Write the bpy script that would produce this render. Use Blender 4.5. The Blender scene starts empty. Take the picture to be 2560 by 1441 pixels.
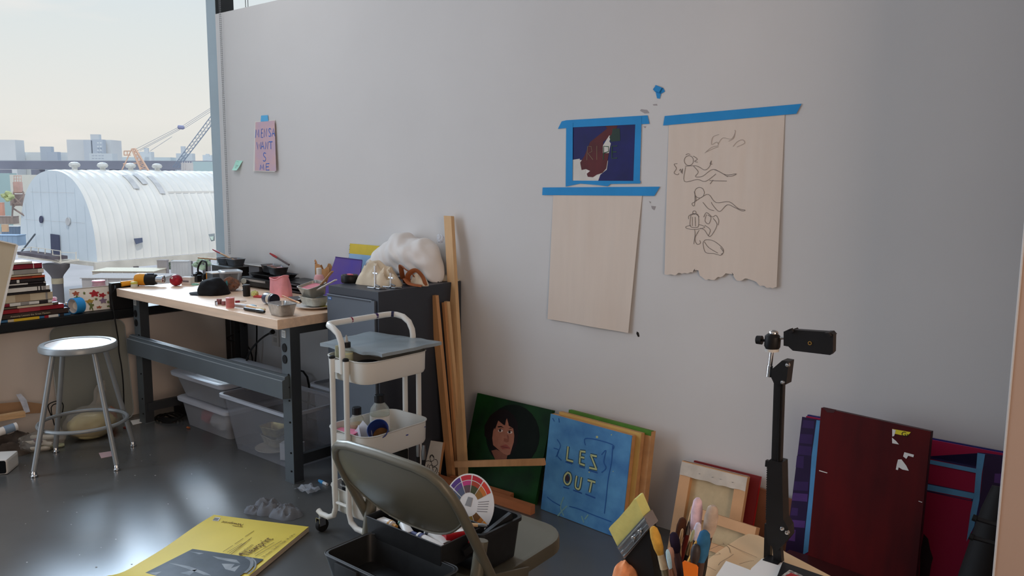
import bpy, bmesh, math, random
from mathutils import Vector as V, Matrix, noise
random.seed(7)
R_=math.radians
SC=bpy.context.scene; COL=SC.collection
# ---------------- camera (solved from the room's vanishing points) ----------------
CF,CYAW,CPIT,CROL,CH=2044.57,-0.693878,0.134258,-0.0061333,1.45
fwd=V((math.sin(CYAW)*math.cos(CPIT),math.cos(CYAW)*math.cos(CPIT),-math.sin(CPIT)))
_r=V((math.cos(CYAW),-math.sin(CYAW),0)); _d=fwd.cross(_r)
rgt=_r*math.cos(CROL)+_d*math.sin(CROL); dwn=-_r*math.sin(CROL)+_d*math.cos(CROL)
EYE=V((0,0,CH))
def ray(px,py): return fwd+rgt*((px-1280)/CF)+dwn*((py-720.5)/CF)
def fl(px,py,z=0.): d=ray(px,py); return EYE+d*((z-CH)/d.z)
def oY(px,py,y): d=ray(px,py); return EYE+d*(y/d.y)
def oX(px,py,x): d=ray(px,py); return EYE+d*(x/d.x)
def oD(px,py,t): return EYE+ray(px,py)*t
def mpp(P): return (P-EYE).dot(fwd)/CF          # metres per photo pixel at P
cam=bpy.data.cameras.new('camera'); co=bpy.data.objects.new('camera',cam); COL.objects.link(co)
m3=Matrix((rgt,-dwn,-fwd)).transposed(); co.matrix_world=Matrix.Translation(EYE)@m3.to_4x4()
cam.sensor_width=36; cam.lens=36*CF/2560; cam.clip_start=.02; cam.clip_end=4000
SC.camera=co
# ---------------- materials ----------------
def lin(c):
    return tuple((x/255/12.92 if x/255<=.04045 else ((x/255+.055)/1.055)**2.4) for x in c)
MC={}
def mt(name,col,rough=.6,metal=0.,var=.06,scale=12.,bump=0.,alpha=1.,spec=.3,stretch=None,trans=0.,col2=None,detail=4):
    if name in MC: return MC[name]
    m=bpy.data.materials.new(name); m.use_nodes=True; nt=m.node_tree; b=nt.nodes['Principled BSDF']
    c=lin(col); L=nt.links
    b.inputs['Roughness'].default_value=rough; b.inputs['Metallic'].default_value=metal
    b.inputs['Specular IOR Level'].default_value=spec
    tc=nt.nodes.new('ShaderNodeTexCoord'); mp=nt.nodes.new('ShaderNodeMapping')
    if stretch: mp.inputs['Scale'].default_value=stretch
    L.new(tc.outputs['Object'],mp.inputs['Vector'])
    nz=nt.nodes.new('ShaderNodeTexNoise'); nz.inputs['Scale'].default_value=scale; nz.inputs['Detail'].default_value=detail
    L.new(mp.outputs['Vector'],nz.inputs['Vector'])
    rp=nt.nodes.new('ShaderNodeValToRGB'); rp.color_ramp.elements[0].position=.32; rp.color_ramp.elements[1].position=.68
    if col2: a,d=c,lin(col2)
    else: a=tuple(max(0,x*(1-var)) for x in c); d=tuple(min(1,x*(1+var)) for x in c)
    rp.color_ramp.elements[0].color=(*a,1); rp.color_ramp.elements[1].color=(*d,1)
    L.new(nz.outputs['Fac'],rp.inputs['Fac']); L.new(rp.outputs['Color'],b.inputs['Base Color'])
    if bump:
        bp=nt.nodes.new('ShaderNodeBump'); bp.inputs['Strength'].default_value=bump; bp.inputs['Distance'].default_value=.004
        L.new(nz.outputs['Fac'],bp.inputs['Height']); L.new(bp.outputs['Normal'],b.inputs['Normal'])
    if alpha<1: b.inputs['Alpha'].default_value=alpha
    if trans: b.inputs['Transmission Weight'].default_value=trans
    MC[name]=m; return m
def clear(name,col,a,rough=.1,diff=.5):
    """thin clear plastic or glass: transparent mixed with a glossy / diffuse skin"""
    if name in MC: return MC[name]
    m=bpy.data.materials.new(name); m.use_nodes=True; nt=m.node_tree; L=nt.links
    nt.nodes.remove(nt.nodes['Principled BSDF']); out=nt.nodes['Material Output']
    t=nt.nodes.new('ShaderNodeBsdfTransparent'); t.inputs['Color'].default_value=(*lin(col),1)
    g=nt.nodes.new('ShaderNodeBsdfGlossy'); g.inputs['Roughness'].default_value=rough
    d=nt.nodes.new('ShaderNodeBsdfDiffuse'); d.inputs['Color'].default_value=(*lin(col),1)
    fr=nt.nodes.new('ShaderNodeLayerWeight'); fr.inputs['Blend'].default_value=.25
    x1=nt.nodes.new('ShaderNodeMixShader'); x2=nt.nodes.new('ShaderNodeMixShader')
    x1.inputs['Fac'].default_value=a*diff; L.new(t.outputs[0],x1.inputs[1]); L.new(d.outputs[0],x1.inputs[2])
    mu=nt.nodes.new('ShaderNodeMath'); mu.operation='MULTIPLY'; mu.inputs[1].default_value=min(1,a*1.2); L.new(fr.outputs['Fresnel'],mu.inputs[0])
    L.new(mu.outputs[0],x2.inputs['Fac']); L.new(x1.outputs[0],x2.inputs[1]); L.new(g.outputs[0],x2.inputs[2])
    L.new(x2.outputs[0],out.inputs['Surface']); MC[name]=m; return m
# ---------------- objects ----------------
MW={}
def props(o,label=None,cat=None,group=None,kind=None):
    for k,v in (('label',label),('category',cat),('group',group),('kind',kind)):
        if v: o[k]=v
    return o
def thing(name,label,cat,loc=(0,0,0),rz=0.,group=None,kind=None):
    o=bpy.data.objects.new(name,None); o.empty_display_size=.02; COL.objects.link(o)
    o.location=loc; o.rotation_euler=(0,0,rz); MW[o]=Matrix.Translation(V(loc))@Matrix.Rotation(rz,4,'Z')
    return props(o,label,cat,group,kind)
def relabel(o,label,group=None):
    o['label']=label
    if group: o['group']=group
    return o
def copy_tree(o,loc=None,rz=None,label=None,parent=None,mats=None):
    c=o.copy(); COL.objects.link(c); c.parent=parent
    if parent is None:
        if loc is not None: c.location=loc
        if rz is not None: c.rotation_euler=(0,0,rz)
        if label: c['label']=label
    for ch in list(o.children): copy_tree(ch,parent=c)
    return c
class F:
    """plane frame: origin, u, v, n"""
    def __init__(s,o,u,v):
        s.o=V(o); s.u=V(u).normalized(); v=V(v); s.v=(v-s.u*v.dot(s.u)).normalized(); s.n=s.u.cross(s.v)
    def p(s,a,b,c=0.): return s.o+s.u*a+s.v*b+s.n*c
    def px(s,x,y,off=0.):
        d=ray(x,y); t=(s.o-EYE).dot(s.n)/d.dot(s.n); return EYE+d*t+s.n*off
    def uv(s,x,y):
        q=s.px(x,y)-s.o; return q.dot(s.u),q.dot(s.v)
class M:
    def __init__(s,mat,T=None,sm=False):
        s.v=[];s.f=[];s.fm=[];s.fs=[];s.mats=[];s.T=T;s.sm=sm;s.use(mat)
    def use(s,mat):
        if mat not in s.mats: s.mats.append(mat)
        s.mi=s.mats.index(mat); return s
    def add(s,vs,fs,sm=None):
        n=len(s.v); s.v+=[s.T@V(q) if s.T else V(q) for q in vs]
        for q in fs: s.f.append([i+n for i in q]); s.fm.append(s.mi); s.fs.append(s.sm if sm is None else sm)
        return s
    def box(s,c,d,rot=None,bev=0.,taper=None):
        bm=bmesh.new(); bmesh.ops.create_cube(bm,size=1)
        for v in bm.verts:
            k=1 if not taper or v.co.z<0 else taper
            v.co=V((v.co.x*d[0]*k,v.co.y*d[1]*k,v.co.z*d[2]))
        if bev: bmesh.ops.bevel(bm,geom=list(bm.edges),offset=min(bev,min(d)*.48),segments=2,profile=.7,affect='EDGES')
        if rot is not None:
            r=Matrix.Rotation(rot,3,'Z') if isinstance(rot,(int,float)) else rot
            for v in bm.verts: v.co=r@v.co
        bm.verts.index_update()
        s.add([v.co+V(c) for v in bm.verts],[[v.index for v in f.verts] for f in bm.faces],False); bm.free(); return s
    def bar(s,p0,p1,w,t,up=(0,0,1),bev=0.):
        """square-section bar from p0 to p1; w across, t along 'up'"""
        p0,p1=V(p0),V(p1); a=(p1-p0); l=a.length; a.normalize(); b=V(up).cross(a).normalized(); c=a.cross(b)
        return s.box((p0+p1)/2,(l,w,t),Matrix((a,b,c)).transposed(),bev)
    def quad8(s,p): return s.add(p,[(0,3,2,1),(4,5,6,7),(0,1,5,4),(1,2,6,5),(2,3,7,6),(3,0,4,7)],False)
    def slab(s,fr,a0,a1,b0,b1,c0,c1):
        return s.quad8([fr.p(a0,b0,c0),fr.p(a1,b0,c0),fr.p(a1,b1,c0),fr.p(a0,b1,c0),fr.p(a0,b0,c1),fr.p(a1,b0,c1),fr.p(a1,b1,c1),fr.p(a0,b1,c1)])
    def tube(s,pts,r,n=8,closed=False,flat=None):
        pts=[V(p) for p in pts]; N=len(pts); rs=r if isinstance(r,(list,tuple)) else [r]*N
        vs=[];fs=[]; up=None
        for i,p in enumerate(pts):
            a=pts[(i+1)%N] if (closed or i<N-1) else p; b=pts[i-1] if (closed or i>0) else p
            t=(a-b); t=t.normalized() if t.length>1e-9 else V((0,0,1))
            if up is None: up=V((0,0,1)) if abs(t.z)<.9 else V((1,0,0))
            x=(up-t*up.dot(t)); x=x.normalized() if x.length>1e-6 else t.orthogonal().normalized(); y=t.cross(x); up=x
            for k in range(n):
                an=2*math.pi*k/n; vs.append(p+x*(math.cos(an)*rs[i]*(flat or 1))+y*(math.sin(an)*rs[i]))
        for i in range(N if closed else N-1):
            j=(i+1)%N
            for k in range(n): fs.append((i*n+k,i*n+(k+1)%n,j*n+(k+1)%n,j*n+k))
        s.add(vs,fs,True)
        if not closed: s.add(vs[:n],[list(range(n))[::-1]],False).add(vs[-n:],[list(range(n))],False)
        return s
    def cyl(s,p0,p1,r0,r1=None,n=16): return s.tube([p0,p1],[r0,r0 if r1 is None else r1],n)
    def lathe(s,prof,base=(0,0,0),ax=(0,0,1),n=24,sq=None):
        """profile of (r,z) turned round an axis"""
        ax=V(ax).normalized(); x=ax.orthogonal().normalized() if abs(ax.z)<.999 else V((1,0,0)); y=ax.cross(x); b=V(base)
        vs=[];fs=[]
        for r,z in prof:
            for k in range(n):
                an=2*math.pi*k/n; vs.append(b+ax*z+x*(r*math.cos(an))+y*(r*math.sin(an)))
        for i in range(len(prof)-1):
            for k in range(n): fs.append((i*n+k,i*n+(k+1)%n,(i+1)*n+(k+1)%n,(i+1)*n+k))
        s.add(vs,fs,True)
        if len(prof)>3 and (V(prof[0])-V(prof[-1])).length<.0086: return s
        if prof[0][0]>1e-5: s.add(vs[:n],[list(range(n))[::-1]],False)
        if prof[-1][0]>1e-5: s.add(vs[-n:],[list(range(n))],False)
        return s
    def loft(s,rings,cap0=True,cap1=True,sm=True):
        n=len(rings[0]); vs=[q for r in rings for q in r]; fs=[]
        for i in range(len(rings)-1):
            for k in range(n): fs.append((i*n+k,i*n+(k+1)%n,(i+1)*n+(k+1)%n,(i+1)*n+k))
        s.add(vs,fs,sm)
        if cap0: s.add(rings[0],[list(range(n))[::-1]],False)
        if cap1: s.add(rings[-1],[list(range(n))],False)
        return s
    def grid(s,nu,nv,f,sm=True):
        vs=[f(i/nu,j/nv) for j in range(nv+1) for i in range(nu+1)]
        fs=[(j*(nu+1)+i,j*(nu+1)+i+1,(j+1)*(nu+1)+i+1,(j+1)*(nu+1)+i) for j in range(nv) for i in range(nu)]
        return s.add(vs,fs,sm)
    def poly(s,pts): return s.add(pts,[list(range(len(pts)))],False)
    def prism(s,pts,off):
        pts=[V(p) for p in pts]; o=V(off); n=len(pts)
        s.add(pts+[p+o for p in pts],[list(range(n))[::-1],[n+i for i in range(n)]]+[(i,(i+1)%n,n+(i+1)%n,n+i) for i in range(n)],False); return s
    def rib(s,pts,w,nrm):
        """flat painted stroke of width w along pts"""
        pts=[V(p) for p in pts]; nrm=V(nrm); vs=[]; N=len(pts)
        for i,p in enumerate(pts):
            t=(pts[min(i+1,N-1)]-pts[max(i-1,0)]); 
            if t.length<1e-9: t=V((1,0,0))
            sd=nrm.cross(t).normalized()*(w/2); vs+=[p-sd,p+sd]
        return s.add(vs,[(2*i,2*i+2,2*i+3,2*i+1) for i in range(N-1)],False)
    def pix(s,fr,pts,off=.0008): return s.poly([fr.px(x,y,off) for x,y in pts])
    def pln(s,fr,pts,w,off=.001):
        q=[]; N=len(pts)
        for i in range(N-1):           # Catmull-Rom
            p0,p1,p2,p3=[V(pts[max(0,min(N-1,k))]) for k in (i-1,i,i+1,i+2)]
            for k in range(4):
                t=k/4; q.append(.5*((2*p1)+(p2-p0)*t+(2*p0-5*p1+4*p2-p3)*t*t+(3*p1-p0-3*p2+p3)*t**3))
        q.append(V(pts[-1]))
        return s.rib([fr.px(a.x,a.y,off) for a in q],w,fr.n)
    def blob(s,c,r,amp=.15,freq=2.,seed=0,sub=3,flat=None,rot=None):
        bm=bmesh.new(); bmesh.ops.create_icosphere(bm,subdivisions=sub,radius=1)
        vs=[]
        for v in bm.verts:
            d=v.co.copy(); k=1+amp*noise.noise(d*freq+V((seed*7.3,seed*1.7,seed*3.1)))+amp*.5*noise.noise(d*freq*2.3+V((seed,5,9)))
            q=V((d.x*r[0]*k,d.y*r[1]*k,d.z*r[2]*k))
            if rot is not None: q=Matrix.Rotation(rot,3,'Z')@q
            if flat is not None: q.z=max(q.z,flat)
            vs.append(q+V(c))
        s.add(vs,[[v.index for v in f.verts] for f in bm.faces],True); bm.free(); return s
    def text(s,body,size,fr,a,b,off=.0006,rot=0.,sx=1.):
        cu=bpy.data.curves.new('t','FONT'); cu.body=body; cu.size=size; cu.resolution_u=2
        o=bpy.data.objects.new('t',cu); me=bpy.data.meshes.new_from_object(o)
        c,sn=math.cos(rot),math.sin(rot)
        vs=[fr.p(a+v.co.x*sx*c-v.co.y*sn,b+v.co.x*sx*sn+v.co.y*c,off) for v in me.vertices]
        s.add(vs,[list(q.vertices) for q in me.polygons],False)
        bpy.data.objects.remove(o); bpy.data.curves.remove(cu); bpy.data.meshes.remove(me); return s
    def drape(s,c,rx,ry,h,seed=0,rot=0.,nu=40,nv=10,folds=3.,edge=.25):
        """soft crumpled cloth lying on a surface"""
        c=V(c); cr,sr=math.cos(rot),math.sin(rot)
        def f(u,v):
            a=2*math.pi*u; k=1+edge*noise.noise(V((math.cos(a)*1.4+seed,math.sin(a)*1.4,seed*.7))); x=rx*k*v*math.cos(a); y=ry*k*v*math.sin(a)
            w=noise.noise(V((x/rx*1.3,y/ry*1.3,seed+4.)))*.7
            r1=1-abs(2*noise.noise(V((x/rx*folds*.55+w,y/ry*folds*.3+w+seed,seed*1.3)))); r2=1-abs(2*noise.noise(V((x/rx*folds*.4+seed,y/ry*folds*.8-w,seed*2.1))))
            z=h*(max(0,1-v**1.8))**.8*(.40+.40*r1+.25*r2)
            return c+V((x*cr-y*sr,x*sr+y*cr,max(0,z)))
        return s.grid(nu,nv,f)
    def build(s,name,parent=None,label=None,cat=None,group=None,kind=None,recalc=True,sharp=38):
        if parent is not None:
            W=MW[parent]; I=W.inverted(); vs=[I@q for q in s.v]; loc=None
        else:
            mn=V([min(q[i] for q in s.v) for i in range(3)]); mx=V([max(q[i] for q in s.v) for i in range(3)])
            loc=V(((mn.x+mx.x)/2,(mn.y+mx.y)/2,mn.z)); W=Matrix.Translation(loc); vs=[q-loc for q in s.v]
        me=bpy.data.meshes.new(name); me.from_pydata(vs,[],s.f)
        for m in s.mats: me.materials.append(m)
        me.polygons.foreach_set('material_index',s.fm); me.polygons.foreach_set('use_smooth',s.fs)
        if recalc:
            bm=bmesh.new(); bm.from_mesh(me); bmesh.ops.remove_doubles(bm,verts=bm.verts,dist=1e-6)
            bmesh.ops.recalc_face_normals(bm,faces=bm.faces); bm.to_mesh(me); bm.free()
        if any(s.fs): me.set_sharp_from_angle(angle=R_(sharp))
        me.update()
        o=bpy.data.objects.new(name,me); COL.objects.link(o)
        if parent is not None: o.parent=parent
        else: o.location=loc
        MW[o]=W
        return props(o,label,cat,group,kind)
def Z(x0,y0,sc,pts): return [(x0+x/sc,y0+y/sc) for x,y in pts]
def circ(cx,cy,rx,ry=None,n=20,a0=0,a1=360):
    ry=rx if ry is None else ry
    return [(cx+rx*math.cos(R_(a0+(a1-a0)*i/n)),cy+ry*math.sin(R_(a0+(a1-a0)*i/n))) for i in range(n+1)]
def rrect(cx,cy,w,h,r,n=4):
    o=[]
    for sx,sy,a in ((1,1,0),(-1,1,90),(-1,-1,180),(1,-1,270)):
        for k in range(n+1):
            t=R_(a+90*k/n); o.append((cx+sx*(w/2-r)+r*math.cos(t),cy+sy*(h/2-r)+r*math.sin(t)))
    return o
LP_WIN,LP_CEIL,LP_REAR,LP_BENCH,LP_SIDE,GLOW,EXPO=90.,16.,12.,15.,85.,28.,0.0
# ================= SETTING =================
YW=2.912
def wallmat(name,col,var):
    return mt(name,col,.75,var=var,scale=1.2,spec=.25,bump=.05)
wall_m=wallmat('white wall paint',(214,214,214),.03)
wall_low=wallmat('greyish wall paint',(226,216,206),.04)
tan_m=wallmat('warm lit wall paint',(196,166,146),.04)
ceil_m=mt('ceiling paint',(200,200,200),.9,var=.03)
conc=mt('polished concrete',(86,87,86),.27,var=.16,scale=1.7,spec=1.0,detail=9,bump=.02)
nt=conc.node_tree
mark_m=mt('wall spackle grey',(165,160,162),.9); dmark_m=mt('wall dark smudge',(40,36,34),.9)
m=M(wall_m); m.box(((-4.88+2.6)/2,YW+.02,1.232),(7.48,.04,2.464))
FW=F((0,YW,0),(1,0,0),(0,0,1))       # front face; n points to -y
m.use(mark_m)
for pts in ([(1603,273),(1618,275),(1624,283),(1612,284),(1600,277)],[(1632,261),(1642,260),(1644,264),(1634,264)],
            [(1628,515),(1640,516),(1636,526),(1630,522)],[(1622,503),(1628,505),(1626,509)],[(1608,316),(1616,316),(1613,321)]): m.pix(FW,pts,.0006)
m.use(dmark_m).pix(FW,[(1592,829),(1597,832),(1599,842),(1595,843),(1591,835)],.0006)
m.build('wall_back',kind='structure')
M(conc).box((-1.,-.6,-.05),(8.4,9.,.1)).build('floor',kind='structure')
M(ceil_m).box((-1.,-.4,3.65),(8.6,9.4,.1)).build('ceiling',kind='structure')
M(wall_low).box((-5.075,-.55,.30),(.41,8.9,.60)).build('wall_left',kind='structure')
M(ceil_m).box((-5.1,-.55,3.47),(.2,9.2,.26)).build('trim_1',kind='structure')
M(wall_m).box((-1.,-5.05,1.8),(8.6,.1,3.6)).build('wall_front',kind='structure')
M(wall_m).box((3.15,-.6,1.8),(.1,9.,3.6)).build('wall_side',kind='structure')
# partition end on the far right of the photograph: warm light tinted into its face, pale corner bead
pe=oY(2521,1026,2.30); px0=pe.x
m=M(tan_m); m.box((px0+.45,2.30+.15,1.2325),(.9,.30,2.465)); m.use(wall_m); m.tube([(px0,2.299,0),(px0,2.299,2.465)],.0028,6)
m.build('wall_right',kind='structure')
# window band along the left
steel=mt('blue grey painted steel',(168,186,196),.5,var=.04,scale=3); black_m=mt('black painted steel',(24,27,29),.45,var=.1)
glass=clear('window glass',(250,253,255),.10,.02,.12)
w=thing('window_1','wide window with pale grey steel post above a black sill','window',(-5.05,1.,.6),kind='structure')
sb=M(black_m); sb.box((-4.93,-.8,.645),(.30,7.0,.05),bev=.006); sb.build('window_sill',w)
fb=M(steel); fb.box((-4.995,3.015,2.1),(.11,.13,2.98)); fb.build('window_post',w)
M(black_m).box((-4.9385,3.016,2.1),(.004,.128,2.98)).build('post_shade_face',w)  # black sheet painting shade onto the post's unlit side
fb=M(steel)
for y in (-4.7,-1.6): fb.box((-5.0,y,2.0),(.10,.08,2.66))
fb.box((-5.03,-.8,3.32),(.08,7.8,.05)); fb.build('window_frame',w)
for a,b in ((-4.66,-1.64),(-1.56,2.95),(3.08,3.85)):
    g=M(glass); g.poly([(-5.045,a,.67),(-5.045,b,.67),(-5.045,b,3.30),(-5.045,a,3.30)]); g.build('pane',w)
M(wall_m).box((-1.,3.95,1.8),(8.6,.1,3.6)).build('wall_rear',kind='structure')
M(wall_low).box((-5.075,3.4,.30),(.41,1.0,.6)).build('trim_2',kind='structure')
# blind chain
bead=mt('chain beads',(120,125,130),.35,.4)
t=thing('blind_chain','beaded roller blind pull chain hanging at the left end of the white wall','chain',(-4.80,2.895,.95))
for dx in (0,.014):
    m=M(bead,sm=True)
    for i in range(150):
        z=.95+i*.0118
        m.lathe([(.0002,-.003),(.0026,-.0012),(.0026,.0012),(.0002,.003)],(-4.802+dx,2.895,z),n=5)
    m.tube([(-4.802+dx,2.895,.95),(-4.802+dx,2.895,2.72)],.0009,4); m.build('strand',t)
m=M(bead); m.tube([(-4.802+.014*k/6,2.895,.95-.006*math.sin(math.pi*k/6)) for k in range(7)],.0012,5); m.build('loop_end',t)
q=oX(614,15,-4.95)
t=thing('blind_chain','dark blind chain in front of the bright pane above the wall top','chain',(q.x,q.y,2.47))
for dx in (0,.018):
    m=M(black_m); m.tube([(q.x,q.y+dx,2.48),(q.x,q.y+dx,3.28)],.0022,5); m.build('strand',t)
# ================= OUTSIDE =================
white_st=mt('white painted steel',(236,232,226),.5,var=.05,scale=.4); endw=mt('pale blue white boards',(222,230,236),.6,var=.04,scale=.3)
patch=mt('grey roof patch',(206,204,204),.7,var=.14,scale=1.5); rustw=mt('weathered timber beam',(216,208,196),.7,var=.15,scale=.7)
darkc=mt('dark opening',(74,78,104),.6); purp=mt('purplish pile concrete',(112,106,108),.8,var=.12,scale=.6); tanc=mt('tan fender',(196,178,148),.9,var=.2,scale=1)
conl=mt('pale dusty yard',(176,168,166),.95,var=.14,scale=.12); railm=mt('pale railing',(232,222,206),.6)
dkrust=mt('dark deck clutter',(98,90,96),.9,var=.3,scale=1)
zb=-5.35
NC=fl(243,655,zb); RC=fl(536,630,zb)
ax=(RC-NC); ax.z=0; ax.normalize(); wd=V((-ax.y,ax.x,0))
if wd.dot(rgt)>0: wd=-wd
# width so that the far end corner projects at px 55
W=2.
def proj(P):
    d=P-EYE; c=d.dot(fwd); return d.dot(rgt)/c*CF+1280,d.dot(dwn)/c*CF+720.5
for i in range(400):
    if proj(NC+wd*W)[0]<=54: break
    W+=.05
top=EYE.z
HL=60.; hm=NC+wd*(W/2)
H=1.
for i in range(400):
    if proj(hm+V((0,0,H)))[1]<=427: break
    H+=.05
def arch(t,s=1.): # t 0..1 from near side up and over
    a=math.pi*t; c=math.cos(a); sn=math.sin(a)
    return hm-wd*(W/2*s*math.copysign(abs(c)**.86,c))+V((0,0,H*s*abs(sn)**.86))
hut=thing('quonset_hut','long white round-roofed corrugated steel shed on piles outside the window','building',(hm.x,hm.y,zb-3.2))
m=M(white_st,sm=True); nr=84
def bar_(u,v):
    k=(u*nr)%1.; bump=.10*math.exp(-((k-.5)/.10)**2)
    p=arch(v); n=(p-hm); n.normalize(); return p+ax*(u*HL)+n*bump
m.grid(nr*8,20,bar_)
m.build('barrel_roof',hut,recalc=False)
m=M(rustw)
m2=M(patch)
for u,v0,v1,w_ in ((.080,.27,.38,.009),(.098,.30,.40,.009),(.116,.24,.37,.009)):
    m2.grid(3,8,lambda a,b: (lambda p: p+(p-hm).normalized()*.13+ax*((u+(a-.5)*w_)*HL))(arch(v0+(v1-v0)*b)))
for px,py in ((188,437),(230,435),(270,452),(290,440),(310,448),(360,440),(218,470),(382,439)):
    u=.1
m2.build('roof_patch',hut,recalc=False)
m=M(white_st); vs_=.25
for i_ in range(200):
    if proj(arch(vs_)+ax*.2*HL)[1]<=497: break
    vs_+=.002
m.grid(40,1,lambda a,b:(lambda p: p+(p-hm).normalized()*(.16-.02*b)+ax*((.125+a*.85)*HL)-V((0,0,b*.16)))(arch(vs_)))
m.build('roof_seam',hut,recalc=False)
m=M(endw); m.poly([arch(i/30) for i in range(31)])
for k in range(1,9):
    x=k/9; p0=NC+wd*(W*x); m.rib([p0-ax*.03+V((0,0,.1)),p0-ax*.03+V((0,0,H*.97*math.sqrt(max(.05,1-(2*x-1)**2))))],.045,ax)
m.use(patch)
for hz in (.42,.75): m.rib([NC+wd*(W*(.5-.42*math.sqrt(1-hz**2)))-ax*.035+V((0,0,H*hz)),NC+wd*(W*(.5+.45*math.sqrt(1-hz**2)))-ax*.035+V((0,0,H*hz))],.02,ax)
m.build('end_wall',hut,recalc=False)
FE=F(NC-ax*.06,-wd,(0,0,1))
if FE.n.dot(ax)>0: FE=F(NC-ax*.06,wd,(0,0,1))
def epx(pts,mat,nm,th=.08):
    m=M(mat); m.prism([FE.px(x,y,.0) for x,y in pts],-ax*th); return m.build(nm,hut)
epx([(128,585),(149,588),(151,640),(130,637)],darkc,'door')
epx(circ(104,549,4.2,9),darkc,'round_window'); epx(circ(171,554,5,10),patch,'round_window')
m=M(mt('dark hatch',(96,104,128),.5)); hq=[(336,597),(356,595),(357,606),(341,611)]
FS=F(NC-wd*.35,ax,(0,0,1))
m.prism([FS.px(*q) for q in hq],wd*.1); m.build('hatch',hut)
for px in (187,257,327,393):
    p=arch(.5)+ax*0; FR=F(p,ax,(0,0,1)); q=FR.px(px,425); q.z=p.z
    m=M(mt('vent tin',(206,204,200),.5,var=.15,scale=3),sm=True); m.lathe([(.22,-.15),(.22,.28),(.36,.30),(.46,.46),(.40,.62),(.2,.72),(.001,.74)],q,n=14); m.build('roof_vent',hut)
m=M(rustw); m.box((0,0,0),(1,1,1)) if False else None
m.bar(NC-wd*.1-ax*.3+V((0,0,-.35)),NC-wd*.1+ax*HL+V((0,0,-.35)),.3,.62)
m.bar(NC-ax*.15+V((0,0,-.18)),NC+wd*W-ax*.15+V((0,0,-.18)),.3,.3); m.build('base_beam',hut)
zg=zb-3.3
for px,wp in ((285,13),(339,13),(410,20),(470,22),(516,20)):
    p=FS.px(px,650); p.z=0; m=M(purp); r=wp*.5*mpp(p); m.cyl((p.x,p.y,zg),(p.x,p.y,zb-.6),r,n=12); m.build('support_column',hut)
pc=FE.px(162,655); pc=V((pc.x,pc.y,0))-ax*.7
m=M(purp,sm=True); m.lathe([(.42,0),(.42,2.4),(.5,2.6),(.95,3.2),(1.0,3.55)],(pc.x,pc.y,zg-.6),n=16); m.use(tanc); m.lathe([(.44,1.9),(.44,2.35)],(pc.x,pc.y,zg-.6),n=16); m.build('support_column',hut,label='round pile with a flared head under the end wall')
# ramp with railing
rm=thing('entry_walkway','pale railed walkway and landing in front of the shed end wall','walkway',(pc.x,pc.y,zb-.4))
def RP(px,py): return FR2.px(px,py)
FR2=F(NC-ax*1.9,wd,(0,0,1))
ptsb=[(40,632),(100,645),(150,655),(195,650)]
m=M(railm)
m.bar(RP(35,630),RP(152,657),.12,.14); m.bar(RP(150,657),RP(196,650),.12,.14); m.build('deck_beam',rm)
for a,b in (((78,618),(75,642)),((96,620),(95,645)),((113,623),(112,648)),((131,625),(133,652)),((151,627),(152,655)),((190,630),(190,650)),((150,655),(143,643))):
    M(railm).bar(RP(*a),RP(*b),.055,.055).build('rail_post',rm)
for a,b in (((40,625),(78,618)),((78,618),(131,625)),((131,625),(152,628)),((131,638),(152,640)),((152,631),(190,633))): M(railm).bar(RP(*a),RP(*b),.045,.045).build('hand_rail',rm)
M(dkrust).bar(RP(62,632),RP(150,645),1.2,.25).build('deck',rm)
M(mt('dark pipe',(96,104,112),.5)).tube([FE.px(63,632,.4),FE.px(100,585,.4)],.07,6).build('downpipe',hut)
def sy():
    t=thing('floodlight','grey outdoor floodlight at the right end of the shed','lamp',oD(530,600,52)); q=oD(530,594,52)
    m=M(mt('floodlight grey',(150,156,160),.5)); m.quad8([oD(521,586,52),oD(537,584,52),oD(537,602,52),oD(528,604,52),oD(521,586,52.6),oD(537,584,52.6),oD(537,602,52.6),oD(528,604,52.6)]); m.build('housing',t)
    m=M(mt('floodlight lens',(208,224,212),.3)); m.quad8([oD(524,592,51.8),oD(534,591,51.8),oD(533,600,51.8),oD(529,601,51.8),oD(524,592,51.95),oD(534,591,51.95),oD(533,600,51.95),oD(529,601,51.95)]); m.build('lens',t)
sy()
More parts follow.
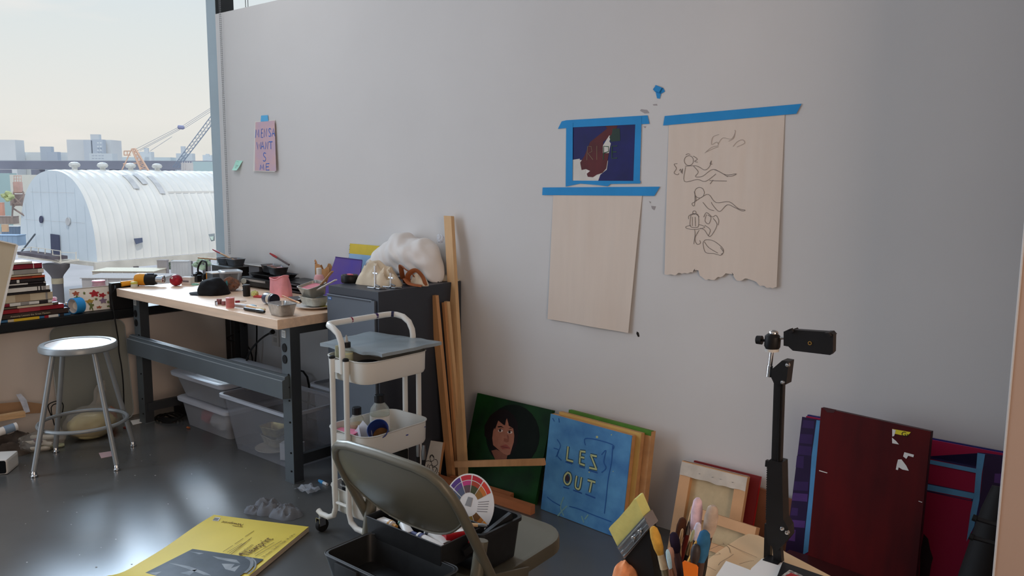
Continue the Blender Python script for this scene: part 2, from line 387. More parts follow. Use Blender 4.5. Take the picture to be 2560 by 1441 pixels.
# ground
M(conl).grid(1,1,lambda u,v:V((-5.6-600*u,-300+900*v,zg-.6))).build('ground',kind='structure',recalc=False)
def bld(name,label,cat,x0,x1,yt,dep,col,yb=470,thick=.5,grp=None,wins=None,wcol=(140,152,176),roof=None,parts=()):
    hz=lambda c_: tuple(int(a*.6+b*.4) for a,b in zip(c_,(240,234,224)))  # pales each building colour toward cream as painted distance haze
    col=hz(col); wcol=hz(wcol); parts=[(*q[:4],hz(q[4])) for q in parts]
    base=oD((x0+x1)/2,yb,dep); base.z=zg-.6
    fx=V((fwd.x,fwd.y,0)).normalized(); cx=rgt.copy(); cx.z=0; cx.normalize()
    t=thing(name,label,cat,base,group=grp)
    L=oD(x0,yt,dep); Rr=oD(x1,yt,dep); wdt=(Rr-L).dot(cx); ht=L.z-base.z
    rot=math.atan2(cx.y,cx.x)
    m=M(mt('b'+name+str(col),col,.9,var=.05,scale=.05)); m.box(base+fx*(wdt*thick/2)+V((0,0,ht/2)),(wdt,wdt*thick,ht),rot); m.build('wall',t)
    for (a,b,c,d,cl) in parts:
        P0=oD(a,b,dep*.984);P1=oD(c,d,dep*.984); w_=(P1-P0).dot(cx); h_=P0.z-P1.z
        m=M(mt('bp'+str(cl),cl,.9,var=.05,scale=.05)); m.box((P0+P1)/2+fx*(w_*.3),(w_,w_*.6,h_),rot); m.build('wing',t)
    if wins:
        for (a,b,c,d) in wins:
            P0=oD(a,b,dep*.978);P1=oD(c,d,dep*.978); m=M(mt('bw'+str(wcol),wcol,.5)); m.box((P0+P1)/2,((P1-P0).dot(cx),.3,P0.z-P1.z),rot); m.build('window',t)
    return t
PB=(196,208,222)
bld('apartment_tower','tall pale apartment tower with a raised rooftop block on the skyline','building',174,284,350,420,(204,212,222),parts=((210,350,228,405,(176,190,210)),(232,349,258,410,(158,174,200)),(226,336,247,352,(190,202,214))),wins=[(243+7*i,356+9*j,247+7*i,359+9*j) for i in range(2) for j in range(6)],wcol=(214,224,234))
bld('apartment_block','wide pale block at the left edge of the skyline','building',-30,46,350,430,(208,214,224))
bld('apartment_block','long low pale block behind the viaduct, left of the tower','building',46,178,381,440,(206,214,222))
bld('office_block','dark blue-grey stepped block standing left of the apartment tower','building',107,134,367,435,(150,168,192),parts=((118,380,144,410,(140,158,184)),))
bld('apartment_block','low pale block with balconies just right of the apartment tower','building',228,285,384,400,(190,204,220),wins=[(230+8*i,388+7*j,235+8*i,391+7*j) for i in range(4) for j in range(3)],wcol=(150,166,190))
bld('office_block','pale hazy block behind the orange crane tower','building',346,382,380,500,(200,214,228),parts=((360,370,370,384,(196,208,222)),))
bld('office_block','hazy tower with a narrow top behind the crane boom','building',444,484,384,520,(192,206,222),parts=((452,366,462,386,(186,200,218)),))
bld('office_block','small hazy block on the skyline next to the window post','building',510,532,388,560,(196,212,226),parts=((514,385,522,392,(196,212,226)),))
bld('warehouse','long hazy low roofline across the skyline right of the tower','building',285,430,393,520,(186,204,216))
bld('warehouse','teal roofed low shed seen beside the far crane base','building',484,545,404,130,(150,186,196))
# viaduct
vt=thing('viaduct','dark elevated railway viaduct crossing behind the shed','viaduct',(*oD(200,420,190).xy,zg-.6))
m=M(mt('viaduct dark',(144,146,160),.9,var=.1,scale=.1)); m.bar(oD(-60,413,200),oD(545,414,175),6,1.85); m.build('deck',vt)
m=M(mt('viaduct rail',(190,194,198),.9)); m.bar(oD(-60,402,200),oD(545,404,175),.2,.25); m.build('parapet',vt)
for px in (12,95,200,290,420,500):
    a=oD(px,424,190); m=M(MC['viaduct dark']); m.box((a.x,a.y,(a.z+zg)/2),(2.2,2.2,a.z-zg)); m.build('pier',vt)
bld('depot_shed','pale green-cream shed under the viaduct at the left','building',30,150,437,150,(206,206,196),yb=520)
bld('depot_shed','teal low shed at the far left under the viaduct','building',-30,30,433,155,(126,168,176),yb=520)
# crane with lattice boom
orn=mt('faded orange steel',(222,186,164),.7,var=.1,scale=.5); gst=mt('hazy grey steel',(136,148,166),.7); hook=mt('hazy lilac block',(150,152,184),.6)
cr=thing('lattice_crane','orange A-frame crane tower with cables rising to a block','crane',(*oD(345,470,110).xy,zg-.6))
def ln(m,pts,r,dep): m.tube([oD(x,y,dep) for x,y in pts],r*dep/CF,5)
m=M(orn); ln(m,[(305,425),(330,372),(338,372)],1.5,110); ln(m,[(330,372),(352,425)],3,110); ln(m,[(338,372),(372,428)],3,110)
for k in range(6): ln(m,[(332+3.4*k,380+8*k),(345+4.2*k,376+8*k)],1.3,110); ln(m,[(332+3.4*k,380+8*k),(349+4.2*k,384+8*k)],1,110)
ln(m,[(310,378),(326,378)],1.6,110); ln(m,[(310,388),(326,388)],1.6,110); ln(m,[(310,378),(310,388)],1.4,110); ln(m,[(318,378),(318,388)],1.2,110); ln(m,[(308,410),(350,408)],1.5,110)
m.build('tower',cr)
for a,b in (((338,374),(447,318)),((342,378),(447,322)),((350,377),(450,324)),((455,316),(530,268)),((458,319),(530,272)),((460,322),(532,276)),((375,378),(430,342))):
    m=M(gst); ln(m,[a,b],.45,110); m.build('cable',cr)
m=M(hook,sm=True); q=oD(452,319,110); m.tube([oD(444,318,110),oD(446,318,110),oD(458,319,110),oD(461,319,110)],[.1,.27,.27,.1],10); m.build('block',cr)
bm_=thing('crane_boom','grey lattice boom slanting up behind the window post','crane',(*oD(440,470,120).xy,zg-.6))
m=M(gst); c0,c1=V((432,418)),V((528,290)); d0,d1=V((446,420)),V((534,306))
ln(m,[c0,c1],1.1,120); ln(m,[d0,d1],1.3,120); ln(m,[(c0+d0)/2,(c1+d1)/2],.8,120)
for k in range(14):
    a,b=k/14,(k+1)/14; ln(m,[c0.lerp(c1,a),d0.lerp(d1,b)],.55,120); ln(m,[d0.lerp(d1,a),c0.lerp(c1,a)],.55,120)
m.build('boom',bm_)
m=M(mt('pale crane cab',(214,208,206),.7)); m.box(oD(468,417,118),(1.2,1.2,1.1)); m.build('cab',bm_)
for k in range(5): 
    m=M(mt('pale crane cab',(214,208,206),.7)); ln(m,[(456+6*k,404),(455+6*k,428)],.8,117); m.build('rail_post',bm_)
# rusty tower and yard items at the left
rt=thing('rusty_tower','small rusty cylindrical tower with a railed top at the left of the shed','tower',(*oD(46,540,70).xy,zg-.6))
rs=mt('rusty plate',(196,160,150),.85,var=.2,scale=.8)
m=M(rs); m.tube([oD(46,482,70),oD(44,456,70)],.36,10); m.build('tank',rt)
m=M(rs); 
for dx in (-9,-3,3,9): ln(m,[(44+dx,440),(44+dx,458)],.8,70)
ln(m,[(34,440),(54,440)],.9,70); ln(m,[(34,448),(54,448)],.7,70); m.build('railing',rt)
m=M(mt('rusty frame',(158,140,134),.9,var=.25,scale=.8))
for a,b in (((34,480),(30,545)),((58,480),(64,545)),((32,490),(62,520)),((60,490),(31,520)),((34,480),(58,480)),((31,520),(62,540)),((30,510),(64,510))): ln(m,[a,b],2.2,70)
m.box(oD(46,500,71),(1.0,1.0,1.0)); m.build('lattice_base',rt)
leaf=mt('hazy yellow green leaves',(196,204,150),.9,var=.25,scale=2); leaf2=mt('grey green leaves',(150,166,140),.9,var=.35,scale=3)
def bush(label,pts,dep,mat,r0=6,nm='bush'):
    m=M(mat,sm=True); 
    for i,(x,y) in enumerate(pts):
        q=oD(x,y,dep); r=r0*dep/CF; m.blob(q,(r,r,r*.8),.12 if nm=='sand_mound' else .5,2.2,i+x,2)
    m.build(nm,None,label,'bush')
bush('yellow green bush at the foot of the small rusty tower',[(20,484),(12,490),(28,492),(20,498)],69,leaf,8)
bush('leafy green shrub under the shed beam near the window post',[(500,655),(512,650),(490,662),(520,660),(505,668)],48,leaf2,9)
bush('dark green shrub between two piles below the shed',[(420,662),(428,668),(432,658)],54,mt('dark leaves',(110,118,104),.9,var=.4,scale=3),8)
def yard(name,label,cat,x0,x1,y0,y1,dep,col,lid=None):
    t=thing(name,label,cat,(*oD((x0+x1)/2,y1,dep).xy,oD(x0,y1,dep).z)); cx=V((rgt.x,rgt.y,0)).normalized(); rot=math.atan2(cx.y,cx.x)
    P0=oD(x0,y0,dep);P1=oD(x1,y1,dep); w_=(P1-P0).dot(cx); h_=P0.z-P1.z
    m=M(mt('y'+str(col),col,.9,var=.12,scale=.6)); m.box((P0+P1)/2,(w_,w_*.5,h_),rot)
    for k in range(1,6): m.box((P0+P1)/2+cx*(w_*(k/6-.5)),(w_*.02,w_*.52,h_),rot)
    m.build('body',t)
    m=M(mt('yl'+str(lid or col),lid or col,.9,var=.1)); m.box(V(((P0+P1)/2).to_tuple())+V((0,0,h_*.52)),(w_*1.03,w_*.54,h_*.06),rot); m.build('lid',t)
yard('shipping_container','blue grey container at the left foot of the shed end wall','container',-20,54,588,614,60,(150,172,196))
yard('shipping_container','dark blue container with pale lid beyond the blue grey one','container',10,52,566,586,75,(112,130,152),(206,206,206))
yard('crate','small orange tan crate at the left edge of the yard','crate',6,20,562,580,73,(214,180,150))
yard('trailer','orange red trailer at the far left edge of the yard','trailer',-10,9,508,540,90,(216,160,140))
yard('scrap_heap','brown low heap of scrap at the left edge of the yard','heap',-10,40,541,560,82,(156,140,132))
yard('barge_deck','pale timber barge edge lying behind the piles under the shed','barge',250,400,674,690,50,(184,172,158),(222,212,190))
yard('dumpster','lilac container standing between the piles under the shed','container',432,474,654,702,53,(186,182,180))
yard('pallet_stack','dark stack of pallets under the shed beam','pallets',396,420,652,700,51,(150,142,142))
yard('site_wall','long purple grey wall below the shed beside the yard','wall',230,420,690,720,47,(170,162,158))
# ================= FURNITURE =================
wood=mt('butcher block maple',(236,206,178),.38,var=.10,scale=9,stretch=(.5,5,5),detail=6)
gsteel=mt('grey powder coated steel',(92,100,104),.42,var=.05,scale=4); dsteel=mt('shaded grey steel side',(58,62,66),.45,var=.06)  # darker copy of the frame steel paints in shade on sides and braces
blackm=mt('black plastic',(22,22,24),.45,var=.15,scale=30); blackr=mt('black rubber',(18,18,18),.7,var=.1)
whitep=mt('white plastic',(226,226,222),.4,var=.03); whitee=mt('white enamel',(222,222,216),.32,var=.03,scale=3)
chrome=mt('chrome',(214,214,214),.18,1.,.03); steelm=mt('brushed steel',(170,172,174),.3,1.,.06)
TZ=.80
def T(px,py): return fl(px,py,TZ)
b=thing('workbench','grey steel workbench with a thick pale butcher block top under the window corner','workbench',(-3.96,2.52,0))
m=M(wood); m.box((-3.965,2.52,.777),(1.59,.76,.046),bev=.004)
for k in range(1,12): pass
m.build('worktop',b)
def leg(x,y,s):
    m=M(gsteel); m.box((x,y,.377),(.07,.004,.754)); m.box((x,y+.026*s,.003),(.074,.06,.006))
    m.use(dsteel); m.box((x+.034,y+.026*s,.377),(.004,.052,.754)); m.box((x-.034,y+.026*s,.377),(.004,.052,.754))
    return m.build('leg',b)
legs=[leg(-3.206,2.207,1),leg(-4.665,2.207,1),leg(-3.206,2.86,-1),leg(-4.60,2.86,-1)]
for l,x in ((legs[0],-3.206),(legs[1],-4.665)):
    for z in (.655,.60):
        m=M(blackr); m.prism([(x-.008+a,2.2035,z+c) for a,c in circ(0,0,.017,.021,12)[:-1]],(0,-.003,0)); m.build('outlet',l)
    m=M(mt('paper sticker',(206,208,206),.7)); m.box((x-.012,2.204,.72),(.03,.002,.035)); m.use(blackr); 
    for k in range(4): m.box((x-.012,2.2028,.71+.006*k),(.022,.0008,.0015))
    m.build('sticker',l)
    m=M(blackr)
    for z in (.53,.47,.405,.30,.15,.06): m.cyl((x+.018,2.2045,z),(x+.018,2.2005,z),.0045,n=8)
    m.build('bolt',l)
m=M(gsteel); prof=[(2.203,.415),(2.165,.42),(2.165,.505),(2.180,.512),(2.180,.522),(2.195,.528),(2.203,.528)]
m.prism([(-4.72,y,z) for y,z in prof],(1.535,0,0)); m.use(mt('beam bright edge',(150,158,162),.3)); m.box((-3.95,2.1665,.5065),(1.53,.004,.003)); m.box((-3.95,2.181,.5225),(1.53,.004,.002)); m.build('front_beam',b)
m=M(dsteel)
for x in (-3.206,-4.63):
    M(dsteel).box((x,2.53,.735),(.05,.62,.035)).build('top_bracket',b); M(dsteel).box((x,2.53,.10),(.03,.62,.05)).build('side_brace',b)
# filing cabinet
cg=mt('shaded grey cabinet paint',(54,58,66),.42,var=.04,scale=3); cgf=mt('grey cabinet front',(90,98,108),.4,var=.04,scale=3)  # body grey darkened to paint shade onto the cabinet's right side
c=thing('filing_cabinet','tall dark grey metal filing cabinet between the workbench and the wood sticks','cabinet',(-2.92,2.63,0))
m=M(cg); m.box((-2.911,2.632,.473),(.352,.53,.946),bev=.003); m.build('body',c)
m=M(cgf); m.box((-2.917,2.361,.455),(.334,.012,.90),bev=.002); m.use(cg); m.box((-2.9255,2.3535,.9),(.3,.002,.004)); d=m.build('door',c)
m=M(mt('pale edge',(130,138,148),.4)); m.box((-2.9255,2.355,.9065),(.318,.004,.003)); m.build('door_edge',d)
m=M(mt('blue label',(50,104,176),.5)); m.box((-3.063,2.3545,.888),(.026,.001,.013)); m.use(whitep)
for k in range(4): m.box((-3.070+.005*k,2.3538,.888),(.003,.0004,.005))
m.build('maker_sticker',d)
# stool
alum=mt('grey stool paint',(150,156,158),.35,.25,.04); seatm=mt('white stool board',(240,234,230),.35,var=.02)
s=thing('stool','grey metal stool with a round white seat in front of the window wall','stool',(-4.247,1.705,0))
m=M(alum,sm=True); m.lathe([(.12,.582),(.172,.582),(.178,.588),(.178,.608),(.172,.616),(.150,.617),(.149,.612)],(-4.247,1.705,0),n=48); m.build('seat_rim',s)
m=M(seatm,sm=True); m.lathe([(.0001,.6145),(.140,.6145),(.1485,.6125),(.1485,.60)],(-4.247,1.705,0),n=48); m.build('seat',s)
c0=V((-4.247,1.705,0))
for x,y in ((-4.201,1.445),(-4.502,1.661),(-3.994,1.746),(-4.293,1.97)):
    d=V((x,y,0))-c0; f=c0+d; t=c0+d*.50
    m=M(alum,sm=True); m.tube([t+V((0,0,.585)),c0+d*.76+V((0,0,.29)),f+V((0,0,.028))],.0125,12); lg=m.build('leg',s)
    m=M(chrome,sm=True); m.lathe([(.008,.03),(.012,.022),(.013,.012),(.017,.008),(.017,.002),(.012,0)],f,n=14); m.build('foot',lg)
m=M(alum,sm=True); m.tube([c0+V((.203*math.cos(2*math.pi*k/40),.203*math.sin(2*math.pi*k/40),.21)) for k in range(40)],.0095,8,closed=True); m.build('foot_ring',s)
# ---------- white trolley ----------
k=thing('trolley','white three-tier metal trolley with a curved handle in front of the cabinet','trolley',(-2.5,2.155,0))
def rr3(cx,cy,w,h,r,z): return [V((x,y,z)) for x,y in rrect(cx,cy,w,h,r,5)]
trays=[]
for zt,zb2 in ((.745,.655),(.450,.355),(.205,.105)):
    m=M(whitee,sm=True); cx,cy=-2.50,2.155
    m.loft([rr3(cx,cy,.245,.335,.05,zb2),rr3(cx,cy,.256,.346,.055,zb2+.012),rr3(cx,cy,.262,.352,.06,zt-.006),rr3(cx,cy,.270,.360,.064,zt-.002),rr3(cx,cy,.270,.360,.064,zt),rr3(cx,cy,.258,.348,.058,zt),rr3(cx,cy,.252,.342,.053,zb2+.014),rr3(cx,cy,.24,.33,.05,zb2+.006)])
    trays.append(m.build('tray',k))
for x,dx in ((-2.548,-1),(-2.464,1)):
    for y,dy in ((1.963,-1),(2.347,1)):
        m=M(whitee,sm=True)
        m.tube([(x,y,.748),(x,y,.4),(x,y,.13),(x+.012*dx,y,.095),(x+.045*dx,y,.078),(x+.095*dx,y,.078),(x+.115*dx,y,.088)],.0115,10); pt=m.build('post',k)
        m=M(blackr,sm=True); m.lathe([(.0125,.744),(.0125,.751),(.008,.755),(.0005,.756)],(x,y,0),n=12); m.build('cap',pt)
        ca=V((x+.10*dx,y,0))
        m=M(steelm); m.cyl(ca+V((0,0,.078)),ca+V((0,0,.052)),.008,n=10); m.box(ca+V((-.012,.0,.046)),(.003,.03,.034)); m.box(ca+V((.012,.0,.046)),(.003,.03,.034)); m.box(ca+V((0,0,.061)),(.026,.03,.003)); cs=m.build('caster',pt)
        m=M(blackr,sm=True); w0=ca+V((0,.006,.0275)); m.lathe([(.012,-.010),(.026,-.010),(.0275,-.006),(.0275,.006),(.026,.010),(.012,.010)],w0,(1,0,0),20); m.build('wheel',cs)
for y in (1.963,2.347):
    m=M(whitee,sm=True); m.cyl((-2.548,y,.155),(-2.464,y,.155),.007,n=8); m.build('cross_bar',k); m=M(whitee)
    m.box((-2.506,y+.006*(1 if y<2.1 else -1),.715),(.095,.012,.05)); m.build('tray_bracket',k); m=M(whitee); m.box((-2.506,y+.006*(1 if y<2.1 else -1),.42),(.095,.012,.05)); m.build('tray_bracket',k)
m=M(whitee,sm=True)
hp=[(-2.492,1.968,.69),(-2.492,1.968,.79),(-2.496,1.968,.815),(-2.515,1.969,.845),(-2.55,1.972,.862),(-2.585,1.980,.868),(-2.602,1.995,.869),(-2.607,2.02,.869),(-2.607,2.15,.869),(-2.607,2.29,.869),(-2.602,2.318,.869),(-2.585,2.335,.867),(-2.55,2.342,.861),(-2.515,2.343,.842),(-2.496,2.343,.812),(-2.492,2.343,.79),(-2.492,2.343,.69)]
m.tube(hp,.0125,10)
hd=m.build('handle',k)
ms=[mt('purple paint',(58,34,92),.5),mt('crimson paint',(134,34,70),.5),mt('navy paint',(40,44,80),.5)]
m=M(ms[0],sm=True); m.tube([(-2.607,2.235,.8695),(-2.607,2.247,.8695)],.0128,10); m.use(ms[2]); m.tube([(-2.600,2.320,.8692),(-2.592,2.328,.8682)],.0128,10); m.use(ms[1]); m.tube([(-2.607,2.105,.8695),(-2.607,2.112,.8695)],.0128,10); m.build('paint_splash',hd)
m=M(mt('blue paint fleck',(50,64,150),.5)); m.box((-2.3685,2.19,.415),(.001,.012,.004)); m.box((-2.3685,2.29,.425),(.001,.006,.003)); m.build('paint_fleck',trays[1])
# ---------- folding chair ----------
beige=mt('beige folding chair enamel',(104,101,87),.36,.15,.05,scale=5,spec=.4)
ch=thing('folding_chair','beige metal folding chair facing the wall with a black toolbox on its seat','chair',(-1.47,1.5,0))
CX=-1.47
m=M(beige,sm=True)
def ty(z): return 1.285+(.75-z)/1.87
pth=[]
for s_ in (-1,1):
    side=[(CX+s_*.218,ty(0.012),.012),(CX+s_*.218,ty(.35),.35),(CX+s_*.218,ty(.60),.60),(CX+s_*.216,ty(.68),.68),(CX+s_*.208,ty(.72),.72),(CX+s_*.19,ty(.75),.75),(CX+s_*.165,ty(.768),.768),(CX+s_*.12,ty(.776),.776)]
    pth.append(side)
m.tube(pth[0]+[(CX,ty(.779),.779)]+pth[1][::-1],.0125,10); m.build('frame_tube',ch)
m=M(beige,sm=True)
def back(u,v):
    a=2*u-1; zt=.772-.035*abs(a)**4-.05*max(0,abs(a)-.85); zb=.560+.085*abs(a)**2.6
    z=zt+(zb-zt)*v; y=ty(z)-.022*(1-a*a)*math.sin(math.pi*min(1,v*.9+.05))-.004
    return V((CX+a*(.212-.012*(v<.1)),y,z))
m.grid(20,10,back); m.grid(20,10,lambda u,v: back(u,v)+V((0,.004,.001))); 
m.tube([back(i/20,1.) for i in range(21)],.0035,6)
m.build('backrest',ch,recalc=False)
m=M(beige,sm=True)
def so(sc,z): 
    o=[]
    for x,y in rrect(0,0,.36,.40,.10,6):
        t=(y+.20)/.40; o.append(V((CX+x*(1.06-.12*t)*sc,1.645+y*sc,z)))
    return o
m.loft([so(.97,.395),so(1.,.40),so(1.,.428),so(.985,.436),so(.93,.436),so(.88,.432)])
m.build('seat',ch)
for s_ in (-1,1):
    x=CX+s_*.196
    m=M(beige,sm=True); m.tube([(x+s_*.008,1.412,.572),(x+s_*.006,1.40,.50),(x,1.345,.25),(x,1.265,.012)],[.0165,.0165,.0145,.0135],10); lg=m.build('rear_leg',ch)
    m=M(blackr); m.lathe([(.0155,.0),(.0165,.01),(.0165,.03)],(x,1.262,0),n=12); m.build('foot_cap',lg)
    m=M(beige); m.bar((x,1.402,.462),(x+s_*.004,1.60,.418),.006,.026,bev=.002); lk=m.build('hinge_link',ch)
    m=M(chrome,sm=True); m.lathe([(.009,-.002),(.008,.004),(.003,.006)],(x+s_*.004,1.41,.466),(s_,0,0),12); m.build('rivet',lk)
m=M(beige); m.cyl((CX-.196,1.315,.18),(CX+.196,1.315,.18),.008,n=8); m.build('leg_bar',ch)
for s_ in (-1,1):
    m=M(blackr); m.lathe([(.0155,0),(.0165,.012),(.0165,.03)],(CX+s_*.218,ty(.015),0),n=12); m.build('foot_cap',ch)
# ---------- black toolbox on the chair ----------
tb=thing('toolbox','open black plastic toolbox on the folding chair seat','toolbox',(-1.48,1.5,.4365))
tbm=mt('black toolbox plastic',(34,36,38),.42,var=.12,scale=40); tbe=mt('toolbox edge',(74,78,82),.45)
def openbox(m,x0,x1,y0,y1,z0,z1,t=.004,tap=.0,r=.02):
    cx,cy=(x0+x1)/2,(y0+y1)/2; w,h=x1-x0,y1-y0
    m.loft([rr3(cx,cy,w-tap,h-tap,r,z0),rr3(cx,cy,w,h,r,z1),rr3(cx,cy,w-2*t,h-2*t,r*.8,z1),rr3(cx,cy,w-tap-2*t,h-tap-2*t,r*.8,z0+t)],sm=False)
m=M(tbm); openbox(m,-1.655,-1.318,1.47,1.635,.4375,.545,tap=.02)
m.loft([rr3(-1.4865,1.5525,.345,.173,.02,.538),rr3(-1.4865,1.5525,.345,.173,.02,.548),rr3(-1.4865,1.5525,.33,.158,.02,.548),rr3(-1.4865,1.5525,.33,.158,.02,.538)],False,False,False); m.build('main_box',tb)
m=M(tbm); openbox(m,-1.645,-1.36,1.367,1.53,.474,.543,t=.003,tap=.006,r=.004); m.use(tbe)
m.tube([(-1.645,1.367,.543),(-1.36,1.367,.543),(-1.36,1.53,.543),(-1.645,1.53,.543)],.0013,4,closed=True); m.build('tray',tb)
m=M(tbm); openbox(m,-1.632,-1.300,1.208,1.378,.425,.500,t=.006,tap=.03,r=.025)
m.use(mt('lid recess',(20,21,23),.5)); m.box((-1.50,1.325,.434),(.10,.05,.006),bev=.003); m.box((-1.36,1.29,.434),(.07,.05,.006),bev=.003)
m.use(mt('lid panel',(52,56,60),.4)); m.prism([(-1.58,1.235,.432),(-1.40,1.235,.432),(-1.36,1.255,.432),(-1.46,1.30,.432),(-1.58,1.29,.432)],(0,0,.006))
m.use(tbe); m.tube([V(p) for p in rr3(-1.466,1.293,.332,.17,.025,.5)],.0016,4,closed=True); m.tube([V(p) for p in rr3(-1.466,1.293,.318,.156,.02,.5)],.001,4,closed=True)
m.use(tbm); m.box((-1.53,1.209,.478),(.085,.012,.034),bev=.003); m.box((-1.40,1.209,.480),(.075,.010,.03),bev=.003); m.build('lid',tb)
m=M(tbm); m.bar((-1.355,1.44,.50),(-1.33,1.60,.556),.012,.02); m.build('hinge_arm',tb)
# ---------- clear storage bins ----------
bclear=clear('milky clear plastic',(226,228,232),.30,.25,1.); brim=clear('milky plastic rim',(222,228,238),.6,.3,1.)
bopen=clear('frosted clear plastic',(226,228,233),.18,.2,1.)
def bin_(label,x0,x1,y0,y1,z0,h,tap,mat,lid=None,grp=None):
    t=thing('storage_bin',label,'bin',((x0+x1)/2,(y0+y1)/2,z0),group=grp)
    cx,cy=(x0+x1)/2,(y0+y1)/2; w,d=x1-x0,y1-y0
    m=M(mat,sm=True); m.loft([rr3(cx,cy,w-tap,d-tap,.03,z0+.001),rr3(cx,cy,w-tap*.1,d-tap*.1,.035,z0+h)],True,False); m.build('tub',t,recalc=False)
    m=M(brim,sm=True); m.loft([rr3(cx,cy,w,d,.035,z0+h-.02),rr3(cx,cy,w+.024,d+.024,.04,z0+h-.016),rr3(cx,cy,w+.024,d+.024,.04,z0+h),rr3(cx,cy,w-.006,d-.006,.035,z0+h)],False,False,False); m.build('rim',t,recalc=False)
    if lid:
        m=M(lid,sm=True); m.loft([rr3(cx,cy,w+.03,d+.03,.04,z0+h-.012),rr3(cx,cy,w+.034,d+.034,.04,z0+h+.006),rr3(cx,cy,w+.01,d+.01,.035,z0+h+.012),rr3(cx,cy,w-.04,d-.04,.03,z0+h+.008)],False,True); m.build('lid',t)
    return t
lidm=clear('frosted lid',(224,228,236),.75,.3,1.)
bin_('large open clear plastic bin holding foil pans at the right under the workbench','',0,0,0,0,0,0) if False else None
bin_('large open clear plastic bin holding foil pans, behind the right bench leg',-3.90,-3.29,2.262,2.625,.0,.305,.10,bopen)
bin_('lower lidded clear bin with red and white bags inside under the workbench',-4.475,-3.96,2.335,2.74,.0,.165,.06,bclear,lidm)
bin_('upper lidded clear bin stacked on the bin with the red bag',-4.49,-3.95,2.31,2.74,.179,.14,.09,bclear,lidm)
bin_('clear plastic bin of papers between the bench leg and the cabinet',-3.64,-3.25,2.655,2.80,.0,.33,.03,bclear)
# ================= THINGS ON THE WORKBENCH =================
foil=mt('crinkled foil',(196,198,198),.28,.9,.12,scale=60,bump=.25); foild=mt('dull foil',(128,130,134),.35,.85,.15,scale=60,bump=.25)
woodl=mt('pale pine',(214,178,134),.55,var=.12,scale=10,stretch=(1,1,8)); woodd=mt('bare wood stick',(186,146,104),.55,var=.12,scale=30)
red=mt('red lacquer',(158,34,36),.4,var=.05); pinkp=mt('dusty pink paint',(206,150,150),.6,var=.12,scale=25); paper=mt('white paper',(228,226,222),.8,var=.03)
def foil_pan(label,P,rz,L,Wd,h,mat=None,content=None,grp='foil pans on the workbench',tilt=0):
    P=V(P); t=thing('foil_pan',label,'foil pan',P,rz,grp); T_=MW[t]@Matrix.Rotation(tilt,4,'X')
    m=M(mat or foil,T_,sm=True)
    def rr(w,d,r,z,c=0.): 
        o=[]
        for i,(x,y) in enumerate(rrect(0,0,w,d,r,6)): 
            k=1+(c if i%2 else -c); o.append(V((x*k,y*k,z)))
        return o
    m.loft([rr(L*.74,Wd*.72,.014,.001),rr(L*.76,Wd*.75,.016,.004,.006),rr(L*.955,Wd*.94,.02,h-.004,.012),rr(L,Wd,.022,h-.003),rr(L*1.005,Wd*1.005,.022,h),rr(L*.95,Wd*.935,.02,h),rr(L*.73,Wd*.71,.014,.004)],True,True)
    m.build('dish',t,sharp=60)
    if content:
        m=M(content,T_,sm=True); m.loft([rr(L*.86,Wd*.84,.018,h*.62),rr(L*.84,Wd*.82,.016,h*.80)],False,True); m.build('paint_residue',t)
    return t
def stick(name,label,cat,p0,p1,r,mat,tip=None,tiplen=.3,tipname='handle_tip',r1=None,flat=None,grp=None):
    p0,p1=V(p0),V(p1); t=thing(name,label,cat,p0,group=grp)
    q=p1.lerp(p0,tiplen) if tip else p1
    m=M(mat,sm=True); m.tube([p0,p0.lerp(q,.5),q],[r1 or r,r,r],8,flat=flat); m.build('shaft',t)
    if tip: m=M(tip,sm=True); m.tube([q,q.lerp(p1,.5),p1],[r*1.1,r*1.25,r*.8],8,flat=flat); m.build(tipname,t)
    return t
up=V((0,0,1))
# heat gun
orange=mt('yellow orange plastic',(228,156,40),.4,var=.04)
P0=T(343,715); P1=T(408,716); a=(P1-P0).normalized(); P0.z=P1.z=TZ+.040; tg=P0
t=thing('heat_gun','yellow and black heat gun with a silver nozzle at the left bench end','heat gun',(P0.x,P0.y,TZ))
L_=(P1-P0).length
m=M(orange,sm=True); m.lathe([(.012,-.006),(.03,-.004),(.036,.008),(.037,.03),(.036,.062)],P0,a,20); m.build('body',t)
m=M(blackm,sm=True); m.lathe([(.0362,.060),(.0355,.10),(.030,.118),(.021,.122)],P0,a,20); m.build('front_housing',t)
m=M(chrome,sm=True); m.lathe([(.021,.118),(.021,.15),(.0235,.152),(.0235,.166),(.018,.168),(.018,.15)],P0,a,20); nz_=m.build('nozzle',t)
h1=T(303,719); h1.z=TZ+.019; h0=P0+a*.03; h0.z-=.012
m=M(orange,sm=True); m.tube([h0,h0.lerp(h1,.35),h0.lerp(h1,.8),h1],[.018,.015,.016,.017],10); m.build('handle',t)
m=M(mt('dark badge',(44,52,84),.4)); q=P0+a*.078+up*.034+V((0,-.010,0)); m.bar(q,q+a*.035,.014,.006); m.build('badge',t)
cpts=[h1,h1+V((-.03,-.02,.0)),fl(288,722,.802),oX(284,740,-4.79),oX(286,790,-4.74),oX(304,848,-4.74),oX(325,877,-4.74),oX(332,910,-4.72),oX(330,960,-4.71),oX(326,1020,-4.72),oX(322,1046,-4.73)]
cpts[2].y=2.13; cpts[2].z=.80
def smooth(pts,n=5):
    pts=[V(p) for p in pts]; o=[]; N=len(pts)
    for i in range(N-1):
        p0,p1,p2,p3=[pts[max(0,min(N-1,k))] for k in (i-1,i,i+1,i+2)]
        for k in range(n):
            t_=k/n; o.append(.5*((2*p1)+(p2-p0)*t_+(2*p0-5*p1+4*p2-p3)*t_*t_+(3*p1-p0-3*p2+p3)*t_**3))
    return o+[pts[-1]]
for i,p in enumerate(cpts): p.y=min(p.y,2.125) if i>1 else p.y
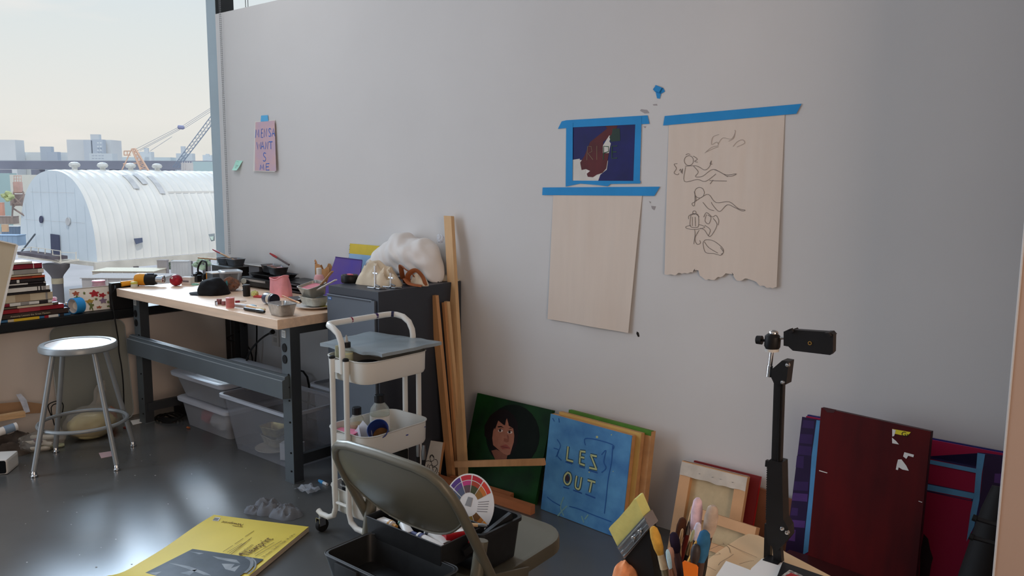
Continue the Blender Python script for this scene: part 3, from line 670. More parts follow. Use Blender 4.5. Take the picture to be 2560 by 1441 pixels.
m=M(blackr,sm=True); m.tube(smooth(cpts),.004,6); m.build('cord',t)
# small jar
P=T(336,719); t=thing('paint_jar','tiny clear jar with a yellow green lid below the heat gun','jar',P)
m=M(mt('milky jar',(214,216,206),.35),sm=True); m.lathe([(.017,0),(.019,.003),(.019,.02),(.016,.022)],P,n=18); m.build('body',t)
m=M(mt('yellow green lid',(204,198,92),.4),sm=True); m.lathe([(.0195,.021),(.0195,.032),(.017,.034),(.0005,.034)],P,n=18); m.build('lid',t)
# red net ball
P=T(441,715); t=thing('wrapped_ball','small red foil-wrapped ball on the workbench beside the heat gun nozzle','ball',P)
m=M(mt('crimson wrap',(150,22,40),.35,var=.35,scale=25),sm=True); m.blob(P+V((0,0,.034)),(.038,.036,.034),.08,3,3); m.build('ball',t)
m=M(mt('cream wrap patch',(216,196,180),.6),sm=True); m.blob(P+V((.006,-.022,.045)),(.013,.012,.011),.3,3,5,2); m.build('torn_patch',t)
def rbox(name,label,cat,P,rz,d,mat,parts=(),grp=None,bev=.003,kid='body'):
    t=thing(name,label,cat,P,rz,grp); m=M(mat,MW[t]); m.box((0,0,d[2]/2),d,bev=bev); m.build(kid,t)
    for nm,c,dd,mm in parts:
        m=M(mm,MW[t]); m.box(c,dd,bev=min(.002,min(dd)*.3)); m.build(nm,t)
    return t
greyp=mt('grey print',(120,120,126),.7)
rbox('small_box','small white cardboard box behind the red ball','box',T(470,711),.5,(.062,.045,.04),paper,[('lid',(0,0,.041),(.064,.047,.008),paper),('printed_strip',(0,-.0228,.02),(.04,.001,.01),greyp)])
rbox('tape_dispenser','black plastic dispenser block behind the white box','dispenser',T(492,705),.3,(.05,.04,.042),blackm,[('clip',(0,-.01,.046),(.02,.02,.012),blackm)])
P=T(488,713); t=thing('jar_lid','mint green jar lid lying beside the black cap','lid',P); m=M(mt('mint plastic',(140,202,182),.4),sm=True); m.lathe([(.021,0),(.022,.004),(.020,.008),(.0005,.008)],P,n=20); m.build('disc',t)
m=M(mt('mint ridge',(170,220,200),.4),sm=True); m.lathe([(.014,.008),(.014,.0095),(.0125,.0095),(.0125,.008)],P,n=20); m.build('ridge',t)
# cap
blk=mt('black cotton',(14,15,18),.9,var=.3,scale=40)
P=T(522,737)+V((0,.03,0)); t=thing('baseball_cap','black cotton cap with its brim to the left on the workbench','cap',P)
m=M(blk,sm=True); m.blob(P+V((.0,0,.004)),(.088,.085,.088),.14,1.6,11,4,-.003); m.build('crown',t)
bd=(T(470,736)-P).normalized(); bs=V((-bd.y,bd.x,0))
m=M(blk,sm=True)
m.grid(10,6,lambda u,v: P+bd*(.055+.075*v*math.sqrt(max(.02,1-(2*u-1)**2*.85)))+bs*((u-.5)*.15*(1-.12*v))+up*(.014-.008*v-.012*(2*u-1)**2+.003))
m.build('brim',t)
# deli tub
P=T(562,729)+V((0,.04,0)); t=thing('deli_container','clear plastic tub of orange brown shavings with a clear lid behind the black cap','container',P,-.35); W_=MW[t]
ctub=clear('thin clear plastic',(248,250,252),.12,.12,.7)
def rrl(w,d,r,z): return [V((x,y,z)) for x,y in rrect(0,0,w,d,r,5)]
m=M(ctub,W_,sm=True); m.loft([rrl(.095,.085,.02,.001),rrl(.128,.112,.022,.108)],True,False); m.build('tub',t,recalc=False)
m=M(mt('lid clear white',(226,238,244),.3),W_,sm=True); m=M(clear('clear lid',(236,244,250),.55,.15,.8),W_,sm=True); m.loft([rrl(.128,.112,.022,.105),rrl(.134,.118,.024,.108),rrl(.134,.118,.024,.116),rrl(.11,.096,.02,.119),rrl(.10,.088,.02,.114)],False,True); m.build('lid',t)
m=M(mt('orange brown shavings',(150,84,40),.8,col2=(84,46,26),scale=40,bump=.6),W_,sm=True); m.blob((0,0,.036),(.052,.046,.036),.2,5,2,4); m.blob((.02,-.01,.06),(.035,.03,.022),.3,5,4,3); m.build('shavings',t)
m=M(mt('teal label',(40,140,140),.6),W_); m.box((.052,-.0335,.052),(.03,.002,.026),rot=.12); m.build('label',t)
rbox('carton','white topped carton with a grey front and an orange edge behind the clear tub','carton',T(522,706)+V((.06,.01,0)),-.15,(.10,.07,.062),mt('slate card',(84,92,100),.6),[('lid',(0,0,.065),(.106,.076,.006),paper),('orange_end',(-.045,-.0355,.032),(.012,.002,.056),mt('orange card',(206,136,54),.6))])
# headphones-like black tangle on a white block
P=V((-4.69,2.64,TZ)); t=thing('headphones','black headphones standing at the window end of the workbench','headphones',P)
m=M(blackm,sm=True); m.tube(smooth([P+V((-.045,0,.03)),P+V((-.05,.0,.08)),P+V((-.02,.01,.125)),P+V((.03,.01,.12)),P+V((.05,0,.08)),P+V((.045,0,.03))]),.006,8); m.build('band',t)
for s_ in (-1,1):
    m=M(blackr,sm=True); m.lathe([(.001,-.012),(.026,-.012),(.03,0),(.026,.012),(.001,.012)],P+V((.046*s_,0,.03)),(1,0,.1),16); m.build('ear_cup',t)
# hot plate and trays with foil pans
P=T(640,722)+V((0,.10,0)); 
t=thing('hot_plate','black electric hot plate with a chrome front under the foil pans','hot plate',P); W_=MW[t]
m=M(blackm,W_); m.box((0,0,.035),(.30,.20,.05),bev=.008); m.build('body',t)
m=M(steelm,W_); m.box((-.01,-.101,.045),(.22,.003,.012)); m.build('front_trim',t)
for s_ in (-.11,.11):
    m=M(blackr,W_); m.cyl((s_,-.07,0),(s_,-.07,.012),.014,n=12); m.build('foot',t)
m=M(blackm,W_,sm=True); m.lathe([(.016,0),(.014,.014),(.001,.015)],(-.09,-.10,.03),(0,-1,0),16); m.build('knob',t)
hp=P
def tray(label,P,rz,w,d,h,mat):
    t=thing('metal_tray',label,'tray',P,rz); m=M(mat,MW[t],sm=True)
    m.loft([rrl(w-.03,d-.03,.012,.001),rrl(w,d,.016,h),rrl(w+.012,d+.012,.018,h),rrl(w-.006,d-.006,.014,h-.001),rrl(w-.032,d-.032,.012,.004)]); m.build('pan',t)
    m=M(mat,MW[t]); m.tube([(w/2+.004,-.03,h),(w/2+.022,-.025,h+.004),(w/2+.022,.025,h+.004),(w/2+.004,.03,h)],.003,6); m.build('handle',t); return t
tray('shallow black tray with two pans of pink paint on top of the hot plate','',0,0,0,0,0) if False else None
tray('shallow black tray carrying the two pans of pink paint on the hot plate',hp+V((.03,.0,.061)),-.05,.27,.17,.022,blackm)
foil_pan('foil pan of pink paint with a dark stick, left on the black tray',hp+V((-.035,.03,.083)),-.1,.12,.09,.045,foild,pinkp)
foil_pan('foil pan of pale pink paint with a brown spatula, right on the black tray',hp+V((.085,-.005,.083)),-.25,.13,.095,.045,foild,mt('pale pink paint',(222,178,184),.6,var=.1,scale=25))
bk=V((-4.60,2.79,TZ))
t=thing('griddle','low black griddle plate at the back of the workbench under two dark foil pans','griddle',bk,-.1); W_=MW[t]
m=M(blackm,W_); m.box((0,0,.05),(.26,.15,.085),bev=.01); m.build('body',t); m=M(mt('griddle rim',(96,102,106),.35,.6),W_); m.loft([rrl(.27,.16,.012,.093),rrl(.275,.165,.012,.098),rrl(.25,.14,.012,.098)],True,True); m.build('plate',t)
foil_pan('dark foil pan with a bare wood stick at the back left of the bench',bk+V((-.07,.0,.0985)),.1,.11,.085,.04,foild,mt('grey paint',(92,88,92),.6))
foil_pan('dark foil pan with a red tipped stick at the back of the bench',bk+V((.06,-.01,.0985)),-.1,.12,.09,.045,foild,mt('mauve paint',(120,96,104),.6))
q=bk+V((-.07,0,.125)); stick('wooden_stick','bare round wooden stick lying in the dark foil pan by the window','stick',q+V((.02,0,0)),oY(496,645,q.y-.02),.006,woodd)
q=bk+V((.06,0,.118)); stick('paint_stirrer','wooden stirrer with a red handle end leaning left out of a foil pan','stirrer',q+V((.0,0,.005)),oY(532,624,q.y),.0055,woodd,red,.32)
fp=hp+V((.0,.14,0)); rbox('foil_tray_lid','flat silver tray lid leaning behind the pink paint pans','lid',V((-4.36,2.84,TZ)),-.0,(.11,.10,.112),mt('grey card box',(96,100,106),.6),[('silver_sheet',(.02,-.01,.115),(.20,.11,.006),foil)])
q=hp+V((.05,.11,.13)); stick('paint_stirrer','dark stirrer with a red handle end leaning right above the pink pans','stirrer',q+V((-.02,.0,-.005)),oY(675,634,q.y),.006,mt('dark wood',(96,84,84),.5),red,.4)
q=hp+V((-.035,.03,.12)); stick('wooden_stick','short dark stick resting across the left pink paint pan','stick',q+V((.03,-.02,-.005)),oY(598,661,q.y),.005,mt('dark wood',(96,84,84),.5))
q=hp+V((.07,-.005,.118)); stick('spatula','small brown spatula standing in the right pink paint pan','spatula',q,oY(669,664,q.y),.007,mt('brown handle',(128,74,52),.5),flat=.5)
# black folders
P=V((-3.87,2.79,TZ))
for i,(dz,rz,c) in enumerate(((0,.0,'bottom'),(.02,.08,'middle'),(.04,-.06,'top'))):
    t=thing('black_folder','%s black plastic folder in the pile behind the pink pouch'%c,'folder',P+V((.0,.0,dz)),rz,'black folders behind the pink pouch'); m=M(mt('black film plastic',(17,18,20),.28,var=.2,scale=8),MW[t],sm=True)
    m.grid(12,8,lambda u,v:V(((u-.5)*.24,(v-.5)*.17,.017+.004*math.sin(5*u+i*2)*math.cos(3*v)))); m.grid(12,8,lambda u,v:V(((u-.5)*.24,(v-.5)*.17,.002+.0025*math.sin(4*u+i)))); m.box((0,.083,.009),(.236,.004,.016)); m.build('cover',t,recalc=False)
    m=M(mt('grey film edge',(90,96,104),.4),MW[t]); m.box((.0,-.08,.0095),(.22,.005,.010)); m.build('page_edge',t)
# pink pouch
pk=mt('pink fabric',(222,148,152),.85,var=.1,scale=18,bump=.3); pkd=mt('pink lining',(206,110,118),.9)
P=T(690,741)+V((0,.035,0)); t=thing('fabric_pouch','soft pink fabric pouch standing open on the workbench','pouch',P,-.15); W_=MW[t]
def pouch(u,v):
    a=2*math.pi*u; k=1+.07*noise.noise(V((math.cos(a)*2,math.sin(a)*2,v*2)))
    w=.090-.012*v+.008*math.sin(2.4*v); f_=(abs(math.cos(a))**.55)*math.copysign(1,math.cos(a)); return V((f_*w*k,math.sin(a)*(.042-.012*v)*k-.01*v,.105*v*(1+.13*math.cos(a+.2)-.16*max(0,-math.sin(a))*(1-abs(math.cos(a))))))
m=M(pk,W_,sm=True); m.grid(36,12,pouch); m.poly([pouch(i/36,0) for i in range(36)]); m.build('bag',t,recalc=False)
m=M(pk,W_,sm=True); m.tube([pouch(i/36,1.) for i in range(36)],.004,6,closed=True); m.build('zip_edge',t)
m=M(pkd,W_,sm=True); m.poly([pouch(i/36,.8)*.97+V((0,0,.004)) for i in range(36)]); m.build('lining',t)
P=T(617,741); t=thing('film_canister','black film canister standing in front of the hot plate','canister',P)
m=M(blackm,sm=True); m.lathe([(.018,0),(.0195,.002),(.0195,.05),(.021,.051),(.021,.06),(.019,.062),(.0005,.062)],P,n=20); m.build('body',t); m=M(mt('grey lid',(70,72,74),.5),sm=True); m.lathe([(.019,.0615),(.018,.064),(.0005,.064)],P,n=20); m.build('cap',t)
P=T(610,727); t=thing('hand_mirror','small pale oval disc on a stem behind the film canister','disc',P)
m=M(mt('pale oval',(186,196,190),.3),sm=True); m.lathe([(.0005,-.003),(.014,-.003),(.016,0),(.014,.003),(.0005,.003)],P+V((0,0,.056)),(.55,-.8,.1),20); m.build('disc',t); m=M(steelm,sm=True); m.cyl(P+V((0,0,.0)),P+V((0,0,.04)),.003); m.lathe([(.012,0),(.012,.004),(.003,.006)],P,n=14); m.build('stem',t)
# pink thread spool
P=T(576,770); t=thing('thread_spool','dusty pink thread spool standing near the front edge of the workbench','spool',P)
m=M(mt('dusty pink thread',(196,116,112),.8,var=.15,scale=4,stretch=(1,1,60)),sm=True); m.lathe([(.0195,.004),(.0205,.008),(.0205,.044),(.0195,.047)],P,n=20); m.build('thread',t)
m=M(mt('pink spool end',(206,134,128),.5),sm=True); m.lathe([(.0215,0),(.022,.004),(.019,.006)],P,n=20); m.lathe([(.019,.046),(.0215,.047),(.0215,.051),(.006,.052),(.006,.04)],P,n=20); m.build('flange',t)
P=T(548,763); t=thing('cookie_cutter','curled silver metal band left of the pink spool','metal band',P)
m=M(steelm,sm=True); 
m.grid(22,1,lambda u,v: P+V((.026*math.cos(.6+u*4.6),.019*math.sin(.6+u*4.6),.018*v+.0005))); m.build('band',t)
m=M(mt('rose wood block',(150,92,92),.6)); m.box(P+V((-.022,.014,.014)),(.022,.014,.027),.4,.002); m.box(P+V((.024,.010,.011)),(.018,.014,.021),.2,.002); m.build('clip',t)
stick('wood_handle_tool','short tool with a pale wood block handle and a crimson shaft right of the spool','tool',fl(588,755,TZ+.012),fl(616,753,TZ+.012),.006,mt('crimson shaft',(140,44,60),.5),paper,.6,'handle')
stick('marker_pen','pale grey marker pen lying behind the wooden brush','marker',fl(586,763,TZ+.009),fl(640,767,TZ+.009),.008,mt('pale grey plastic',(206,210,214),.35),mt('pale blue cap',(150,190,214),.4),.25,'cap')
stick('paint_brush','slim white brush lying right of the pink spool','brush',fl(587,770,TZ+.006),fl(626,775,TZ+.006),.004,paper,steelm,.3,'ferrule')
stick('paint_brush','thick pale wooden brush handle lying toward the foil pan','brush',fl(616,765,TZ+.009),fl(662,775,TZ+.009),.0075,woodl,mt('cream bristles',(224,206,170),.8),.25,'bristles')
t=stick('marker_pen','black marker pen lying in front of the wooden brush','marker',fl(612,772,TZ+.0095),fl(661,780,TZ+.0095),.0085,blackm,mt('glossy black cap',(26,26,28),.25),.4,'cap')
P=T(668,763)+V((0,.02,0)); t=thing('paint_jar','dark navy jar with a beige label lying on its side behind the front foil pan','jar',P)
m=M(mt('navy jar',(24,32,66),.3),sm=True); m.lathe([(.001,-.045),(.027,-.045),(.029,-.04),(.029,.03),(.025,.036)],P+V((0,0,.0295)),(1,-.12,0),22); m.build('body',t)
m=M(mt('beige label',(196,184,166),.7,var=.12,scale=30),sm=True); m.lathe([(.0293,.0),(.0293,.028)],P+V((0,0,.0295)),(1,-.12,0),22); m.build('label',t); m=M(mt('navy lid',(16,20,40),.35),sm=True); m.lathe([(.026,.034),(.029,.035),(.029,.046),(.001,.047)],P+V((0,0,.0295)),(1,-.12,0),22); m.build('lid',t)
P=T(637,742); m=M(mt('yellow green sponge',(198,198,124),.9,var=.25,scale=40,bump=.5),sm=True); m.blob(P+V((0,.0,.016)),(.024,.018,.017),.3,3,8,3,-.016); m.build('crumpled_sponge',None,'yellow green crumpled sponge in front of the pink pouch','sponge')
rbox('red_card','bright red flat card lying between the sponge and the pink pouch','card',T(650,744)+V((0,.0,0)),.3,(.06,.04,.008),red,[('top_sheet',(0,0,.0085),(.056,.036,.002),mt('bright red',(206,56,44),.6))])
foil_pan('clean empty foil pan at the front right corner of the workbench',T(692,790)+V((0,.03,0)),-.1,.135,.10,.058)
# paper plate and stacked pans
P=T(775,772)+V((0,.03,0)); P.z=TZ
t=thing('paper_plate','white paper plate with yellow smears under the stacked foil pans','plate',P); m=M(paper,sm=True); m.lathe([(.0005,.003),(.065,.003),(.078,.008),(.096,.013),(.097,.016),(.078,.0115),(.065,.0065),(.0005,.0065)],P,n=36); m.build('plate',t)
m=M(mt('yellow smear',(208,196,84),.7),sm=True); m.poly([P+V((.05+.03*math.cos(a_),.02+.022*math.sin(a_)*(1+.3*math.sin(3*a_)),.0085+.004)) for a_ in [2*math.pi*i/16 for i in range(16)]]); m.build('paint_smear',t)
foil_pan('pale ridged foil pan sitting on the white paper plate',P+V((-.005,.0,.014)),-.1,.145,.105,.044,mt('whitish foil',(206,206,196),.5,.4,.15,scale=50,bump=.4),None)
foil_pan('foil pan with pink residue stacked on top of the ridged pan on the plate',P+V((-.015,.01,.060)),-.2,.145,.11,.058,mt('soiled foil',(176,176,168),.4,.6,.25,scale=14),mt('pink residue',(206,120,130),.7,var=.2,scale=20),tilt=.25)
q=P+V((-.01,.01,.09)); stick('wooden_stick','flat wooden stick standing in the pink foil pan, leaning right','stick',q+V((-.0,-.01,-.02)),oY(831,679,q.y),.009,woodd,flat=.45)
stick('palette_knife','white plastic palette knife leaning out of the pink foil pan over the cabinet','palette knife',q+V((.01,-.02,-.01)),oY(840,700,q.y-.05),.0075,paper,flat=.45)
stick('pencil','orange brown pencil lying left of the ridged foil pan','pencil',fl(706,740,TZ+.03),fl(750,758,TZ+.045),.004,mt('orange pencil',(190,120,60),.5),mt('pencil wood',(214,176,130),.6),.15,'point')
tray('dull flat metal tray lying behind the ridged foil pan',T(722,756)+V((0,.07,0)),-.3,.12,.09,.016,foild)
# bottle, bag, papers
P=V((oY(798,700,2.78).x,2.78,TZ)); t=thing('squeeze_bottle','pink tinted plastic bottle with a white flip cap near the cabinet','bottle',P)
m=M(mt('pink translucent plastic',(232,176,180),.35),sm=True); m.lathe([(.026,0),(.028,.004),(.028,.095),(.022,.108),(.012,.112)],P,n=22); m.build('body',t); m=M(whitep,sm=True); m.lathe([(.0145,.108),(.0145,.145),(.012,.147),(.0005,.147)],P,n=18); m.build('cap',t)
m=M(mt('pink white label',(232,206,210),.6,var=.1,scale=30),sm=True); m.lathe([(.0283,.03),(.0283,.085)],P,n=22); m.use(mt('violet print',(150,96,150),.6)); 
for k_ in range(4): m.box(P+V((-.004,-.0285,.042+.01*k_)),(.018,.001,.004))
m.build('label',t)
kr=mt('kraft paper',(196,146,96),.85,var=.12,scale=10,bump=.2)
P=V((oY(816,690,2.855).x,2.855,TZ)); t=thing('paper_bag','torn brown paper bag standing behind the pink bottle','bag',P)
m=M(kr,sm=True); hs=[.16,.135,.15,.12,.155,.17,.14,.16,.125,.15,.13,.165]
def bag(u,v):
    a=u*4; i=int(a)%4; f=a-int(a); cs=[(-.062,-.03),(.062,-.03),(.062,.03),(-.062,.03)]; x=cs[i][0]+(cs[(i+1)%4][0]-cs[i][0])*f; y=cs[i][1]+(cs[(i+1)%4][1]-cs[i][1])*f
    hh=hs[int(u*11.99)%12]; return P+V((x*(1+.06*math.sin(9*u)),y,hh*v))
m.grid(24,6,bag,False); m.poly([bag(i/24,0) for i in range(24)]); m.build('bag',t,recalc=False)
m=M(mt('crumpled bag top',(186,136,90),.85,var=.2,scale=20),sm=True); m.tube(smooth([P+V((-.058,-.02,.155)),P+V((-.062,-.03,.18)),P+V((-.05,-.03,.17)),P+V((-.045,-.03,.15))]),.005,6,flat=.4); m.build('torn_edge',t)
for i,(nm,cl,dx) in enumerate((('green',(60,110,50),0),('yellow',(214,190,60),.01),('red',(190,50,44),-.005),('orange',(220,110,60),.012))):
    rbox('sketchbook','thin %s covered sketchbook in the pile under the bench end by the cabinet'%nm,'sketchbook',T(806,762)+V((-.02+dx,.13,.011*i)),.1*i,(.09,.12,.0095),mt(nm+' cover',cl,.5),[('pages',(0,0,.0048),(.0885,.121,.006),paper)],'coloured sketchbooks at the bench end',bev=.001,kid='cover')
# ================= ON THE CABINET =================
KZ=.946
def K(px,py): return fl(px,py,KZ)
P=K(862,708)+V((0,.03,0)); t=thing('tape_roll','black tape roll with a pink edge on the cabinet front left corner','tape roll',P)
m=M(blackm,sm=True); m.lathe([(.02,.002),(.038,.0),(.041,.006),(.041,.034),(.038,.038),(.02,.038),(.02,.002)],P,n=26); m.build('roll',t); m=M(mt('pink tape edge',(206,110,124),.6),sm=True); m.blob(P+V((.015,-.01,.040)),(.02,.01,.005),.3,3,2,2); m.build('loose_end',t)
cream=mt('cream canvas cloth',(214,200,176),.9,var=.1,scale=14,bump=.35); wcl=mt('white drop cloth',(226,224,222),.9,var=.05,scale=6,bump=.45)
P=V((-2.96,2.5,KZ))
m=M(cream,sm=True); P=K(912,713)+V((.01,.06,0))
m.drape(P+V((0,.01,.0005)),.125,.08,.125,3,.1,60,22,3.6); m.drape(P+V((.075,-.01,.0005)),.075,.055,.085,9,.3,40,14,3.2); m.build('canvas_tote',None,'crumpled cream canvas tote bag on the cabinet behind the steel clamps','bag')
lea=mt('brown leather',(158,92,54),.55,var=.15,scale=14)
P=K(1005,716)+V((.0,.05,0)); t=thing('leather_straps','looped brown leather straps on the cabinet in front of the white cloth','straps',P)
for i,pts in enumerate(([(-.08,.03,.02),(-.06,.0,.085),(-.02,-.01,.075),(.01,.01,.05),(.0,.03,.02)],[(-.01,.0,.004),(.01,-.02,.05),(.05,-.01,.075),(.075,.01,.045),(.085,.02,.004)],[(-.05,.02,.004),(-.01,-.02,.03),(.03,-.03,.012),(.08,.0,.003)])):
    m=M(lea,sm=True); m.tube([P+V(q) for q in smooth(pts,6)],.0125,8,flat=.25); m.build('strap',t)
m=M(cream,sm=True); m.drape(P+V((.03,.03,.0005)),.055,.035,.06,5); m.build('cloth_tab',t)
for i,(px,py,hh,lb) in enumerate(((930,724,.105,'taller chrome C-clamp standing upright on the cabinet front edge'),(969,722,.07,'shorter chrome C-clamp to the right of the taller one on the cabinet'))):
    P=K(px,py)+V((0,.02,.0)); t=thing('c_clamp',lb,'clamp',P,group='steel clamps on the cabinet')
    m=M(chrome,sm=True); m.cyl(P+V((0,0,.008)),P+V((0,0,hh)),.005,n=12); m.lathe([(.008,.0),(.009,.004),(.005,.010)],P+V((0,0,.003)),n=12); m.build('screw',t)
    m=M(chrome); m.bar(P+V((-.016,0,hh*.68)),P+V((.016,0,hh*.68)),.006,.008,bev=.002); m.build('wing_nut',t)
    m=M(steelm); m.bar(P+V((-.05,.0,.004)),P+V((.03,.004,.004)),.014,.006,bev=.002); m.bar(P+V((.008,.004,.004)),P+V((.04,.03,.004)),.012,.006,bev=.002); m.bar(P+V((0,0,.02)),P+V((.022,.006,.012)),.01,.006,bev=.002); m.build('jaw',t)
# white bundle
P=K(1000,700)+V((-.03,.10,0)); t=thing('cloth_bundle','large bundled white cotton cloth with a stitched pocket on the cabinet','cloth',P)
FB=F(P,(.93,-.18,0),(0,0,1))
m=M(wcl,sm=True)
def bun(u,v):
    a=2*math.pi*u; w=math.sin(math.pi*v)**.62; xx=(v-.5)*.66-.085
    hgt=.222*min(1,(max(0.0,v)/.52)**.8)*(1 if v<.52 else 1-.30*((v-.52)/.48))*(1-max(0,(v-.86)/.14)**2.2)+.002 ; d=.125*w**.8
    x=xx; y=math.cos(a)*d; z=max(0,.5*hgt+math.sin(a)*.5*hgt) 
    nn=noise.noise(V((x*9,y*9,z*9)))*.020+noise.noise(V((x*22+z*18,y*14,z*12-x*9)))*.012+(.5-abs(noise.noise(V((x*11+z*15,y*7,z*6)))))*.010
    q=V((x+nn*.5,y+nn*math.cos(a),max(.001,z+nn*math.sin(a))))
    return P+FB.u*q.x+V((-FB.u.y,FB.u.x,0))*q.y+up*q.z
m.grid(84,84,bun); m.build('cloth',t,recalc=False)
m=M(mt('stitched seam',(236,234,230),.9),sm=True)
def bs(pts): return smooth([bun(a_,b_)+ (bun(a_,b_)-P-up*.08).normalized()*.001 for a_,b_ in pts],8)
m.tube(bs([(.66,.30),(.80,.36),(.88,.46),(.80,.53),(.70,.50)]),.0022,6); m.tube(bs([(.62,.44),(.72,.50),(.85,.62),(.93,.72)]),.0026,6); m.build('pocket_seam',t)
m=M(cream,sm=True); P2=K(1075,702)+V((0,.09,0)); m.drape(P2+V((0,0,.0005)),.11,.07,.03,7); m.build('folded_canvas',None,'folded cream canvas lying under the right end of the white bundle','cloth')
m=M(cream,sm=True); P2=K(1146,699)+V((0,.03,0)); m.drape(P2+V((-.015,-.03,.0005)),.04,.04,.035,5); m.build('canvas_scrap',None,'small cream canvas scrap at the back right corner of the cabinet','cloth')
m=M(clear('thin white film',(236,240,246),.6,.3,1.),sm=True); P2=oY(1101,597,2.78); m.blob(P2,(.02,.012,.022),.4,3,2,3); m.build('plastic_scrap',None,'wisp of clear plastic at the top right of the white bundle','plastic')
# notebook & purple board
y0=2.86; KZn=TZ

t=thing('spiral_notebook','yellow and pale blue spiral notebook standing behind the white bundle','notebook',(-3.45,y0,TZ))
q0=oY(864,609,y0); q1=oY(936,617,y0); zt=q0.z; FN=F((q0.x,y0,TZ),(1,0,0),(0,.12,1)); wN=.24; hN=zt-TZ; hm_=oY(864,634,y0).z-TZ
m=M(mt('yellow cover',(226,200,50),.55,var=.04)); m.slab(FN,0,wN,hm_,hN,0,.004); m.use(mt('pale blue cover',(146,186,222),.55,var=.04)); m.slab(FN,0,wN,0,hm_,0,.004); m.build('cover',t)
m=M(paper); m.slab(FN,.003,wN-.003,.003,hN-.003,-.012,-.0002); m.build('pages',t)
m=M(blackm,sm=True)
for k_ in range(11): m.tube([FN.p(.004+.0085*math.cos(a_),hN-.012-.022*k_ if hN-.012-.022*k_>.01 else .01,-.003+.010*math.sin(a_)) for a_ in [R_(100+22*i) for i in range(13)]],.0013,5)
m.build('spiral_binding',t)
FP=F((-3.6,2.72,TZ),(1,-.02,0),(.1,.16,1)); 
t=thing('purple_board','violet blue painted board leaning by the cabinet left edge behind the tape roll','board',FP.o); m=M(mt('violet paint',(80,64,158),.6,var=.12,scale=6,col2=(98,74,140))); c4=[FP.px(*p) for p in ((806,742),(892,752),(905,651),(839,643))]; m.prism(c4,FP.n*-.004); m.build('panel',t); m=M(mt('board edge',(70,54,120),.7)); m.bar(c4[3],c4[2],.004,.005); m.build('top_edge',t)
# ================= ON THE TROLLEY =================
P=V((-2.555,2.20,.748)); t=thing('foil_sheet_stack','grey foil-covered boards stacked across the top tray of the white trolley','boards',P)
cs=[(800,858),(955,886),(1104,855),(925,829)]
for i,(nm,z,mat,g) in enumerate((('under_board',.751,mt('brown grey board',(96,90,84),.7,var=.2,scale=12),.0),('middle_board',.764,mt('grey card',(134,134,132),.6,var=.12,scale=8),.006),('top_sheet',.7755,mt('blue grey film',(140,152,158),.3,var=.12,scale=5,bump=.15),.0))):
    c=[fl(x,y,z) for x,y in cs]
    def sh(u,v,z=z,i=i): 
        p=(c[0]*(1-u)+c[1]*u)*(1-v)+(c[3]*(1-u)+c[2]*u)*v; e=min(u,1-u,v,1-v)
        nn=noise.noise(V((u*5,v*5,i*3.)))
        return p+V((0,0,(.006*nn*(1-e) if i==2 else .002*nn)))+V((nn*.004,nn*.005,0))*(e<.01)
    m=M(mat,sm=True); m.grid(14,14,sh); th=.013
    m.grid(14,14,lambda u,v: sh(u,v)-V((0,0,th))); 
    bd=[(k/14,0) for k in range(15)]+[(1,k/14) for k in range(1,15)]+[(1-k/14,1) for k in range(1,15)]+[(0,1-k/14) for k in range(1,14)]
    n=len(bd); A=[sh(*b_) for b_ in bd]; m.add(A+[a_-V((0,0,th)) for a_ in A],[(k,(k+1)%n,n+(k+1)%n,n+k) for k in range(n)],False)
    m.build(nm,t,recalc=False)
milk=mt('cloudy pale yellow liquid',(206,204,160),.35); bcl=clear('bottle plastic',(240,244,240),.30,.12,.8)
def bottle(name,label,P,r,h,liq,lh,neck=.35,cap=None,capr=.4,caph=.02,spout=0,lab=None):
    t=thing(name,label,'bottle',P); m=M(bcl,sm=True)
    m.lathe([(r*.9,0),(r,.004),(r,h*.7),(r*.92,h*.82),(r*neck*1.15,h*.97),(r*neck,h)],P,n=22); m.build('body',t,recalc=False)
    m=M(liq,sm=True); m.lathe([(.0005,.002),(r*.88,.003),(r*.96,.008),(r*.96,lh),(.0005,lh)],P,n=22); m.build('liquid',t)
    m=M(cap or blackm,sm=True); m.lathe([(r*capr*1.12,h-.003),(r*capr*1.12,h+caph),(r*capr,h+caph+.002),(.0005,h+caph+.002)],P,n=18); cp=m.build('cap',t)
    if spout: m=M(mt('grey nozzle',(176,176,172),.4),sm=True); m.lathe([(r*.28,h+caph),(r*.2,h+caph+spout*.6),(r*.08,h+caph+spout),(.0005,h+caph+spout)],P,n=12); m.build('nozzle',cp)
    if lab: m=M(lab,sm=True); m.lathe([(r*1.006,h*.2),(r*1.006,h*.62)],P,n=22); m.build('label',t)
    return t
bottle('squeeze_bottle','clear squeeze bottle of pale yellow liquid with a pointed nozzle on the top tray',V((-2.535,2.025,.665)),.027,.118,milk,.095,cap=blackm,capr=.55,caph=.016,spout=.03)
P=V((-2.597,2.03,.665)); t=thing('paint_tube','crumpled pale green paint tube standing in the top tray corner','tube',P); m=M(mt('pale green tube',(206,208,180),.5,var=.2,scale=30),sm=True); m.loft([[P+V((.014*math.cos(a_),.014*math.sin(a_),.0)) for a_ in [R_(30*i) for i in range(12)]],[P+V((.015*math.cos(a_),.012*math.sin(a_),.05)) for a_ in [R_(30*i) for i in range(12)]],[P+V((.002*math.cos(a_)+.004,.016*math.sin(a_),.115)) for a_ in [R_(30*i) for i in range(12)]]]); m.build('tube',t)
P=V((-2.44,2.05,.665)); t=thing('round_tin','low round black lidded tub in the top tray under the foil boards','tub',P); m=M(blackm,sm=True); m.lathe([(.042,0),(.044,.004),(.044,.05)],P,n=24); m.build('body',t); m=M(blackr,sm=True); m.lathe([(.0455,.048),(.0455,.064),(.042,.066),(.0005,.066)],P,n=24); m.build('lid',t)
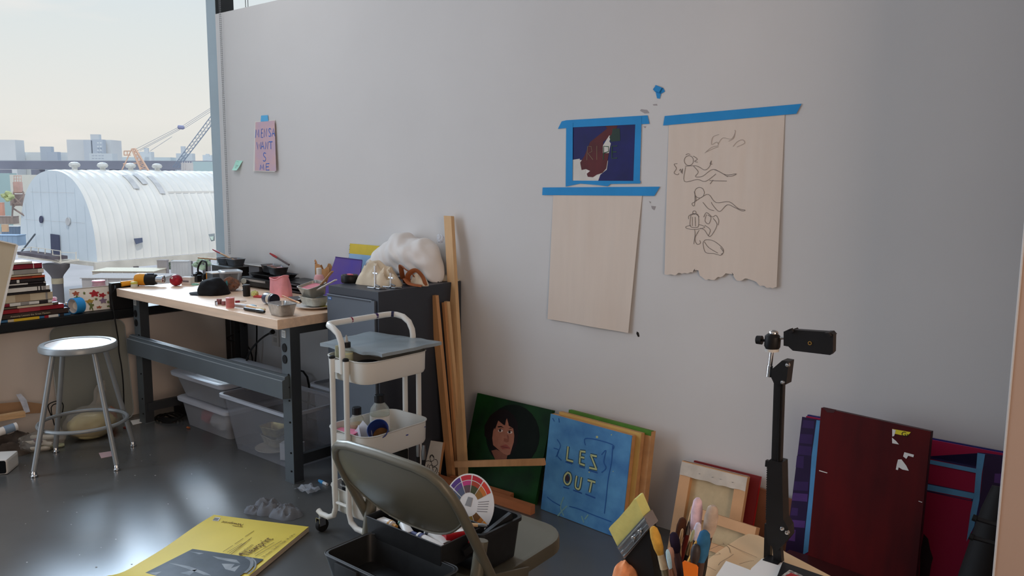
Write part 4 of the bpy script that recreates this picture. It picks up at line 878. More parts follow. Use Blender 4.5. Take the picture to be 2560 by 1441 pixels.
amber=mt('amber varnish',(196,160,96),.25); labw=mt('white bottle label',(224,222,216),.7,var=.06,scale=40)
bottle('medium_bottle','taller clear bottle with a black cap and white label in the middle tray',V((-2.545,2.20,.366)),.041,.155,mt('pale clear medium',(200,198,180),.2),.10,neck=.42,capr=.48,caph=.026,lab=labw)
bottle('medium_bottle','shorter clear bottle of amber liquid with a black cap in the middle tray',V((-2.578,2.105,.366)),.031,.118,amber,.075,neck=.45,capr=.55,caph=.024)
pk2=mt('bright pink card',(226,96,140),.7,var=.1)
rbox('pink_card','bright pink cards lying in the left end of the middle tray','card',V((-2.57,2.04,.366)),.3,(.09,.07,.06),pk2,[('top_card',(.005,.0,.061),(.1,.06,.002),mt('light pink card',(236,140,170),.7))])
P=V((-2.49,2.065,.366)); m=M(mt('white folded paper',(218,222,230),.8,var=.05),sm=False)
for k_,(a_,h_) in enumerate(((-.5,.10),(.15,.115),(.6,.09))):
    d_=V((math.cos(a_),math.sin(a_),0)); n_=V((-d_.y,d_.x,0)); o_=P+n_*(.018*k_-.02)
    m.poly([o_-d_*.06,o_+d_*.06,o_+d_*.045+V((0,0,h_*.7)),o_-d_*.0+V((0,0,h_)),o_-d_*.05+V((0,0,h_*.5))])
m.build('folded_paper',None,'white folded papers standing in the middle tray beside the bottles','paper')
P=V((-2.425,2.085,.366)); t=thing('silicone_cup','dark blue cup tipped on its side in the middle tray','cup',P); axc=V((.35,-.55,.55)).normalized(); b0=P+V((-.01,.03,.045))
m=M(mt('dark blue silicone',(36,62,128),.45),sm=True); m.lathe([(.0005,0),(.033,.0),(.040,.06),(.044,.078),(.041,.080),(.037,.06),(.03,.006),(.0005,.006)],b0,axc,26); m.build('cup',t); m=M(mt('ochre residue',(168,120,70),.5,var=.3,scale=30),sm=True); m.lathe([(.0005,.02),(.032,.02)],b0,axc,22); m.build('residue',t)
m=M(mt('wine rag',(110,30,50),.9,var=.2),sm=True); P=V((-2.425,2.17,.37)); m.blob(P+V((0,0,.018)),(.03,.03,.018),.4,3,4,3,-.016); m.build('rag_scrap',None,'small wine red rag in the middle tray behind the blue cup','rag')
# bottom tray
P=V((-2.548,2.045,.117)); t=thing('paint_jar','white jar with a black and blue label in the bottom trolley tray','jar',P)
m=M(whitep,sm=True); m.lathe([(.036,0),(.038,.004),(.038,.125),(.034,.135)],P,n=24); m.build('body',t); m=M(blackm,sm=True); m.lathe([(.0385,.065),(.0385,.112)],P,n=24); lb=m.build('label',t)
m=M(mt('blue paint band',(44,120,206),.4),sm=True); m.lathe([(.0384,.03),(.0384,.065)],P,n=24); m.build('colour_band',t)
m=M(whitep); 
FB2=F(P+V((0,-.0392,.0)),(1,0,0),(0,0,1)); m.text('liquitex',.014,FB2,-.022,.088); m.build('lettering',lb)
m=M(whitep,sm=True); m.lathe([(.037,.133),(.037,.15),(.0005,.151)],P,n=24); m.build('lid',t)
P=V((-2.44,2.23,.117)); t=thing('water_jar','domed clear glass jar with a pale label at the right of the bottom tray','jar',P)
m=M(clear('grey tinted glass',(206,204,198),.5,.08,.7),sm=True); m.lathe([(.04,0),(.045,.006),(.045,.09),(.04,.12),(.025,.14),(.012,.146)],P,n=24); m.build('body',t,recalc=False); m=M(labw,sm=True); m.lathe([(.0455,.015),(.0455,.085)],P,n=24); m.build('label',t)
P=V((-2.50,2.27,.117)); t=thing('ink_bottle','black capped dark bottle behind the domed jar in the bottom tray','bottle',P); m=M(blackm,sm=True); m.lathe([(.04,0),(.042,.004),(.042,.12),(.03,.15)],P,n=22); m.build('body',t); m=M(blackr,sm=True); m.lathe([(.034,.148),(.034,.185),(.03,.19),(.0005,.19)],P,n=22); m.build('cap',t)
for i,(dx,dy,h_,c) in enumerate(((.0,.0,.24,'tall'),(.022,.01,.225,'short'))):
    p=V((-2.405+dx*.6,2.285+dy,.117)); t=stick('artist_knife','%s dark handled steel knife standing in the bottom tray near the back post'%c,'knife',p,p+V((.012*i-.006,.004,h_)),.008,blackm,steelm,.28,'ferrule')
m=M(whitep,sm=True); 
t=thing('plastic_cup','white plastic cup in the bottom tray left of the domed jar','cup',(-2.545,2.30,.117)); m.lathe([(.028,0),(.036,.11),(.038,.112),(.034,.11),(.026,.004)],(-2.545,2.30,.117),n=22); m.build('cup',t); m=M(whitee,sm=True); m.lathe([(.0375,.109),(.039,.111),(.0375,.113)],(-2.545,2.30,.117),n=22); m.build('rim',t)
# paint tubes in the toolbox tray, colour wheel
def ptube(label,p0,p1,c,cap,grp='paint tubes in the toolbox tray'):
    p0,p1=V(p0),V(p1); a=(p1-p0).normalized(); L_=(p1-p0).length; s_=a.cross(up).normalized(); n_=s_.cross(a)
    t=thing('paint_tube',label,'paint tube',p0,group=grp); rings=[]
    for f,w,h in ((0,.013,.0015),(.1,.013,.004),(.5,.0125,.009),(.78,.011,.0105),(.84,.005,.005)):
        rings.append([p0+a*(L_*f)+s_*(w*math.cos(R_(30*i)))+n_*(h*math.sin(R_(30*i))) for i in range(12)])
    m=M(mt('tube white',(222,220,216),.4,var=.05,scale=60),sm=True); m.loft(rings); m.build('tube',t)
    m=M(c,sm=True); m.loft([[q+n_*.0 for q in [p0+a*(L_*f)+s_*(w*1.03*math.cos(R_(30*i)))+n_*(h*1.06*math.sin(R_(30*i))) for i in range(12)]] for f,w,h in ((.62,.0121,.0098),(.72,.0116,.0102))],False,False); m.build('colour_band',t)
    m=M(cap,sm=True); m.cyl(p0+a*(L_*.84),p1,.0065,.006,12); m.build('cap',t); return t
navy=mt('navy band',(34,44,100),.5); cols=[navy,red,mt('black band',(24,24,26),.5),mt('green band',(40,110,80),.5),mt('ochre band',(190,140,60),.5)]
tz=.531
tl=[('white paint tube with a navy band nearest the front wall of the tray',(-1.375,1.385),(-1.49,1.392),0),('white paint tube with a black cap beside the red box',(-1.385,1.412),(-1.49,1.425),2),('white paint tube with a green band in the middle of the tray',(-1.50,1.39),(-1.58,1.43),3),('crumpled white paint tube at the left end of the tray',(-1.625,1.40),(-1.55,1.39),4),('silver white paint tube lying behind the crumpled one',(-1.62,1.44),(-1.52,1.43),1),('white paint tube with a navy cap lying at the back of the tray',(-1.40,1.445),(-1.50,1.46),0)]
for lb,a_,b_,ci in tl: ptube(lb,(*a_,tz),(*b_,tz),cols[ci],cols[ci] if ci!=1 else whitep)
rbox('paint_box','small red and white paint carton at the right end of the toolbox tray','carton',V((-1.39,1.455,.488)),-.5,(.04,.07,.062),mt('red carton',(190,30,44),.5),[('white_panel',(0,-.0,.0625),(.036,.03,.001),paper)])
P=V((-1.43,1.56,.515)); FCW=F(oY(1172,1262,1.575),(1,.10,0),(-.12,.30,1)); 
t=thing('colour_wheel','round cardboard colour mixing wheel standing in the toolbox','colour wheel',FCW.p(0,-.075)); Rw=.083
m=M(mt('wheel white card',(232,232,232),.5)); m.prism([FCW.p(Rw*math.cos(R_(6*i)),Rw*math.sin(R_(6*i)),-.001) for i in range(60)],FCW.n*.001); m.build('disc',t)
segc=[((216,62,44),(206,120,50),(150,110,50)),((190,34,50),(176,66,40),(70,74,40)),((196,36,52),(196,60,130),(96,76,80)),((86,50,130),(96,70,140),(84,92,120)),((60,60,140),(70,84,150),(86,100,120)),((40,110,150),(60,130,150),(90,120,110)),((50,140,90),(90,150,90),(120,130,80)),((160,180,60),(170,170,70),(130,120,60)),((230,200,60),(220,180,60),(150,120,50)),((230,150,50),(190,120,50),(120,80,40))]
def sect(m,r0,r1,a0,a1,off):
    n=6; m.poly([FCW.p(r1*math.cos(R_(a0+(a1-a0)*i/n)),r1*math.sin(R_(a0+(a1-a0)*i/n)),off) for i in range(n+1)]+[FCW.p(r0*math.cos(R_(a1+(a0-a1)*i/n)),r0*math.sin(R_(a1+(a0-a1)*i/n)),off) for i in range(n+1)])
for i,(c1,c2,c3) in enumerate(segc):
    a0=34+i*30.; 
    if i==0: a0=34
    m=M(mt('sw%d%s'%(i,c1),c1,.5)); sect(m,.066,.079,a0+1.5,a0+28.5,.0006); m.use(mt('sx%d'%i,c2,.5)); sect(m,.052,.064,a0+1.5,a0+28.5,.0006); m.use(mt('sy%d'%i,c3,.5)); sect(m,.032,.052,a0+1.5,a0+28.5,.0006); m.build('colour_segment',t)
m=M(mt('window grey',(150,152,156),.5)); m.poly([FCW.p(x,y,.0007) for x,y in ((-.012,-.005),(.008,-.005),(.010,.02),(-.006,.02))]); m.build('cut_window',t)
m=M(mt('grey print',(120,120,126),.7))
for k_ in range(5): m.poly([FCW.p(x,y,.0007) for x,y in ((.03,.012-.006*k_),(.064,.022-.007*k_),(.064,.0235-.007*k_),(.03,.0135-.006*k_))])
m.build('printed_lines',t)
stick('paint_brush','short cream handled brush lying in the toolbox by the hinge arm','brush',V((-1.40,1.47,.557)),V((-1.325,1.50,.562)),.005,woodl,steelm,.3,'ferrule')
# ================= LEANING WOOD =================
pine=mt('planed pine',(214,176,130),.55,var=.08,scale=7,stretch=(4,4,.4)); pine2=mt('warm pine',(196,146,100),.55,var=.1,scale=8,stretch=(4,4,.5)); cedar=mt('reddish pine',(176,112,74),.55,var=.12,scale=8,stretch=(.6,4,4))
def plank(label,b0,b1,t0,th,mat,grp='pine sticks leaning by the cabinet'):
    """bottom-left, bottom-right (floor), top-left"""
    b0,b1,t0=V(b0),V(b1),V(t0); t1=t0+(b1-b0); n=(b1-b0).cross(t0-b0).normalized()*-th
    t=thing('wood_stick',label,'wood stick',(b0+b1)/2,group=grp)
    m=M(mat); m.prism([b0,b1,t1,t0],n if n.y>0 else -n); m.build('stick',t); return t
q0=fl(1146,1206);q1=fl(1184,1206)
plank('tallest pale pine stick leaning against the wall beside the cabinet',V((-2.602,2.735,0)),V((-2.553,2.735,0)),V((-2.815,2.86,1.264)),.022,pine)
plank('shorter wide pine stick leaning against the cabinet side, leftmost of the sticks',V((-2.668,2.725,0)),V((-2.628,2.725,0)),oY(1074,738,2.70),.02,pine2)
plank('narrow pine stick just right of the wide short stick',V((-2.640,2.758,0)),V((-2.622,2.758,0)),oY(1104,757,2.755),.018,pine2)
plank('narrow pine stick squeezed beside the tallest stick',V((-2.618,2.765,0)),V((-2.597,2.765,0)),oY(1110,754,2.765),.018,pine)
def barw(label,p0,p1,w,h,mat): 
    t=thing('wood_bar',label,'wood bar',(V(p0)+V(p1))/2,group='wood bars on the floor by the canvases'); m=M(mat); m.bar(p0,p1,w,h); m.build('bar',t); return t
barw('long reddish wood bar on the floor pointing at the blue canvas corner',V((-2.70,2.655,.021)),V((-2.092,2.665,.021)),.032,.040,cedar)
barw('short reddish wood bar on the floor just behind the long one',V((-2.62,2.705,.018)),V((-2.255,2.72,.018)),.026,.034,cedar)
a_=oY(1184,1168,2.675); b_=oY(1362,1155,2.675)
barw('pale wood bar propped across the front of the portrait canvas',V((-2.56,2.672,a_.z-.012)),V((b_.x,2.672,b_.z)),.016,.028,pine2)
# ================= CANVASES ON THE FLOOR =================
edge=mt('raw wood edge',(196,150,104),.6,var=.12,scale=20)
def ortho(TL,TR,dy,zb):
    u=(TR-TL).normalized(); d=V((0,dy,zb-TL.z)); d=d-u*d.dot(u); d*=(TL.z-zb)/-d.z; BL=TL+d; BR=BL+(TR-TL); BR.z=max(zb,BR.z) if False else zb; return BL,BR
def canvas(name,label,cat,BL,BR,TL,th,face,side,paint=None,back=None):
    """stretched canvas leaning back; face is the front surface"""
    BL,BR,TL=V(BL),V(BR),V(TL); fr=F(BL,BR-BL,TL-BL); w=(BR-BL).length; h=(TL-BL).dot(fr.v)
    t=thing(name,label,cat,(BL+BR)/2)
    m=M(face); m.slab(fr,0,w,0,h,-.004,0); pn=m.build('canvas_face',t)
    m=M(side); d=.018
    for a in ((0,w,0,d),(0,w,h-d,h),(0,d,d,h-d),(w-d,w,d,h-d)): m.slab(fr,*a,-th,-.004)
    m.build('stretcher',t)
    return t,fr,w,h,pn
# line drawing
dk=mt('black ink',(18,18,20),.6)
t,fr,w,h,pn=canvas('line_drawing_canvas','small white canvas with a black ink scribble behind the trolley','canvas',V((-2.80,2.60,.002)),V((-2.655,2.640,.002)),V((-2.815,2.66,.19)),.025,mt('primed canvas',(206,202,194),.8),pine2)
m=M(dk)
zz=lambda pts: Z(780,1080,5.764,pts)
for pts in ([(1640,430),(1680,420),(1720,430),(1760,400),(1740,350),(1710,340),(1700,380),(1720,440),(1740,520),(1750,590)],[(1680,470),(1660,520),(1700,560),(1690,500),(1720,480),(1760,500),(1810,470),(1800,410),(1770,400)],[(1740,520),(1780,510),(1810,550),(1790,610)],[(1730,580),(1750,600),(1780,570),(1800,520)],[(1820,590),(1840,600),(1830,640)],[(1700,380),(1730,330),(1760,370)]): m.pln(fr,zz(pts),.0028)
m.pix(fr,zz([(1625,190),(1665,200),(1660,250),(1640,240),(1635,440),(1618,440)]),.001); m.build('ink_scribble',t)
# portrait
t,fr,w,h,pn=canvas('portrait_canvas','dark green canvas with a painted dark haired face leaning on the wall','painting',V((-2.60,2.745,.002)),V((-2.145,2.745,.002)),V((-2.618,2.868,.412)),.022,mt('dark green paint',(10,34,16),.55,col2=(20,74,26),scale=4,spec=.15),mt('green canvas edge',(18,66,26),.6))
zz=lambda pts: Z(1160,940,6.4,pts)
def pt(col,pts,off,nm,r=.6): m=M(mt(nm,col,r,var=.08,scale=30,spec=.12)); m.pix(fr,zz(pts),off); return m.build(nm.replace(' ','_'),t)
pt((8,18,12),circ(780,960,430,500,24),.0006,'shadow ring')
pt((22,13,14),[(640,530),(520,560),(420,640),(330,800),(330,960),(420,1060),(440,1180),(430,1260),(560,1300),(760,1260),(850,1100),(870,900),(860,760),(800,640),(720,560)],.0010,'hair')
pt((128,82,66),[(440,1200),(520,1180),(700,1260),(680,1360),(470,1360),(500,1340)],.0013,'neck')
pt((160,106,86),[(530,700),(640,790),(690,680),(720,790),(790,840),(808,960),(800,1060),(770,1160),(740,1260),(700,1275),(640,1250),(560,1190),(470,1110),(455,1000),(470,880),(505,800)],.0016,'face')
pt((138,84,68),[(640,1000),(700,1010),(725,1050),(690,1070),(640,1050)],.0019,'nose shadow'); pt((134,84,70),[(690,940),(720,960),(725,1040),(700,1010)],.0021,'nose side')
pt((150,80,70),[(580,1130),(660,1100),(690,1105),(740,1150),(745,1180),(690,1170),(620,1180)],.0019,'lips'); pt((90,46,44),[(585,1132),(660,1138),(700,1146),(742,1160),(700,1154),(640,1146)],.0022,'lip line')
pt((30,18,18),[(540,810),(600,805),(650,840),(600,825),(550,830)],.0019,'brow left'); pt((30,18,18),[(710,850),(750,830),(790,850),(750,845)],.0019,'brow right')
for cx_,cy_,n_ in ((588,880,'left eye'),(738,905,'right eye')):
    pt((206,186,176),circ(cx_,cy_,40,24,14),.0020,n_+' white'); pt((40,22,18),circ(cx_-6,cy_-2,18,20,12),.0023,n_+' iris'); pt((36,20,20),[(cx_-46,cy_-8),(cx_,cy_-34),(cx_+44,cy_-12),(cx_,cy_-22)],.0025,n_+' lid')
pt((20,12,13),[(500,860),(560,700),(660,800),(680,690),(700,680),(720,800),(800,850),(820,740),(740,600),(620,560),(500,640),(460,760)],.0021,'fringe')
# blue LES OUT stack
bl=mt('blue acrylic',(92,156,206),.5,col2=(62,118,178),scale=9,bump=.15,detail=7)
TL=oY(1376,1035,2.790); TR=oY(1579,1089,2.758); BL,BR=ortho(TL,TR,-.058,.002)
t,fr,w,h,pn=canvas('lettered_canvas','blue canvas lettered LES OUT in pale yellow leaning in front of two others','painting',BL,BR,TL,.028,bl,edge)
zz=lambda pts: Z(1060,960,3.603,pts)
def st(strokes,col,wd,off,nm):
    m=M(mt(nm,col,.5)); 
    for s_ in strokes: m.pln(fr,zz(s_),wd,off) if len(s_)>2 else m.rib([fr.px(*q,off) for q in zz(s_)],wd,fr.n)
    return m.build(nm.replace(' ','_'),t)
LT=[[(1300,565),(1287,690)],[(1286,686),(1345,702)],[(1412,605),(1402,722)],[(1408,608),(1456,614)],[(1404,660),(1446,668)],[(1400,718),(1450,735)],[(1500,642),(1558,655)],[(1505,645),(1552,765)],[(1490,757),(1560,772)],
 [(1295,800),(1270,830),(1265,875),(1285,905),(1308,900),(1325,860),(1318,815),(1295,800)],[(1378,830),(1365,920),(1385,948),(1405,935),(1420,842)],[(1475,868),(1545,888)],[(1512,880),(1492,978)]]
st(LT,(44,80,104),.016,.0009,'letter outline'); st(LT,(190,202,150),.0075,.0014,'pale yellow letters')
m=M(mt('letter hole',(58,40,52),.5)); m.pix(fr,zz(circ(1294,852,17,32,14)),.0018); m.build('letter_o_hole',t)
st([[(1275,703),(1335,722)],[(1400,745),(1450,760)],[(1480,778),(1565,803)],[(1255,930),(1310,945)],[(1345,958),(1425,988)],[(1455,993),(1545,1030)]],(38,84,160),.005,.0012,'painted_underline')
st([[(1455,555),(1452,495),(1560,505),(1700,550),(1705,590)],[(1700,560),(1690,700),(1660,860),(1640,1050),(1625,1170)],[(1310,1105),(1400,1130),(1520,1180),(1690,1245)],[(1200,500),(1230,560),(1200,640),(1240,690)],[(1600,640),(1640,600),(1620,700),(1640,760),(1600,800)],[(1170,580),(1215,600),(1190,660)],[(1110,1020),(1160,1060),(1230,1100)],[(1215,310),(1220,350)],[(1160,310),(1175,340)]],(36,92,164),.0042,.0011,'blue scribbles')
st([[(1290,1100),(1240,1150),(1200,1200)],[(1260,1020),(1230,1110),(1260,1190)],[(1420,1190),(1440,1250)],[(1480,1180),(1450,1220)]],(120,170,176),.006,.0010,'pale scumble')
m=M(mt('pale yellow letters',(190,202,150),.5))
for c_ in ((1560,480,11),(1490,797,6),(1705,790,4),(1690,460,5)): m.pix(fr,zz(circ(c_[0],c_[1],c_[2],c_[2],10)),.0013)
m.build('paint_dots',t)
nb=fr.n*-1
def shifted(d,lift,name,label,face,side,th,sh=.0):
    o=[p+nb*d+V((0,0,lift)) for p in (BL,BR,TL)]; o=[V((p.x+sh,p.y,max(.002,p.z) if i<2 else p.z)) for i,p in enumerate(o)]
    global LASTC
    r=canvas(name,label,'canvas',*o,th,face,side); LASTC=r[0]; return r
shifted(.031,.012,'blank_canvas','yellowish wood edged canvas standing just behind the blue lettered canvas',mt('ochre canvas',(206,170,100),.7),edge,.026,.022)
shifted(.062,.022,'green_edge_canvas','green edged canvas at the back of the stack behind the blue canvas',edge,edge,.03,.05)
frg=F(BL+nb*.062+V((.05,0,.022)),BR-BL,TL-BL); _h=(TL-BL).dot(frg.v); _w=(BR-BL).length
m=M(mt('grass green paint',(76,126,40),.6,var=.15)); m.slab(frg,.0,_w-.001,_h-.018,_h+.002,-.018,.0015); m.build('green_top_edge',LASTC)
# ================= ON THE WALL =================
tape=mt('blue masking tape',(44,146,214),.7,var=.06,scale=8); news=mt('newsprint paper',(224,211,199),.9,var=.02,scale=5,stretch=(6,1,.6))
def pxsheet(m,fr,pts,o0,th=.0): m.poly([fr.px(x,y,o0) for x,y in pts])
def strip(label,pts,grp=None,off=.0016):
    m=M(tape); m.prism([FW.px(x,y,off) for x,y in pts],FW.n*-.0008); return m.build('masking_tape',None,label,'tape',grp)
zz=lambda pts: Z(1320,180,2.1194,pts)
def wavy(m,c,nu,nv,bot=None,depth=.012,seed=0,off=.002):
    """hanging sheet from four wall pixels (TL,TR,BR,BL) with vertical ripples"""
    c=[FW.px(*p,0) for p in c]
    def f(u,v):
        p=(c[0]*(1-u)+c[1]*u)*(1-v)+(c[3]*(1-u)+c[2]*u)*v
        if bot and v>.999: p.z+=bot(u)
        d=off+depth*v*(.35+.5*(noise.noise(V((u*2.4+seed,v*.8,seed)))+.5))+ .0022*math.sin(math.pi*min(1,v*1.6))*noise.noise(V((u*13+seed,v*1.2,1)))
        return p+FW.n*max(.0012,d)
    m.grid(nu,nv,f)
    def surf(x,y):
        p=FW.px(x,y,0); u=v=.5
        for _ in range(8):
            q=(c[0]*(1-u)+c[1]*u)*(1-v)+(c[3]*(1-u)+c[2]*u)*v; e=p-q
            u+=e.x/((c[1]-c[0]).x); v-=e.z/((c[0]-c[3]).z)
        return f(u,v)
    return surf
t=thing('newsprint_sheet','blank newsprint sheet hanging from the long blue tape on the wall','paper',FW.px(1490,660))
m=M(news,sm=True)
wavy(m,[(1384,482),(1607,478),(1575,832),(1373,797)],40,30,None,.02,3); m.build('sheet',t,recalc=False)
strip('long horizontal blue tape strip holding the blank newsprint sheet',[(1358,469),(1651,467),(1637,490),(1357,488)],None,.0042)
t=thing('sketch_sheet','torn-edged newsprint sheet with four pencil figure sketches on the wall','paper',FW.px(1810,480))
m=M(news,sm=True)
tear=lambda u: (-.012+.030*noise.noise(V((u*6,2.2,0)))+.020*(1 if .27<u<.33 else 0)+.05*math.exp(-((u-.60)/.05)**2)*.8+.01*noise.noise(V((u*25,1,1))))
f2=wavy(m,[(1673,300),(1963,276),(1945,708),(1665,676)],60,40,tear,.014,8); sheet2=m.build('sheet',t,recalc=False)
pen=mt('graphite',(118,110,106),.8); pen2=mt('light graphite',(170,158,150),.8)
FS2=F(FW.p(0,0,.0),FW.u,FW.v)
SK=[[[(940,430),(975,400),(1010,390),(1002,372),(975,385),(982,345),(1015,332)],[(1010,382),(1035,350),(1080,356),(1100,322),(1098,308)],[(1100,320),(1092,352),(1065,368)],[(1090,396),(1112,370),(1140,360),(1150,378),(1110,398)],[(945,425),(990,404),(1012,396)]],
[[(838,440),(850,434),(862,438)],circ(855,470,24,26,12),[(878,446),(900,462),(885,474),(902,478)],[(795,486),(778,490),(790,512),(778,535),(795,545),(803,538)],[(805,525),(812,515),(815,535),(822,512),(820,540)],[(835,500),(895,498),(940,520),(966,500),(975,470),(968,488),(980,488)],[(838,505),(832,580),(900,570),(945,580),(1000,540)],[(880,500),(905,530),(890,555),(930,552),(985,516),(1050,545),(1108,540),(1085,552),(1055,552)],[(985,516),(1020,530),(1062,556)],[(965,576),(1058,578)],[(985,572),(968,594)]],
[circ(912,640,26,28,12),[(884,634),(894,680),(872,698),(886,708),(888,640)],[(890,686),(930,660),(962,650),(1000,692),(1070,688),(1120,724),(1157,732),(1138,736),(1100,718),(1060,704),(1020,740),(985,708),(975,690)],[(930,690),(960,725),(990,735)]],
[[(868,760),(864,815),(890,824),(908,815),(906,760),(886,752),(868,760)],[(876,768),(876,816)],[(890,768),(892,818)],[(856,780),(858,762),(886,750),(912,768)],circ(886,745,9,9,8),[(868,812),(842,820),(850,830),(895,834),(940,824),(925,812),(908,810)],[(888,834),(890,862),(884,912)],[(912,838),(890,880),(900,912),(918,908),(915,892)],[(950,755),(942,790),(962,805),(974,772),(956,758)],[(935,770),(950,745),(980,768),(1000,760),(1015,785),(1012,812)],[(985,775),(1006,808),(988,850),(965,872),(940,838),(918,828)],[(940,812),(970,836),(960,870)],[(932,908),(945,890),(990,896),(1040,938),(1030,970),(990,962),(945,955),(932,908)],[(940,900),(962,930),(1012,960)],[(1025,930),(1042,955),(1028,965)]]]
for i,sk in enumerate(SK):
    m=M(pen if i else pen2)
    for s_ in sk: 
        q_=smooth([V((*a_,0)) for a_ in zz(s_)],4); m.rib([f2(a_.x,a_.y)+FW.n*.0012 for a_ in q_],.0018 if i else .0016,FW.n)
    m.build('pencil_sketch',t)
strip('long slanted blue tape strip along the top of the sketched sheet',zz([(727,234),(1452,169),(1424,222),(719,284)]),None,.0045)
# RIPE painting
t=thing('masked_painting','small dark blue and maroon painting lettered RIPE masked with blue tape','painting',FW.px(1508,380))
m=M(mt('primed paper',(224,222,218),.8)); m.prism([FW.px(x,y,.0006) for x,y in zz([(205,255),(603,240),(595,595),(205,605)])],FW.n*-.0004); m.build('paper',t)
m=M(mt('deep indigo paint',(22,22,92),.55,var=.2,scale=12)); m.pix(FW,zz([(236,288),(572,262),(568,520),(560,588),(450,588),(372,578),(384,545),(418,518),(425,470),(236,466)]),.0010); m.build('indigo_paint',t)
m=M(mt('maroon paint',(88,24,28),.55,var=.2,scale=14)); m.pix(FW,zz([(410,284),(478,278),(462,320),(400,370),(398,395),(430,400),(428,440),(415,512),(395,535),(365,545),(345,558),(318,556),(312,540),(330,525),(308,515),(285,520),(278,480),(300,445),(330,372),(420,300)]),.0015); m.build('maroon_paint',t)
m=M(mt('dark green paint patch',(16,44,28),.45)); m.pix(FW,zz([(450,300),(488,300),(490,365),(440,370),(432,345),(445,330)]),.0017); m.build('green_paint',t)
m=M(mt('white paint gap',(214,212,206),.7)); m.pix(FW,zz([(398,390),(432,336),(440,345),(432,368),(440,380),(434,405),(430,430),(398,430)]),.0016); m.pix(FW,zz([(236,466),(275,460),(282,520),(310,515),(300,545),(345,560),(372,572),(236,576)]),.0012); m.build('bare_paper_gap',t)
m=M(mt('ripe letter green',(34,70,40),.5)); m2=M(mt('ripe letter pale',(132,116,88),.5))
for mm,ss,w_ in ((m2,[[(313,468),(317,394),(337,396),(340,422),(320,432),(346,466)],[(366,466),(366,392)]],.0022),(m,[[(402,430),(402,394),(428,396),(428,422),(404,430)],[(402,428),(400,466)],[(474,392),(446,394),(446,458),(474,456)],[(446,424),(470,424)]],.004)):
    for s_ in ss:
        pts=[FW.px(*q,.0022) for q in zz(s_)]; mm.rib(pts,w_,FW.n)
m2.build('letters_r_i',t); m.build('letters_p_e',t)
for nm,pts in (('top',[(180,262),(205,256),(635,230),(645,275),(240,294),(160,302)]),('left',[(205,270),(240,270),(238,600),(202,608)]),('right',[(572,242),(604,240),(594,592),(560,590)]),('bottom',[(205,576),(600,578),(596,592),(440,594),(425,606),(375,600),(280,592),(205,607)])):
    m=M(tape); o_={'top':.0026,'left':.0034,'right':.0034,'bottom':.0042}[nm]; m.prism([FW.px(x,y,o_) for x,y in zz(pts)],FW.n*-.0006); m.build('tape_edge',t)
m=M(tape); m.poly([FW.px(*q,.002) for q in zz([(663,92),(680,70),(718,86),(727,104),(706,116),(700,142),(685,140),(678,108)])]); m.poly([FW.px(*q,.007) for q in zz([(680,70),(714,84),(700,108),(672,100)])]); m.poly([FW.px(*zz([(672,100)])[0],.007),FW.px(*zz([(700,108)])[0],.007),FW.px(*zz([(706,118)])[0],.002),FW.px(*zz([(678,108)])[0],.002)]); m.build('tape_scrap',None,'crumpled scrap of blue tape high on the wall','tape')
# MENSA poster
zz=lambda pts: Z(500,240,6.004,pts)
t=thing('lettered_poster','small pink poster lettered MENSA WANTS ME taped near the window','poster',FW.px(664,370))
cs=zz([(826,384),(1133,357),(1160,1142),(813,1132)]); cc=[FW.px(x,y,.002) for x,y in cs]; cc[2]=cc[2]+FW.n*.014; cc[3]=cc[3]+FW.n*.006
FM=F(cc[3],cc[2]-cc[3],cc[0]-cc[3])
m=M(paper); m.grid(6,8,lambda u,v:(cc[0]*(1-u)+cc[1]*u)*(1-v)+(cc[3]*(1-u)+cc[2]*u)*v); m.build('paper',t,recalc=False)
m=M(mt('mauve pink ground',(214,180,182),.8,var=.1,scale=14,col2=(200,176,196))); m.pix(FM,zz([(835,396),(1122,370),(1146,1128),(824,1122)]),.0012); m.build('pink_ground',t)
m=M(mt('blue crayon',(66,116,204),.7))
for s_ in ([(835,630),(845,505),(865,590),(885,505),(888,620)],[(948,497),(925,500),(922,625),(948,622)],[(922,560),(945,556)],[(965,620),(968,495),(1000,610),(1005,490)],[(1068,505),(1050,488),(1036,510),(1045,540),(1066,575),(1056,608),(1034,600)],[(1085,610),(1105,490),(1128,605)],[(1092,566),(1120,564)],[(855,695),(875,805),(890,720),(908,800),(920,695)],[(920,800),(945,690),(965,800)],[(930,762),(958,760)],[(985,800),(987,690),(1020,800),(1025,690)],[(1035,690),(1092,688)],[(1066,690),(1068,800)],[(992,868),(972,853),(955,880),(968,910),(990,935),(985,970),(965,980),(950,966)],[(905,1110),(915,1035),(935,1090),(955,1030),(962,1110)],[(1045,1015),(995,1018),(995,1115),(1045,1112)],[(995,1066),(1035,1063)]):
    if len(s_)>6: m.pln(FM,zz(s_),.0052,.0022)
    else: m.rib([FM.px(*q,.0022) for q in zz(s_)],.0055,FM.n)
m.build('lettering',t)
m=M(mt('light blue tape',(100,186,236),.7)); m.prism([FW.px(x,y,.004) for x,y in zz([(925,296),(1026,288),(1034,380),(918,386)])],FW.n*-.0006); m.build('masking_tape',None,'short light blue tape piece at the top of the pink poster','tape')
t=thing('sticky_note','small mint sticky note curling off the wall by the window post','note',FW.px(596,412))
c=[FW.px(x,y,.001) for x,y in zz([(545,965),(645,975),(595,1120),(505,1115)])]; c[2]=c[2]+FW.n*.022; c[3]=c[3]+FW.n*.012
m=M(mt('mint paper',(190,244,226),.8),sm=True); m.grid(6,8,lambda u,v:((c[0]*(1-u)+c[1]*u)*(1-v)+(c[3]*(1-u)+c[2]*u)*v)-FW.n*(.012*math.sin(math.pi*v)*.5*v)+FW.n*.006*v*(1-v)); m.build('paper',t,recalc=False)
m=M(pen)
